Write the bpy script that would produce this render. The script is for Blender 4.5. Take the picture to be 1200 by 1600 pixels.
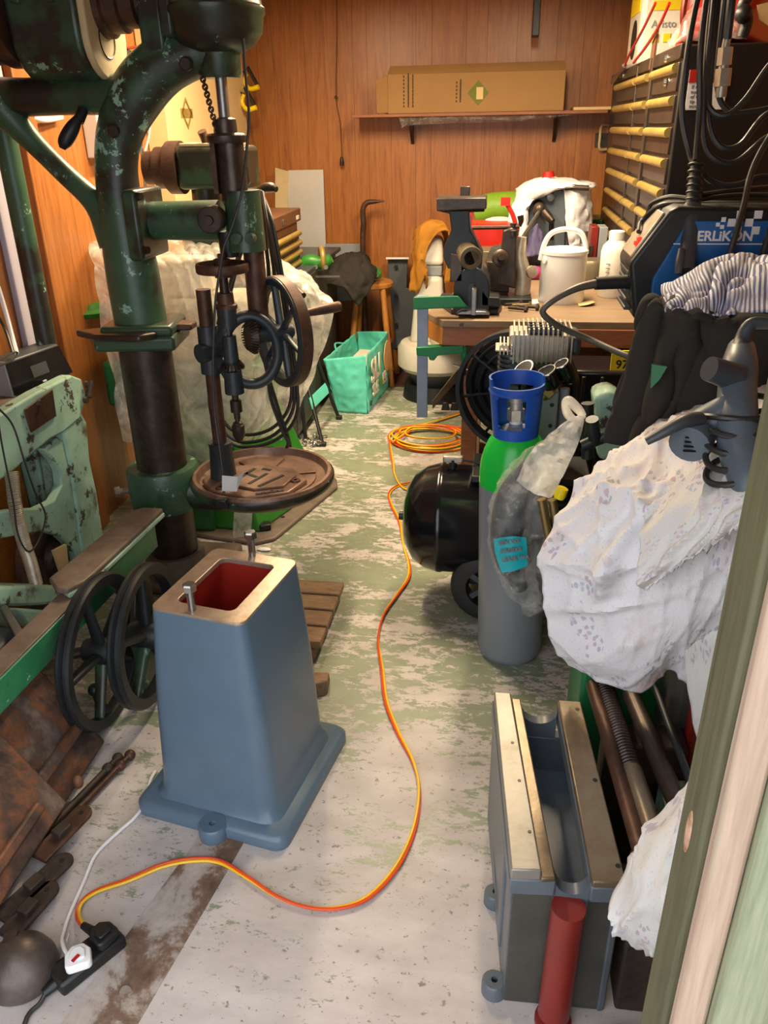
import bpy, math, random
from mathutils import Vector, Matrix, noise as mnoise

random.seed(4)
scene = bpy.context.scene
for o in list(bpy.data.objects):
    bpy.data.objects.remove(o, do_unlink=True)
COL = scene.collection
R = math.radians

# ------------------------------------------------------------------ camera
cam_d = bpy.data.cameras.new('camera')
cam = bpy.data.objects.new('camera', cam_d)
COL.objects.link(cam)
cam_d.sensor_fit = 'VERTICAL'
cam_d.sensor_height = 36.0
cam_d.lens = 1249.0 / 1600.0 * 36.0
cam_d.clip_start = 0.05
cam.matrix_world = Matrix.Translation((0, 0, 1.6)) @ Matrix.Rotation(R(8.2), 4, 'Z') @ Matrix.Rotation(R(90 - 25.7), 4, 'X') @ Matrix.Rotation(R(-1.0), 4, 'Z')
scene.camera = cam

# ------------------------------------------------------------------ world, lights, exposure
w = bpy.data.worlds.new('world')
scene.world = w
w.use_nodes = True
wn = w.node_tree.nodes
bg = wn['Background']
bg.inputs[0].default_value = (0.93, 0.955, 1.0, 1)
bg.inputs[1].default_value = 2.9
scene.view_settings.view_transform = 'Standard'
scene.view_settings.look = 'None'
scene.view_settings.exposure = 0.0
scene.view_settings.gamma = 1.0
scene.view_settings.use_curve_mapping = False


def area_light(name, loc, size, sy, power, col, rot=(0, 0, 0)):
    d = bpy.data.lights.new(name, 'AREA')
    d.shape = 'RECTANGLE'
    d.size = size
    d.size_y = sy
    d.energy = power
    d.color = col
    o = bpy.data.objects.new(name, d)
    COL.objects.link(o)
    o.location = loc
    o.rotation_euler = rot
    return o


area_light('tube_light', (-0.95, 3.55, 2.30), 0.10, 1.2, 74, (1.0, 0.79, 0.50))
area_light('tube_light', (0.10, 3.55, 2.30), 0.10, 1.2, 62, (1.0, 0.80, 0.52))

# ------------------------------------------------------------------ materials


def lin(h):
    if isinstance(h, str):
        h = h.lstrip('#')
        v = [int(h[i:i + 2], 16) / 255 for i in (0, 2, 4)]
        return tuple((c / 12.92 if c <= 0.04045 else ((c + 0.055) / 1.055) ** 2.4) for c in v) + (1,)
    return tuple(h) + (1,)


def new_mat(name):
    m = bpy.data.materials.new(name)
    m.use_nodes = True
    nt = m.node_tree
    b = nt.nodes['Principled BSDF']
    return m, nt, b


def nd(nt, t, **kw):
    n = nt.nodes.new(t)
    for k, v in kw.items():
        if k in n.inputs:
            n.inputs[k].default_value = v
        else:
            setattr(n, k, v)
    return n


def coords(nt, scale=(1, 1, 1), uv=False):
    tc = nd(nt, 'ShaderNodeTexCoord')
    mp = nd(nt, 'ShaderNodeMapping')
    mp.inputs['Scale'].default_value = scale
    nt.links.new(tc.outputs['UV' if uv else 'Object'], mp.inputs['Vector'])
    return mp.outputs[0]


def tex_noise(nt, vec, scale, detail=6, rough=0.6, dist=0.0):
    n = nd(nt, 'ShaderNodeTexNoise')
    n.inputs['Scale'].default_value = scale
    n.inputs['Detail'].default_value = detail
    n.inputs['Roughness'].default_value = rough
    n.inputs['Distortion'].default_value = dist
    nt.links.new(vec, n.inputs['Vector'])
    return n.outputs['Fac']


def ramp(nt, fac, stops, interp='LINEAR'):
    r = nd(nt, 'ShaderNodeValToRGB')
    cr = r.color_ramp
    cr.interpolation = interp
    while len(cr.elements) < len(stops):
        cr.elements.new(0.5)
    for e, (p, c) in zip(cr.elements, stops):
        e.position = p
        e.color = c if len(c) == 4 else tuple(c) + (1,)
    nt.links.new(fac, r.inputs[0])
    return r.outputs[0]


def mixc(nt, fac, a, b, mode='MIX'):
    m = nd(nt, 'ShaderNodeMix', data_type='RGBA', blend_type=mode)
    for sock, v in ((m.inputs[0], fac), (m.inputs[6], a), (m.inputs[7], b)):
        if hasattr(v, 'links') or hasattr(v, 'is_linked'):
            nt.links.new(v, sock)
        else:
            sock.default_value = v
    return m.outputs[2]


def bump(nt, b, h, strength=0.3, dist=0.002):
    n = nd(nt, 'ShaderNodeBump')
    n.inputs['Strength'].default_value = strength
    n.inputs['Distance'].default_value = dist
    nt.links.new(h, n.inputs['Height'])
    nt.links.new(n.outputs[0], b.inputs['Normal'])


def scl(c, k):
    return tuple(min(1, x * k) for x in c[:3]) + (1,)


def pbr(name, c, rough=0.5, metal=0.0, var=0.15, scale=9, bmp=0.0, bscale=80, spec=0.5):
    m, nt, b = new_mat(name)
    c = lin(c)
    v = coords(nt)
    n = tex_noise(nt, v, scale, 7, 0.65)
    col = ramp(nt, n, [(0.3, scl(c, 1 - var)), (0.7, scl(c, 1 + var))])
    nt.links.new(col, b.inputs['Base Color'])
    b.inputs['Roughness'].default_value = rough
    b.inputs['Metallic'].default_value = metal
    b.inputs['Specular IOR Level'].default_value = spec
    if bmp:
        bump(nt, b, tex_noise(nt, v, bscale, 4), bmp)
    return m


def chipped(name, paint, under, amount=0.4, scale=7, rough=0.45, grime='#2a2420', grime_amt=0.5, metal=0.0):
    """paint with patches of an older coat showing and grime in the low noise"""
    m, nt, b = new_mat(name)
    p, u, g = lin(paint), lin(under), lin(grime)
    v = coords(nt)
    n1 = tex_noise(nt, v, scale, 9, 0.74, 0.1)
    n2 = tex_noise(nt, v, scale * 0.45, 5, 0.6)
    n3 = tex_noise(nt, v, scale * 5, 5, 0.7)
    pc = ramp(nt, n2, [(0.30, scl(p, 0.6)), (0.65, scl(p, 1.15))])
    gm = ramp(nt, n2, [(0.28 + 0.3 * grime_amt, (1, 1, 1)), (0.36 + 0.3 * grime_amt, (0, 0, 0))])
    c1 = mixc(nt, gm, pc, g)
    mk = ramp(nt, n1, [(0.66 - amount * 0.3, (0, 0, 0)), (0.68 - amount * 0.3, (1, 1, 1))])
    c2 = mixc(nt, mk, c1, u)
    dk = ramp(nt, n3, [(0.68, (0, 0, 0)), (0.72, (1, 1, 1))])
    c3 = mixc(nt, dk, c2, g)
    nt.links.new(c3, b.inputs['Base Color'])
    b.inputs['Roughness'].default_value = rough
    b.inputs['Metallic'].default_value = metal
    bump(nt, b, n1, 0.25, 0.004)
    return m


def rusty(name, stops, scale=8, rough=0.7, metal=0.3):
    m, nt, b = new_mat(name)
    v = coords(nt)
    n = tex_noise(nt, v, scale, 9, 0.7, 0.3)
    col = ramp(nt, n, [(p, lin(c)) for p, c in stops])
    nt.links.new(col, b.inputs['Base Color'])
    b.inputs['Roughness'].default_value = rough
    b.inputs['Metallic'].default_value = metal
    bump(nt, b, tex_noise(nt, v, scale * 6, 6), 0.3, 0.002)
    return m


def wood(name, c1, c2, stretch=(14, 14, 0.9), rough=0.4, scale=2.2, dark=None):
    m, nt, b = new_mat(name)
    v = coords(nt, stretch)
    oi = nd(nt, 'ShaderNodeObjectInfo')
    ad = nd(nt, 'ShaderNodeVectorMath', operation='MULTIPLY_ADD')
    nt.links.new(oi.outputs['Random'], ad.inputs[0])
    ad.inputs[1].default_value = (37, 19, 11)
    nt.links.new(v, ad.inputs[2])
    n = tex_noise(nt, ad.outputs[0], scale, 8, 0.62, 1.6)
    n2 = tex_noise(nt, ad.outputs[0], scale * 5, 5, 0.6, 0.2)
    a, c = lin(c1), lin(c2)
    d = lin(dark) if dark else scl(a, 0.5)
    col = ramp(nt, n, [(0.25, d), (0.4, a), (0.62, c), (0.8, a)])
    col = mixc(nt, 0.35, col, ramp(nt, n2, [(0.3, scl(a, 0.55)), (0.6, c)]))
    nt.links.new(col, b.inputs['Base Color'])
    b.inputs['Roughness'].default_value = rough
    bump(nt, b, n2, 0.08, 0.001)
    return m


def film(name, col, alpha_lo=0.12, alpha_hi=0.75, scale=9, rough=0.18):
    m, nt, b = new_mat(name)
    v = coords(nt)
    n = tex_noise(nt, v, scale, 6, 0.6, 1.2)
    n2 = tex_noise(nt, v, scale * 3, 4, 0.6, 1.5)
    b.inputs['Base Color'].default_value = lin(col)
    b.inputs['Roughness'].default_value = rough
    b.inputs['Specular IOR Level'].default_value = 0.9
    a = ramp(nt, n, [(0.35, (alpha_lo,) * 3), (0.68, (alpha_hi,) * 3)])
    bump(nt, b, n2, 0.6, 0.01)
    tl = nd(nt, 'ShaderNodeBsdfTranslucent')
    tl.inputs[0].default_value = lin(col)
    m1 = nd(nt, 'ShaderNodeMixShader')
    m1.inputs[0].default_value = 0.45
    nt.links.new(b.outputs[0], m1.inputs[1])
    nt.links.new(tl.outputs[0], m1.inputs[2])
    tr = nd(nt, 'ShaderNodeBsdfTransparent')
    m2 = nd(nt, 'ShaderNodeMixShader')
    nt.links.new(a, m2.inputs[0])
    nt.links.new(tr.outputs[0], m2.inputs[1])
    nt.links.new(m1.outputs[0], m2.inputs[2])
    nt.links.new(m2.outputs[0], nt.nodes['Material Output'].inputs[0])
    return m


def emit(name, c, s):
    m, nt, b = new_mat(name)
    b.inputs['Base Color'].default_value = lin(c)
    b.inputs['Emission Color'].default_value = lin(c)
    b.inputs['Emission Strength'].default_value = s
    return m


def floral(name, base='#dddbdf', stain=True):
    m, nt, b = new_mat(name)
    uv = coords(nt, (1, 1, 1), True)
    dis = tex_noise(nt, uv, 30, 3)
    dv = nd(nt, 'ShaderNodeVectorMath', operation='MULTIPLY_ADD')
    nt.links.new(dis, dv.inputs[0])
    dv.inputs[1].default_value = (0.02, 0.02, 0.0)
    nt.links.new(uv, dv.inputs[2])

    def spots(scale, r, shift, thr=0.3):
        mp = nd(nt, 'ShaderNodeMapping')
        mp.inputs['Location'].default_value = (shift, shift * 1.7, 0)
        nt.links.new(dv.outputs[0], mp.inputs[0])
        vo = nd(nt, 'ShaderNodeTexVoronoi', voronoi_dimensions='2D')
        vo.inputs['Scale'].default_value = scale
        nt.links.new(mp.outputs[0], vo.inputs['Vector'])
        mk = ramp(nt, vo.outputs['Distance'], [(r, (1, 1, 1)), (r + 0.03, (0, 0, 0))])
        sep = nd(nt, 'ShaderNodeSeparateColor')
        nt.links.new(vo.outputs['Color'], sep.inputs[0])
        on = ramp(nt, sep.outputs[1], [(thr, (0, 0, 0)), (thr + 0.05, (1, 1, 1))])
        mm = nd(nt, 'ShaderNodeMath', operation='MULTIPLY')
        nt.links.new(mk, mm.inputs[0])
        nt.links.new(on, mm.inputs[1])
        return mm.outputs[0], sep.outputs[0]
    f, rnd = spots(8.0, 0.36, 0.0)
    # petals and leaves only inside the bouquet patches
    pv = nd(nt, 'ShaderNodeTexVoronoi', voronoi_dimensions='2D')
    pv.inputs['Scale'].default_value = 46
    nt.links.new(dv.outputs[0], pv.inputs['Vector'])
    pm = ramp(nt, pv.outputs['Distance'], [(0.34, (1, 1, 1)), (0.42, (0, 0, 0))])
    ps = nd(nt, 'ShaderNodeSeparateColor')
    nt.links.new(pv.outputs['Color'], ps.inputs[0])
    on = ramp(nt, ps.outputs[2], [(0.42, (0, 0, 0)), (0.46, (0.85, 0.85, 0.85))])
    mm1 = nd(nt, 'ShaderNodeMath', operation='MULTIPLY')
    nt.links.new(pm, mm1.inputs[0])
    nt.links.new(on, mm1.inputs[1])
    mm2 = nd(nt, 'ShaderNodeMath', operation='MULTIPLY')
    nt.links.new(mm1.outputs[0], mm2.inputs[0])
    nt.links.new(f, mm2.inputs[1])
    fc = ramp(nt, ps.outputs[0], [(0.25, lin('#b8a5c0')), (0.45, lin('#a9b4c6')), (0.6, lin('#a3a8a8')), (0.8, lin('#c4adba'))])
    s, _ = spots(60, 0.10, 7.7)
    col = mixc(nt, mm2.outputs[0], lin(base), fc)
    sm = nd(nt, 'ShaderNodeMath', operation='MULTIPLY')
    nt.links.new(s, sm.inputs[0])
    sm.inputs[1].default_value = 0.3
    col = mixc(nt, sm.outputs[0], col, lin('#8d9096'))
    if stain:
        n = tex_noise(nt, uv, 3.2, 4)
        st = ramp(nt, n, [(0.56, (0, 0, 0)), (0.66, (0.75, 0.75, 0.75))])
        col = mixc(nt, st, col, lin('#cbb3b0'))
        n4 = tex_noise(nt, uv, 4.1, 6, 0.7)
        st2 = ramp(nt, n4, [(0.6, (0, 0, 0)), (0.72, (0.6, 0.6, 0.6))])
        col = mixc(nt, st2, col, lin('#b5aa98'))
    nt.links.new(col, b.inputs['Base Color'])
    b.inputs['Roughness'].default_value = 0.85
    bump(nt, b, tex_noise(nt, uv, 14, 5, 0.6, 0.5), 0.35, 0.01)
    return m


def striped(name, a, c, freq=60):
    m, nt, b = new_mat(name)
    uv = coords(nt, (1, 1, 1), True)
    wv = nd(nt, 'ShaderNodeTexWave', bands_direction='X')
    wv.inputs['Scale'].default_value = freq
    wv.inputs['Distortion'].default_value = 1.2
    wv.inputs['Detail Scale'].default_value = 0.4
    nt.links.new(uv, wv.inputs[0])
    col = ramp(nt, wv.outputs['Fac'], [(0.45, lin(a)), (0.55, lin(c))])
    n = tex_noise(nt, uv, 5, 3)
    col = mixc(nt, ramp(nt, n, [(0.45, (0, 0, 0)), (0.6, (0.5, 0.5, 0.5))]), col, lin('#8f8492'))
    nt.links.new(col, b.inputs['Base Color'])
    b.inputs['Roughness'].default_value = 0.85
    return m


def floor_mat():
    m, nt, b = new_mat('worn painted floor')
    tc = nd(nt, 'ShaderNodeTexCoord')
    sep = nd(nt, 'ShaderNodeSeparateXYZ')
    nt.links.new(tc.outputs['Object'], sep.inputs[0])
    v = coords(nt, (0.9, 1.9, 1))
    v2 = coords(nt, (1.5, 3.6, 1))
    n1 = tex_noise(nt, v, 2.6, 10, 0.74, 0.4)
    n2 = tex_noise(nt, v2, 9, 10, 0.82, 0.3)
    # paint survives better towards the back of the room
    mr = nd(nt, 'ShaderNodeMapRange')
    mr.inputs['From Min'].default_value = 1.1
    mr.inputs['From Max'].default_value = 2.1
    mr.inputs['To Min'].default_value = -0.155
    mr.inputs['To Max'].default_value = 0.02
    nt.links.new(sep.outputs['Y'], mr.inputs['Value'])
    av = nd(nt, 'ShaderNodeMath', operation='MULTIPLY_ADD')
    nt.links.new(n2, av.inputs[0])
    av.inputs[1].default_value = 1.0
    nt.links.new(n1, av.inputs[2])
    ad = nd(nt, 'ShaderNodeMath', operation='ADD')
    nt.links.new(av.outputs[0], ad.inputs[0])
    nt.links.new(mr.outputs[0], ad.inputs[1])
    mk = ramp(nt, ad.outputs[0], [(0.985, (0, 0, 0)), (1.0, (1, 1, 1))])
    n3 = tex_noise(nt, coords(nt, (1, 1.3, 1)), 40, 6, 0.7)
    bare = ramp(nt, tex_noise(nt, v, 6, 6), [(0.3, lin('#ada4a0')), (0.7, lin('#c6bebb'))])
    pits = ramp(nt, n3, [(0.36, (1, 1, 1)), (0.40, (0, 0, 0))])
    bare = mixc(nt, pits, bare, lin('#857b74'))
    n5 = tex_noise(nt, coords(nt, (1, 1.9, 1)), 95, 3, 0.6, 0.6)
    chips = ramp(nt, n5, [(0.27, (1, 1, 1)), (0.31, (0, 0, 0))])
    bare = mixc(nt, chips, bare, lin('#4c443f'))
    green = ramp(nt, n1, [(0.35, lin('#6f7764')), (0.65, lin('#889079'))])
    col = mixc(nt, mk, bare, green)
    stain = ramp(nt, tex_noise(nt, coords(nt, (1, 1, 1)), 1.1, 5), [(0.58, (0, 0, 0)), (0.75, (0.5, 0.5, 0.5))])
    col = mixc(nt, stain, col, lin('#6f6a58'))
    nt.links.new(col, b.inputs['Base Color'])
    rg = ramp(nt, mk, [(0, (0.75,) * 3), (1, (0.42,) * 3)])
    nt.links.new(rg, b.inputs['Roughness'])
    bump(nt, b, ad.outputs[0], 0.25, 0.003)
    return m


MT = {}


def mk_mats():
    a = MT
    a['floor'] = floor_mat()
    a['panel'] = wood('orange wood panelling', '#97592b', '#b0713b', (11, 11, 0.8), 0.36, 2.0, '#6c3816')
    a['groove'] = pbr('dark groove', '#4a2a14', 0.8)
    a['ceil'] = pbr('pale ceiling boards', '#cbb592', 0.8)
    a['beam'] = wood('raw beam', '#8d6a3a', '#a98452', (1, 14, 14), 0.6)
    a['extwall'] = wood('green treated timber', '#7f8468', '#979a7e', (20, 20, 1.2), 0.7, 2.0, '#5f6048')
    a['pinkwood'] = wood('weathered timber face', '#a98d78', '#bfa692', (16, 16, 0.8), 0.7, 2.0, '#8f9a80')
    a['knot'] = rusty('knot', [(0.3, '#7a4a2c'), (0.6, '#c9a184'), (0.8, '#8a5a38')], 40, 0.8, 0)
    a['gnd'] = pbr('outside slabs', '#9a9a96', 0.9)
    a['strip'] = rusty('worn floor plank', [(0.3, '#523c2e'), (0.45, '#776050'), (0.52, '#a59a91'), (0.7, '#beb4ac')], 8, 0.7, 0)
    a['stand'] = pbr('blue grey enamel', '#566a7c', 0.28, 0, 0.06, 14, 0.12, 40)
    a['steel_top'] = rusty('machined top', [(0.3, '#8d7866'), (0.55, '#b3a08e'), (0.75, '#9a7f62')], 9, 0.38, 0.55)
    a['redlead'] = pbr('red oxide', '#9a2418', 0.5, 0, 0.12)
    a['bolt'] = pbr('bright steel', '#a9a9a8', 0.25, 0.95, 0.1, 30)
    a['steel'] = pbr('plain steel', '#8f8f8e', 0.35, 0.9, 0.15, 12)
    a['darksteel'] = rusty('dark steel', [(0.3, '#2a2522'), (0.55, '#4a3f39'), (0.75, '#5d5149')], 10, 0.38, 0.6)
    a['browniron'] = rusty('brown iron', [(0.3, '#33251f'), (0.5, '#53392e'), (0.7, '#6b4d3e')], 12, 0.5, 0.45)
    a['blackiron'] = pbr('black iron', '#24282b', 0.42, 0.25, 0.3, 12, 0.15, 60)
    a['blueiron'] = pbr('blue black enamel', '#2c343a', 0.40, 0.1, 0.3, 12, 0.1, 50)
    a['drillgreen'] = chipped('old green paint', '#3a5842', '#8fb8a6', 0.25, 10, 0.38, '#2c2a22', 0.42)
    a['drillgreen2'] = chipped('dark green paint', '#344c38', '#7ea592', 0.14, 11, 0.32, '#2b2821', 0.55)
    a['mint'] = chipped('mint paint', '#9fc4b0', '#4a4038', 0.30, 10, 0.5, '#5b4a3e', 0.25)
    a['beamgreen'] = chipped('beam green paint', '#2f7a52', '#a9c9ba', 0.08, 9, 0.38, '#3c4a3c', 0.1)
    a['beamtop'] = rusty('dull rusty top', [(0.3, '#5a4c44'), (0.6, '#7d6e64'), (0.8, '#6b5c53')], 9, 0.6, 0.3)
    a['green'] = pbr('machine green', '#2f7d2a', 0.4, 0, 0.15)
    a['greendk'] = pbr('deep green', '#1c6b40', 0.45, 0, 0.15)
    a['rust'] = rusty('rust plate', [(0.28, '#1f1a19'), (0.40, '#3a2c28'), (0.48, '#54413a'), (0.55, '#7d5138'), (0.58, '#5b4a43'), (0.66, '#7a6a60'), (0.78, '#8d7d70')], 5, 0.6, 0.25)
    a['rustdk'] = rusty('dark rust', [(0.3, '#1e1a19'), (0.5, '#3b302b'), (0.7, '#553f34')], 14, 0.6, 0.3)
    a['black'] = pbr('black plastic', '#17181a', 0.42, 0, 0.2)
    a['rubber'] = pbr('black rubber', '#1c1d1f', 0.55, 0, 0.2, 20, 0.2, 120)
    a['tank'] = pbr('gloss black', '#121216', 0.16, 0, 0.1)
    a['gasgrey'] = pbr('gas grey', '#777d85', 0.32, 0, 0.04)
    a['gasgreen'] = pbr('gas green', '#17b83f', 0.25, 0, 0.04)
    a['guard'] = pbr('guard blue', '#1f4fae', 0.38, 0, 0.08)
    a['brass'] = pbr('brass', '#a58f60', 0.3, 0.85, 0.1)
    a['alu'] = pbr('cast aluminium', '#b5ab9c', 0.4, 0.6, 0.2, 30)
    a['greyplastic'] = pbr('grey plastic', '#8a8f96', 0.45, 0, 0.06)
    a['dkgrey'] = pbr('dark grey', '#3d4146', 0.45, 0, 0.12)
    a['midgrey'] = pbr('tool grey', '#56616b', 0.42, 0, 0.1)
    a['white'] = pbr('white', '#e4e4e6', 0.4, 0, 0.03)
    a['cream'] = pbr('cream', '#d9cfb8', 0.5, 0, 0.06)
    a['whiteplastic'] = pbr('white plastic', '#e8e2d6', 0.35, 0, 0.04)
    a['yellow'] = pbr('yellow cord', '#e8b91c', 0.35, 0, 0.05)
    a['orange'] = pbr('orange cord', '#d4481a', 0.38, 0, 0.1)
    a['red'] = pbr('red paint', '#b3231b', 0.35, 0, 0.08)
    a['redtube'] = pbr('dull red tube', '#7a2018', 0.4, 0, 0.15)
    a['postshade'] = wood('shaded treated post', '#514e35', '#636045', (20, 20, 1.2), 0.7, 2.0, '#3b3922')  # green treated timber darkened: shade on the door reveal is put into the colour
    a['tablebrown'] = rusty('worn table iron', [(0.3, '#5a4437'), (0.5, '#82675a'), (0.7, '#97796a')], 10, 0.42, 0.45)
    a['domesteel'] = rusty('dull dome steel', [(0.3, '#3f3733'), (0.5, '#5c524c'), (0.7, '#6d635d')], 9, 0.4, 0.5)
    a['dustwhite'] = pbr('dusty white', '#c3bfb4', 0.5, 0, 0.08)
    a['cyel'] = pbr('bright yellow', '#f0d416', 0.5, 0, 0.03)
    a['card'] = pbr('cardboard', '#9c774a', 0.8, 0, 0.06, 5)
    a['cardlt'] = pbr('light cardboard', '#d6b886', 0.8, 0, 0.05, 5)
    a['print'] = pbr('dark print', '#4d3b22', 0.8)
    a['olive'] = pbr('olive print', '#66701e', 0.7)
    a['bench'] = wood('bench top', '#7a6450', '#8f775e', (1, 12, 12), 0.55)
    a['benchedge'] = wood('bench edge', '#8a5233', '#9d6242', (1.2, 14, 14), 0.5)
    a['stoolwood'] = wood('stool wood', '#a8682c', '#bf8240', (12, 12, 1.2), 0.4)
    a['palletwood'] = wood('pallet wood', '#7b5f48', '#947659', (3, 12, 12), 0.75)
    a['gold'] = pbr('gold drawer pull', '#a58a4a', 0.35, 0.25, 0.25, 14)
    a['chestblk'] = pbr('chest black', '#1b1714', 0.4, 0.1, 0.2)
    a['chestbrn'] = pbr('chest brown', '#6b4a36', 0.4, 0.1, 0.15)
    a['drawer'] = pbr('drawer front', '#3a2f28', 0.35, 0.2, 0.3)
    a['alusheet'] = pbr('aluminium sheet', '#c6c6c8', 0.38, 0.35, 0.08, 3)
    a['bag'] = pbr('teal bag', '#62d2c0', 0.4, 0, 0.1, 7, 0.5, 14)
    a['pink'] = pbr('off pink paper', '#e3d3c4', 0.7)
    a['orangefruit'] = pbr('orange slice', '#e7b27a', 0.6)
    a['lime'] = pbr('lime', '#7fa82e', 0.5)
    a['clampgreen'] = pbr('clamp green', '#0f7a45', 0.42, 0, 0.06)
    a['clampbar'] = pbr('clamp bar', '#8795ad', 0.4, 0.25, 0.06)
    a['ochre'] = pbr('ochre cloth', '#a8701c', 0.85, 0, 0.2, 8, 0.4, 20)
    a['blackcloth'] = pbr('black cloth', '#33302d', 0.95, 0, 0.12, 6, 0.3, 25, 0.2)
    a['whitecloth'] = pbr('white cloth', '#dcdde6', 0.9, 0, 0.05, 6, 0.3, 18)
    a['bluecloth'] = pbr('grey blue cloth', '#6a6a78', 0.9, 0, 0.2, 10, 0.4, 25)
    a['welderblue'] = pbr('welder blue', '#1c5e9e', 0.35, 0, 0.06)
    a['cable'] = pbr('cable rubber', '#2b2a29', 0.4, 0, 0.2)
    a['cablegrey'] = pbr('grey hose', '#5c564e', 0.45, 0, 0.15)
    a['film'] = film('clear plastic sheet', '#fdfaf2', 0.35, 0.95, 9, 0.14)
    a['film2'] = film('clear bag', '#f4f4f2', 0.03, 0.38, 20, 0.1)
    a['filmlabel'] = pbr('turquoise print', '#1fa8b4', 0.35)
    a['floral'] = floral('floral sheet')
    a['floral2'] = floral('floral sheet worn', '#d5d2cf')
    a['stripes'] = striped('striped shirt', '#dcdce6', '#5d6790', 11)
    a['lilac'] = pbr('lilac paint', '#b5aebd', 0.5, 0, 0.04)
    a['orangewood'] = wood('orange board', '#b8681f', '#cf7f2c', (1, 3, 12), 0.45)
    a['jar'] = pbr('smoky tin', '#6b6250', 0.4, 0.3, 0.1)
    a['purple'] = pbr('purple cloth', '#4a4468', 0.8)
    a['magenta'] = pbr('magenta', '#c0307e', 0.6)
    a['ledred'] = emit('red switch', '#ff3020', 1.5)
    a['tubelamp'] = emit('tube lamp', '#ffd9a0', 6)
    a['ivory'] = pbr('ivory plate', '#c8b48c', 0.5, 0, 0.08, 20)
    a['way'] = rusty('machined way', [(0.3, '#64543f'), (0.5, '#80705b'), (0.7, '#8f8573')], 7, 0.36, 0.5)
    a['way2'] = rusty('machined way bright', [(0.3, '#6f675c'), (0.5, '#8b877f'), (0.7, '#97928a')], 5, 0.42, 0.45)
    a['castgrey'] = pbr('casting grey blue', '#586068', 0.35, 0, 0.15, 10, 0.15, 30)
    a['castin'] = pbr('casting inside', '#667080', 0.4, 0, 0.25, 8)
    a['castdk'] = pbr('casting dark side', '#4c4a44', 0.4, 0.2, 0.35, 5)


mk_mats()

# ------------------------------------------------------------------ mesh helpers
OFF = {}


def vec(p):
    return Vector(p)


def frame(axis, up=Vector((0, 0, 1))):
    a = Vector(axis).normalized()
    if abs(a.dot(up)) > 0.97:
        up = Vector((0, 1, 0))
    x = up.cross(a).normalized()
    y = a.cross(x)
    return x, y, a


def crom(pts, k=6, closed=False):
    pts = [Vector(p) for p in pts]
    if k <= 1 or len(pts) < 2:
        return pts
    out = []
    n = len(pts)
    rng = n if closed else n - 1
    for i in range(rng):
        if closed:
            p0, p1, p2, p3 = pts[(i - 1) % n], pts[i], pts[(i + 1) % n], pts[(i + 2) % n]
        else:
            p1, p2 = pts[i], pts[i + 1]
            p0 = pts[i - 1] if i > 0 else p1 * 2 - p2
            p3 = pts[i + 2] if i + 2 < n else p2 * 2 - p1
        for j in range(k):
            t = j / k
            out.append(0.5 * ((2 * p1) + (p2 - p0) * t + (2 * p0 - 5 * p1 + 4 * p2 - p3) * t * t + (3 * p1 - p0 - 3 * p2 + p3) * t ** 3))
    if not closed:
        out.append(pts[-1])
    return out


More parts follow.
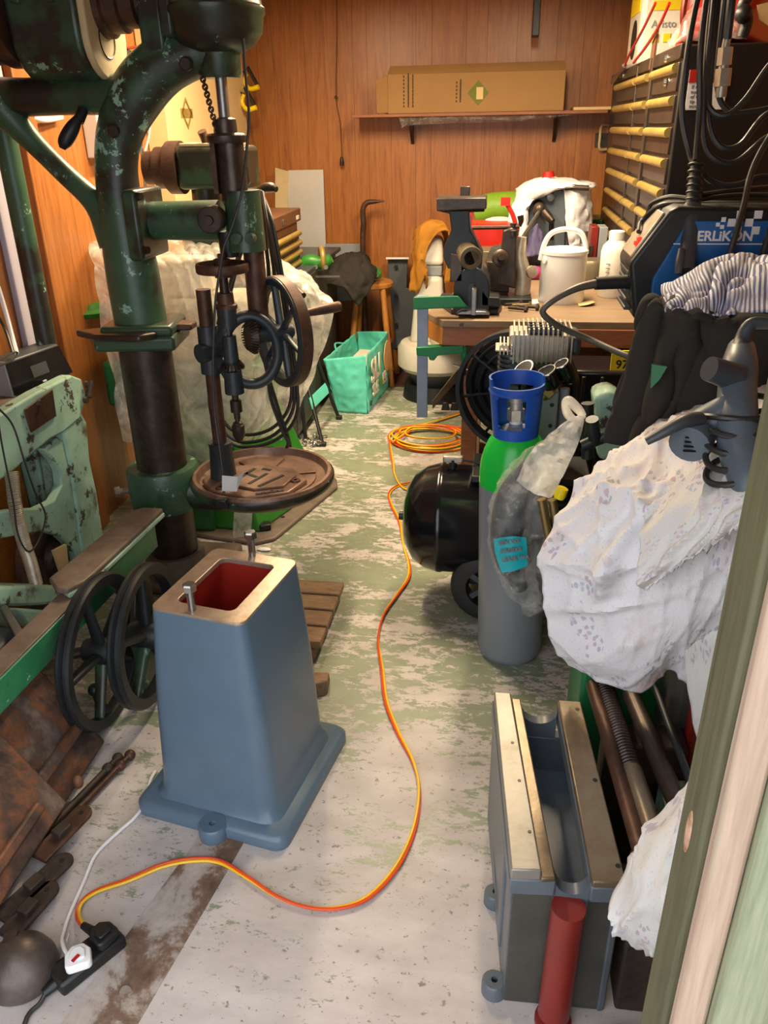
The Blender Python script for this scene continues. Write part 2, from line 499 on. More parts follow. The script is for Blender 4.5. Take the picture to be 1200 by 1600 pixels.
class MB:
    def __init__(self):
        self.v, self.f, self.uv = [], [], None

    def add(self, vs, fs):
        o = len(self.v)
        self.v += [Vector(p) for p in vs]
        self.f += [tuple(i + o for i in f) for f in fs]
        return self

    def box(self, c, s, rz=0, M=None):
        c = Vector(c)
        h = Vector(s) / 2
        if M is None:
            M = Matrix.Rotation(rz, 3, 'Z')
        vs = [c + M @ Vector((x * h.x, y * h.y, z * h.z)) for z in (-1, 1) for y in (-1, 1) for x in (-1, 1)]
        return self.add(vs, [(0, 2, 3, 1), (4, 5, 7, 6), (0, 1, 5, 4), (2, 6, 7, 3), (0, 4, 6, 2), (1, 3, 7, 5)])

    def bx(self, x0, x1, y0, y1, z0, z1):
        return self.box(((x0 + x1) / 2, (y0 + y1) / 2, (z0 + z1) / 2), (x1 - x0, y1 - y0, z1 - z0))

    def hexa(self, b, t):
        """bottom quad b (ccw seen from above), top quad t"""
        return self.add(list(b) + list(t), [(3, 2, 1, 0), (4, 5, 6, 7), (0, 1, 5, 4), (1, 2, 6, 5), (2, 3, 7, 6), (3, 0, 4, 7)])

    def cyl(self, p0, p1, r0, r1=None, n=20, caps=True):
        return self.lathe([(0, 0), (r0, 0), (r0 if r1 is None else r1, (Vector(p1) - Vector(p0)).length), (0, (Vector(p1) - Vector(p0)).length)] if caps else
                          [(r0, 0), (r0 if r1 is None else r1, (Vector(p1) - Vector(p0)).length)], p0, Vector(p1) - Vector(p0), n)

    def lathe(self, prof, o, axis=(0, 0, 1), n=28):
        x, y, a = frame(axis)
        o = Vector(o)
        rows = []
        base = len(self.v)
        for r, h in prof:
            if r <= 1e-6:
                rows.append([len(self.v)])
                self.v.append(o + a * h)
            else:
                row = []
                for i in range(n):
                    t = 2 * math.pi * i / n
                    row.append(len(self.v))
                    self.v.append(o + a * h + (x * math.cos(t) + y * math.sin(t)) * r)
                rows.append(row)
        for A, B in zip(rows, rows[1:]):
            if len(A) == 1 and len(B) == 1:
                continue
            for i in range(n):
                j = (i + 1) % n
                if len(A) == 1:
                    self.f.append((A[0], B[j], B[i]))
                elif len(B) == 1:
                    self.f.append((A[i], A[j], B[0]))
                else:
                    self.f.append((A[i], A[j], B[j], B[i]))
        return self

    def tube(self, pts, r, n=8, k=6, closed=False, caps=True, flat=None):
        P_ = crom(pts, k, closed)
        m = len(P_)
        if isinstance(r, (list, tuple)):
            rr = crom([Vector((q, 0, 0)) for q in r], k, closed)
            rr = [q.x for q in rr]
        else:
            rr = [r] * m
        T = []
        for i in range(m):
            a = P_[(i - 1) % m] if (i > 0 or closed) else P_[0]
            b = P_[(i + 1) % m] if (i < m - 1 or closed) else P_[-1]
            d = b - a
            T.append(d.normalized() if d.length > 1e-9 else Vector((0, 0, 1)))
        x, y, _ = frame(T[0])
        base = len(self.v)
        for i in range(m):
            x = (x - T[i] * x.dot(T[i]))
            x = x.normalized() if x.length > 1e-6 else frame(T[i])[0]
            y = T[i].cross(x)
            for j in range(n):
                t = 2 * math.pi * j / n
                fx = flat if flat else 1.0
                self.v.append(P_[i] + (x * math.cos(t) + y * math.sin(t) * fx) * rr[i])
        for i in range(m if closed else m - 1):
            for j in range(n):
                a, b = base + i * n, base + ((i + 1) % m) * n
                self.f.append((a + j, a + (j + 1) % n, b + (j + 1) % n, b + j))
        if caps and not closed:
            self.f.append(tuple(base + j for j in reversed(range(n))))
            self.f.append(tuple(base + (m - 1) * n + j for j in range(n)))
        return self

    def prism(self, pts, ext):
        pts = [Vector(p) for p in pts]
        e = Vector(ext)
        n = len(pts)
        nrm = Vector((0, 0, 0))
        for i in range(n):
            nrm += pts[i].cross(pts[(i + 1) % n])
        if nrm.dot(e) < 0:
            pts = pts[::-1]
        vs = pts + [p + e for p in pts]
        fs = [tuple(reversed(range(n))), tuple(range(n, 2 * n))]
        fs += [(i, (i + 1) % n, (i + 1) % n + n, i + n) for i in range(n)]
        return self.add(vs, fs)

    def ring_prism(self, outer, inner, ext):
        """plate with one hole; outer and inner have the same count"""
        o = [Vector(p) for p in outer]
        q = [Vector(p) for p in inner]
        e = Vector(ext)
        n = len(o)
        vs = o + q + [p + e for p in o] + [p + e for p in q]
        fs = []
        for i in range(n):
            j = (i + 1) % n
            fs += [(i, i + n, j + n, j), (i + 2 * n, j + 2 * n, j + 3 * n, i + 3 * n), (i, j, j + 2 * n, i + 2 * n), (i + n, i + 3 * n, j + 3 * n, j + n)]
        return self.add(vs, fs)

    def ball(self, c, s, n=16, m=10):
        c = Vector(c)
        if not isinstance(s, (tuple, list, Vector)):
            s = (s, s, s)
        prof = [(math.sin(math.pi * i / m), -math.cos(math.pi * i / m)) for i in range(m + 1)]
        o = len(self.v)
        self.lathe(prof, (0, 0, 0), (0, 0, 1), n)
        for i in range(o, len(self.v)):
            p = self.v[i]
            self.v[i] = c + Vector((p.x * s[0], p.y * s[1], p.z * s[2]))
        return self

    def torus(self, c, axis, Rr, r, n=32, m=8):
        x, y, a = frame(axis)
        c = Vector(c)
        return self.tube([c + (x * math.cos(2 * math.pi * i / n) + y * math.sin(2 * math.pi * i / n)) * Rr for i in range(n)], r, m, 1, True)

    def build(self, name, mat, parent=None, bev=0, seg=2, smooth=True, sub=0, solid=0, ang=38):
        me = bpy.data.meshes.new(name)
        off = OFF.get(parent, Vector((0, 0, 0))) if parent else Vector((0, 0, 0))
        me.from_pydata([v - off for v in self.v], [], self.f)
        if self.uv:
            ul = me.uv_layers.new(name='UVMap')
            for lp in me.loops:
                ul.data[lp.index].uv = self.uv[lp.vertex_index]
        me.validate()
        me.update()
        if isinstance(mat, str):
            mat = MT[mat]
        me.materials.append(mat)
        if smooth:
            me.shade_smooth()
            me.set_sharp_from_angle(angle=R(ang))
        o = bpy.data.objects.new(name, me)
        COL.objects.link(o)
        if parent:
            o.parent = parent
        OFF[o] = off
        if bev:
            b = o.modifiers.new('bevel', 'BEVEL')
            b.width = bev
            b.segments = seg
            b.limit_method = 'ANGLE'
            b.angle_limit = R(40)
            b.harden_normals = False
        if solid:
            s = o.modifiers.new('solid', 'SOLIDIFY')
            s.thickness = solid
        if sub:
            s = o.modifiers.new('sub', 'SUBSURF')
            s.levels = s.render_levels = sub
        return o


def thing(name, label, cat, loc, group=None):
    o = bpy.data.objects.new(name, None)
    COL.objects.link(o)
    o.location = loc
    o.empty_display_size = 0.1
    OFF[o] = Vector(loc)
    o['label'] = label
    o['category'] = cat
    if group:
        o['group'] = group
    return o


def tag(o, label, cat, group=None, base=True):
    o['label'] = label
    o['category'] = cat
    if group:
        o['group'] = group
    if base and o.type == 'MESH':
        vs = o.data.vertices
        n = len(vs)
        b = Vector((sum(v.co.x for v in vs) / n, sum(v.co.y for v in vs) / n, min(v.co.z for v in vs)))
        for v in vs:
            v.co -= b
        o.location = b
        OFF[o] = b
    return o


def struct(o):
    o['kind'] = 'structure'
    return o


def crease(u, v, fams):
    h = 0.0
    for (dx, dy, k, a, ph, wv) in fams:
        t = (u * dx + v * dy) * k + ph + wv * mnoise.noise(Vector((u * 3.1 + ph, v * 3.1, ph)))
        s = 1 - abs(math.sin(t))
        m = 0.5 + 0.9 * mnoise.noise(Vector((u * 2.2 - ph, v * 2.2, 5 + ph)))
        h += a * (s * s) * max(0.0, m)
    return h


def patch(rows, ku=8, kv=8, amp=0.0, freq=6.0, seed=0, uvs=1.0, fold=None):
    """smooth cloth through a grid of control points, with wrinkle noise along its normal"""
    g = [crom(r, ku) for r in rows]
    cols = len(g[0])
    G = [[None] * cols for _ in range((len(rows) - 1) * kv + 1)]
    for c in range(cols):
        col = crom([g[r][c] for r in range(len(rows))], kv)
        for r, p in enumerate(col):
            G[r][c] = p
    nr = len(G)
    b = MB()
    b.uv = []
    vs = []
    for r in range(nr):
        for c in range(cols):
            p = G[r][c]
            du = G[r][min(c + 1, cols - 1)] - G[r][max(c - 1, 0)]
            dv = G[min(r + 1, nr - 1)][c] - G[max(r - 1, 0)][c]
            nn = du.cross(dv)
            nn = nn.normalized() if nn.length > 1e-9 else Vector((0, 0, 1))
            if amp:
                q = p * freq + Vector((seed * 7.3, seed * 3.1, seed))
                if fold:
                    h = fold(r / (nr - 1), c / (cols - 1)) + 0.4 * mnoise.noise(q)
                else:
                    h = 1 - 2 * abs(mnoise.noise(q)) + 0.5 * (1 - 2 * abs(mnoise.noise(q * 2.3)))
                p = p + nn * h * amp
            vs.append(p)
            b.uv.append((c / (cols - 1) * uvs, r / (nr - 1) * uvs))
    b.add(vs, [(r * cols + c, r * cols + c + 1, (r + 1) * cols + c + 1, (r + 1) * cols + c) for r in range(nr - 1) for c in range(cols - 1)])
    return b


def text_mesh(name, s, size, origin, xdir, ydir, mat, parent, depth=0.0008, bold=0.0, align='LEFT'):
    cu = bpy.data.curves.new(name, 'FONT')
    cu.body = s
    cu.size = size
    cu.extrude = depth
    cu.offset = bold
    cu.align_x = align
    cu.resolution_u = 3
    to = bpy.data.objects.new(name, cu)
    COL.objects.link(to)
    dg = bpy.context.evaluated_depsgraph_get()
    me = bpy.data.meshes.new_from_object(to.evaluated_get(dg))
    bpy.data.objects.remove(to, do_unlink=True)
    x = Vector(xdir).normalized()
    y = Vector(ydir)
    y = (y - x * y.dot(x)).normalized()
    z = x.cross(y)
    M = Matrix(((x.x, y.x, z.x), (x.y, y.y, z.y), (x.z, y.z, z.z)))
    off = OFF.get(parent, Vector((0, 0, 0)))
    for v in me.vertices:
        v.co = Vector(origin) + M @ v.co - off
    me.materials.clear()
    me.materials.append(MT[mat])
    o = bpy.data.objects.new(name, me)
    COL.objects.link(o)
    o.parent = parent
    OFF[o] = off
    return o


def hexbolt(b, p, axis, r, hd, shank_r, shank_l):
    """hex head at p growing along axis, shank the other way"""
    a = Vector(axis).normalized()
    b.lathe([(0, 0), (r, 0), (r, hd * 0.8), (r * 0.85, hd), (0, hd)], p, a, 6)
    b.cyl(Vector(p) - a * shank_l, p, shank_r, n=12)

# ------------------------------------------------------------------ the room
struct(MB().bx(-1.85, 1.4, 0.45, 5.85, -0.06, 0).build('floor', 'floor', smooth=False))
struct(MB().bx(-5, 5, -6, 0.45, -0.08, -0.02).build('ground', 'gnd', smooth=False))


def boards(wall, axis, fixed, a0, a1, z0, z1, widths, th=0.018):
    x = a0
    i = 0
    while x < a1 - 0.01:
        wd = min(widths[i % len(widths)], a1 - x)
        b = MB()
        if axis == 'X':
            b.bx(x + 0.0006, x + wd - 0.0006, fixed - th, fixed, z0, z1)
        else:
            b.bx(fixed, fixed + th, x + 0.0006, x + wd - 0.0006, z0, z1)
        b.build('panel_board', 'panel', wall, smooth=False)
        x += wd
        i += 1


wb = struct(MB().bx(-1.85, 1.4, 5.72, 5.85, -0.06, 2.6).build('wall_back', 'groove', smooth=False))
boards(wb, 'X', 5.72, -1.75, 1.3, 0.0, 2.5, (0.16, 0.10, 0.21, 0.13, 0.18, 0.09, 0.15))
wl = struct(MB().bx(-1.85, -1.75, 0.5, 5.72, -0.06, 2.6).build('wall_left', 'groove', smooth=False))
boards(wl, 'Y', -1.75, 0.6, 5.70, 0.0, 2.5, (0.14, 0.19, 0.10, 0.16, 0.22, 0.12))
wr = struct(MB().bx(1.3, 1.4, 0.5, 5.72, -0.06, 2.6).build('wall_right', 'groove', smooth=False))
boards(wr, 'Y', 1.282, 0.6, 5.70, 0.0, 2.5, (0.2, 0.3, 0.25))
wf = MB().bx(-1.85, -1.15, 0.5, 0.6, -0.06, 2.6).bx(0.29, 1.4, 0.5, 0.6, -0.06, 2.6).bx(-1.15, 0.29, 0.5, 0.6, 2.12, 2.6)
struct(wf.build('wall_front', 'extwall', smooth=False))
post = struct(MB().bx(0.2, 0.29, 0.545, 0.61, 0, 2.12).build('trim_1', 'postshade', bev=0.004))
MB().bx(0.206, 0.236, 0.526, 0.545, 0, 2.12).build('edge_strip', 'pinkwood', post, bev=0.005)
MB().bx(0.236, 0.36, 0.515, 0.545, 0, 2.12).build('face_board', 'extwall', post, bev=0.004)
kn = MB().ball((0.2, 0.578, 1.0), (0.002, 0.008, 0.026), 12, 8)
kn.build('knot', 'knot', post)
struct(MB().bx(-1.85, 1.4, 0.5, 5.85, 2.46, 2.55).build('ceiling', 'ceil', smooth=False))
bm = MB().hexa([(0.35, 5.45, 2.30), (1.3, 5.45, 2.14), (1.3, 5.56, 2.14), (0.35, 5.56, 2.30)], [(0.35, 5.45, 2.46), (1.3, 5.45, 2.46), (1.3, 5.56, 2.46), (0.35, 5.56, 2.46)])
struct(bm.build('trim_2', 'beam', bev=0.004))
# timber strip let into the floor
a, b_, c, d = (Vector(q) for q in ((-0.7961, 0.8935, 0.0000), (-0.6359, 0.9137, 0.0000), (-0.5625, 1.3867, 0.0000), (-0.6825, 1.3721, 0.0000)))
e1 = (a - d) * 0.25
strip = MB().hexa([q + Vector((0, 0, -0.02)) for q in (a + e1, b_ + e1, c, d)], [q + Vector((0, 0, 0.002)) for q in (a + e1, b_ + e1, c, d)])
so = struct(strip.build('trim_3', 'strip', smooth=False))
MB().cyl((-0.6961, 0.9710, 0.0015), (-0.6950, 0.9695, 0.0040), 0.012, n=14).build('screw_plug', 'beamtop', so)
# pale board and battens on the left wall
t4 = struct(MB().bx(-1.732, -1.71, 2.72, 2.91, 0.0, 2.46).build('trim_4', 'lilac', bev=0.004))
t5 = struct(MB().bx(-1.732, -1.70, 2.95, 3.06, 0.0, 2.46).build('trim_5', 'panel', bev=0.004))
t6 = struct(MB().bx(-1.732, -1.70, 1.2, 2.5, 0.0, 0.74).build('trim_6', 'orangewood', bev=0.003))

# ------------------------------------------------------------------ lamps (above the frame)
for lx, ly, lab in ((-0.95, 3.55, 'warm tube lamp on the ceiling over the wrapped machine'), (0.10, 3.55, 'warm tube lamp on the ceiling over the workbench')):
    t = thing('tube_lamp', lab, 'lamp', (lx, ly, 2.46), 'ceiling tube lamps')
    MB().bx(lx - 0.05, lx + 0.05, ly - 0.63, ly + 0.63, 2.41, 2.46).build('housing', 'white', t, bev=0.004)
    MB().cyl((lx, ly - 0.6, 2.36), (lx, ly + 0.6, 2.36), 0.014, n=12).build('tube', 'tubelamp', t)
    for s in (-0.61, 0.61):
        MB().bx(lx - 0.02, lx + 0.02, ly + s - 0.012, ly + s + 0.012, 2.335, 2.415).build('end_cap', 'white', t, bev=0.003)

# ------------------------------------------------------------------ drill press
CX, CY = -1.2, 2.6
dp = thing('drill_press', 'tall old green pillar drill press with chipped paint and round table', 'drill press', (CX, CY, 0))
MB().lathe([(0, 0), (0.115, 0), (0.115, 0.11), (0.108, 0.135), (0, 0.135)], (CX, CY, 0), n=36).build('foot_socket', 'beamtop', dp)
MB().bx(CX - 0.23, CX + 0.19, CY - 0.13, CY + 0.25, 0, 0.045).build('base_plate', 'beamtop', dp, bev=0.015)
MB().cyl((CX, CY, 0.1), (CX, CY, 0.99), 0.090, n=40).build('column', 'darksteel', dp)
# table collar and arm
MB().lathe([(0.091, 0), (0.128, 0), (0.132, 0.02), (0.132, 0.14), (0.124, 0.155), (0.091, 0.155)], (CX, CY, 0.335), n=36).build('table_collar', 'drillgreen', dp)
hb = MB()
hexbolt(hb, (CX - 0.15, CY - 0.06, 0.40), (-1, -0.5, 0), 0.02, 0.02, 0.012, 0.08)
hb.build('clamp_bolt', 'beamtop', dp)
TX, TY, TZ = -0.822, 2.61, 0.425
arm = MB().tube([(CX + 0.1, CY, 0.39), (CX + 0.22, CY, 0.375), (TX, TY, 0.375)], [0.075, 0.06, 0.05], 14, 4)
arm.build('table_arm', 'drillgreen2', dp)
tb = MB().lathe([(0, -0.06), (0.07, -0.06), (0.075, -0.03), (0.23, -0.01), (0.252, 0.01), (0.258, 0.035), (0.25, 0.05), (0.238, 0.05), (0.228, 0.026), (0.205, 0.02), (0, 0.02)], (TX, TY, TZ), n=56)
tbo = tb.build('table', 'tablebrown', dp)
MB().lathe([(0.2585, 0.012), (0.262, 0.02), (0.262, 0.034), (0.2585, 0.04)], (TX, TY, TZ), n=56).build('rim_band', 'drillgreen2', tbo)
for k in range(6):
    t0 = k * math.pi / 3 + 0.35
    pts = [(TX, TY)]
    seg = []
    for j in range(7):
        tt = t0 + (j / 6) * (math.pi / 3 - 0.10)
        seg.append((TX + 0.195 * math.cos(tt), TY + 0.195 * math.sin(tt), TZ + 0.02))
    for j in range(6, -1, -1):
        tt = t0 + (j / 6) * (math.pi / 3 - 0.10)
        seg.append((TX + 0.05 * math.cos(tt), TY + 0.05 * math.sin(tt), TZ + 0.02))
    MB().prism(seg, (0, 0, 0.008)).build('table_sector', 'tablebrown', tbo, bev=0.002)
MB().lathe([(0, 0), (0.05, 0), (0.05, 0.012), (0, 0.012)], (TX, TY, TZ - 0.075), n=20).build('table_pivot', 'blackiron', dp)
# flange where the upper casting sits on the column
fl = MB().box((CX, CY, 0.965), (0.27, 0.24, 0.05), R(8))
fl.box((CX + 0.01, CY, 1.005), (0.24, 0.22, 0.035), R(8))
fl.build('flange', 'drillgreen2', dp, bev=0.012)
MB().prism([(CX - 0.19, CY - 0.10, 0.985), (CX - 0.09, CY - 0.165, 0.985), (CX + 0.06, CY - 0.165, 0.985), (CX + 0.10, CY - 0.11, 0.985), (CX - 0.11, CY - 0.05, 0.985)], (0, 0, 0.022)).build('clamp_ear', 'darksteel', dp, bev=0.006)
MB().prism([(CX + 0.12, CY - 0.02, 0.99), (CX + 0.18, CY - 0.01, 0.99), (CX + 0.18, CY + 0.05, 0.99), (CX + 0.12, CY + 0.06, 0.99)], (0, 0, 0.022)).build('clamp_ear', 'browniron', dp, bev=0.006)
# C-frame casting
cf = MB().tube([(CX, CY, 1.0), (-1.2054, 2.6000, 1.1901), (-1.2113, 2.6000, 1.3697), (-1.2068, 2.6000, 1.4985), (-1.1767, 2.6000, 1.6018), (-1.1118, 2.6000, 1.6970), (-1.0200, 2.6000, 1.7712), (-0.9107, 2.6000, 1.8064), (-0.8420, 2.6000, 1.8112)],
               [0.088, 0.086, 0.072, 0.066, 0.070, 0.080, 0.078, 0.068, 0.06], 24, 8)
cfo = cf.build('c_frame', 'drillgreen', dp)
MB().tube([(-1.1560, 2.6000, 1.7013), (-1.3001, 2.6000, 1.7025), (-1.4681, 2.6000, 1.7006), (-1.6538, 2.6600, 1.7059), (-1.9386, 2.7200, 1.7168)], [0.058, 0.054, 0.054, 0.06, 0.06], 20, 5).build('rear_arm', 'drillgreen2', dp)
MB().tube([(-1.5581, 2.6000, 1.6794), (-1.4826, 2.6000, 1.5882), (-1.3855, 2.6000, 1.4852), (-1.2943, 2.6000, 1.3932), (-1.2360, 2.6000, 1.2872)], [0.06, 0.036, 0.033, 0.04, 0.07], 18, 6).build('diagonal_brace', 'drillgreen', dp)
pb, pt = Vector((-1.5652, 2.6000, 0.9266)), Vector((-1.5624, 2.6000, 1.5893))
MB().cyl((-1.633, 2.72, 0.0), (-1.633, 2.72, 1.64), 0.037, n=18).build('rear_post', 'drillgreen', dp)
for px_ in ((-1.1630, 2.5250, 1.6020), (-0.9146, 2.5300, 1.7728)):
    MB().lathe([(0, 0), (0.019, 0), (0.019, 0.012), (0.015, 0.016), (0, 0.016)], px_, (0, -1, 0), 18).build('plug_boss', 'darksteel', dp)
ln = Vector((-1.2672, 2.5600, 1.6611))
lv = MB().tube([ln, ln + Vector((-0.01, -0.02, -0.03))], 0.016, 10, 1)
lv.tube([ln + Vector((-0.008, -0.02, -0.02)), ln + Vector((-0.03, -0.03, -0.05)), ln + Vector((-0.055, -0.04, -0.085)), ln + Vector((-0.065, -0.045, -0.105))], [0.012, 0.021, 0.021, 0.009], 12, 5)
lv.build('belt_lever', 'blackiron', dp)
# gearbox on top of the rear arm, with the drive pulleys
g0 = Vector((-1.4085, 2.6000, 1.8557))
g1 = Vector((-1.1951, 2.6000, 1.8499))
zc = g0.z
gl = []
for t in range(0, 181, 15):
    gl.append((0, 0.135 * math.cos(R(180 + t)), -0.02 + 0.12 * math.sin(R(180 + t))))
gl = [(0, -0.135, 0.20)] + gl + [(0, 0.135, 0.20)]
gb = MB().prism([Vector((g0.x, CY, zc + 0.015)) + Vector(q) for q in gl], (g1.x - g0.x, 0, 0))
gbo = gb.build('gearbox', 'drillgreen2', dp, bev=0.014, seg=3)
MB().prism([Vector((g1.x, CY, zc + 0.015)) + Vector(q) * 0.97 for q in gl], (0.022, 0, 0)).build('end_cover', 'ivory', dp, bev=0.006)
MB().torus((g1.x + 0.022, CY - 0.01, zc - 0.01), (1, 0, 0), 0.05, 0.003, 24, 6).build('cover_ring', 'darksteel', dp)
for yy, xx in ((-0.137, 0.03), (-0.137, 0.13)):
    MB().bx(g0.x + xx, g0.x + xx + 0.028, CY - 0.15, CY - 0.125, zc + 0.07, zc + 0.2).build('lug', 'drillgreen2', dp, bev=0.006)
for dx, dz in ((0.075, -0.06), (0.155, -0.055)):
    MB().lathe([(0, 0), (0.012, 0), (0.01, 0.008), (0, 0.008)], (g0.x + dx, CY - 0.108, zc + dz), (0, -1, -0.5), 10).build('cover_screw', 'drillgreen2', dp)
MB().lathe([(0.03, 0), (0.17, 0), (0.18, 0.01), (0.18, 0.07), (0.17, 0.08), (0.17, 0.085), (0.19, 0.09), (0.19, 0.14), (0.03, 0.14)], (g0.x - 0.15, CY - 0.02, zc + 0.11), (1, 0, 0), 44).build('belt_pulley', 'browniron', dp)
s0 = Vector((-1.1993, 2.6000, 1.9146))
MB().lathe([(0, 0), (0.088, 0), (0.088, 0.045), (0.076, 0.05), (0.076, 0.09), (0.064, 0.095), (0.064, 0.135), (0.05, 0.14), (0.05, 0.165), (0.03, 0.17), (0.03, 0.21), (0, 0.21)], (s0.x, CY, s0.z + 0.02), (1, 0, 0), 36).build('step_pulley', 'browniron', dp)
# bearing bracket and head bowl
MB().box((-1.0104, 2.6000, 1.8930), (0.075, 0.14, 0.22)).build('bearing_bracket', 'drillgreen2', dp, bev=0.012)
MB().box((-0.9535, 2.5600, 1.9106), (0.04, 0.12, 0.14)).build('bearing_cap', 'drillgreen2', dp, bev=0.01)
SX = Vector((-0.8404, 2.6000, 1.6055)).x
hz = Vector((-0.8391, 2.6000, 1.8369)).z
MB().lathe([(0, -0.02), (0.07, -0.02), (0.11, 0.0), (0.132, 0.03), (0.138, 0.07), (0.144, 0.078), (0.144, 0.092), (0.137, 0.098), (0.132, 0.14), (0.11, 0.165), (0, 0.18)], (SX, CY, hz - 0.015), n=44).build('head_bowl', 'drillgreen2', dp)
MB().lathe([(0, 0), (0.056, 0), (0.062, 0.012), (0.066, 0.10), (0.07, 0.13), (0, 0.13)], (SX, CY, Vector((-0.8342, 2.6000, 1.7386)).z), n=32).build('head_neck', 'drillgreen2', dp)
z1, z2 = Vector((-0.8257, 2.6000, 1.7451)).z, Vector((-0.8427, 2.6000, 1.5844)).z
MB().cyl((SX, CY, z2 - 0.05), (SX, CY, z1 + 0.02), 0.0175, n=20).build('spindle', 'steel', dp)
MB().lathe([(0, 0), (0.058, 0), (0.062, 0.006), (0.062, 0.02), (0.055, 0.026), (0.036, 0.028), (0.034, 0.065), (0.02, 0.07), (0, 0.07)], (SX, CY, z2 - 0.02), n=28).build('spindle_collar', 'darksteel', dp)
z3 = Vector((-0.8599, 2.6000, 1.4212)).z
MB().cyl((SX + 0.01, CY, z3 - 0.02), (SX + 0.01, CY, z2 - 0.01), 0.044, 0.041, n=24).build('quill_sleeve', 'darksteel', dp)
MB().bx(SX - 0.045, SX - 0.03, CY - 0.03, CY - 0.01, z3, z2 - 0.02).build('rack', 'browniron', dp)
ch = MB()
c0, c1 = Vector((-0.8852, 2.5600, 1.7543)), Vector((-0.8609, 2.5800, 1.5971))
for i in range(17):
    q = c0.lerp(c1, i / 16)
    ch.torus(q, (1, 0.2, 0) if i % 2 else (0.2, 1, 0), 0.0075, 0.0032, 10, 5)
ch.build('chain', 'browniron', dp)
# sliding head bracket
ba, bb = Vector((-1.1248, 2.6000, 1.3403)), Vector((-0.8832, 2.6000, 1.3398))
MB().bx(ba.x - 0.03, ba.x + 0.02, CY - 0.12, CY + 0.10, ba.z - 0.11, ba.z + 0.10).build('slide_plate', 'drillgreen2', dp, bev=0.012)
MB().cyl(ba, (bb.x, CY, ba.z), 0.058, 0.062, n=28).build('head_arm', 'drillgreen', dp)
bk = MB().cyl((SX + 0.035, CY, ba.z - 0.09), (SX + 0.035, CY, ba.z + 0.09), 0.062, 0.056, n=28)
bk.build('head_block', 'drillgreen2', dp)
hbx = Vector((-0.8844, 2.5200, 1.3516))
MB().lathe([(0, -0.03), (0.04, -0.03), (0.04, 0.02), (0.036, 0.024), (0.015, 0.024), (0.013, 0.034), (0, 0.034)], hbx, (0, -1, 0), 28).build('pinion_hub', 'darksteel', dp)
cb = MB()
for s_ in (0.0, 0.045):
    cb.cyl(Vector((-0.8123, 2.5400, 1.2946)) + Vector((s_, 0, 0)), Vector((-0.8123, 2.5400, 1.2946)) + Vector((s_, -0.03, 0)), 0.016, n=12)
cb.build('clamp_bolts', 'drillgreen2', dp)
for zz in (-0.085, 0.09):
    b2 = MB()
    hexbolt(b2, (ba.x + 0.005, CY - 0.10, ba.z + zz * 0.9), (1, -0.3, 0), 0.014, 0.03, 0.008, 0.03)
    b2.build('flange_bolt', 'darksteel', dp)
qz0, qz1 = Vector((-0.8273, 2.6000, 0.9661)).z, Vector((-0.8170, 2.6000, 1.2619)).z
MB().cyl((SX + 0.05, CY + 0.02, qz0), (SX + 0.05, CY + 0.02, qz1 + 0.06), 0.034, n=24).build('quill', 'browniron', dp)
MB().cyl((SX - 0.02, CY - 0.01, qz1 - 0.03), (SX - 0.02, CY - 0.01, ba.z - 0.03), 0.03, 0.034, n=20).build('pinion_housing', 'blackiron', dp)

# ------------------------------------------------------------------ small hand drill standing on the table
HY = 2.56
pbx = Vector((-0.9529, 2.5600, 0.4171))
hx = pbx.x
hzb = TZ + 0.028
hd = thing('hand_drill', 'black hand-cranked bench drill with spoked handwheel standing on the round table', 'hand drill', (hx, HY, hzb))
ux = Vector((0.90, -0.30, 0)).normalized()
uy = Vector((-ux.y, ux.x, 0))
O_ = Vector((hx, HY, hzb))


def hp(a, b, z=0):
    return O_ + ux * a * 1.12 + uy * b * 1.12 + Vector((0, 0, z))


bpl = MB().prism([hp(-0.05, -0.05), hp(0.03, -0.11), hp(0.16, -0.11), hp(0.26, -0.02), hp(0.26, 0.09), hp(0.17, 0.15), hp(0.05, 0.14), hp(-0.05, 0.07)], (0, 0, 0.018))
bplo = bpl.build('base_plate', 'tablebrown', hd, bev=0.006)
MB().prism([hp(0.03, -0.06, 0.018), hp(0.16, -0.06, 0.018), hp(0.23, 0.0, 0.018), hp(0.22, 0.09, 0.018), hp(0.06, 0.11, 0.018)], (0, 0, 0.01)).build('raised_pad', 'tablebrown', bplo, bev=0.002)
for (a0, b0, a1, b1) in ((0.07, -0.02, 0.07, 0.07), (0.07, 0.03, 0.11, 0.02), (0.125, -0.03, 0.13, 0.05), (0.165, -0.035, 0.185, 0.06), (0.10, 0.085, 0.12, 0.085)):
    q0, q1 = hp(a0, b0, 0.0285), hp(a1, b1, 0.0285)
    dd = (q1 - q0).normalized() * 0.007
    nn = Vector((-dd.y, dd.x, 0))
    MB().prism([q0 - dd + nn, q0 - dd - nn, q1 + dd - nn, q1 + dd + nn], (0, 0, 0.0012)).build('slot', 'black', bplo, smooth=False)
for a0, b0 in ((-0.03, 0.05), (0.05, -0.085), (0.235, 0.06), (0.14, 0.09)):
    MB().lathe([(0.006, 0), (0.018, 0), (0.016, 0.006), (0.006, 0.006)], hp(a0, b0, 0.018), n=16).build('lug', 'browniron', bplo)
MB().prism([hp(0.18, -0.083, 0.018), hp(0.245, -0.024, 0.018), hp(0.237, -0.014, 0.018), hp(0.172, -0.073, 0.018)], (0, 0, 0.002)).build('name_pad', 'darksteel', bplo)
td = (hp(0.245, -0.024) - hp(0.18, -0.083)).normalized()
text_mesh('lettering', 'UNION', 0.025, hp(0.183, -0.079, 0.0205), td, Vector((-td.y, td.x, 0)), 'beamtop', bplo, 0.002, 0.0005)
MB().lathe([(0, 0), (0.052, 0), (0.047, 0.02), (0.040, 0.13), (0.042, 0.14), (0.042, 0.15), (0, 0.15)], O_, n=28).build('pillar_socket', 'blueiron', hd)
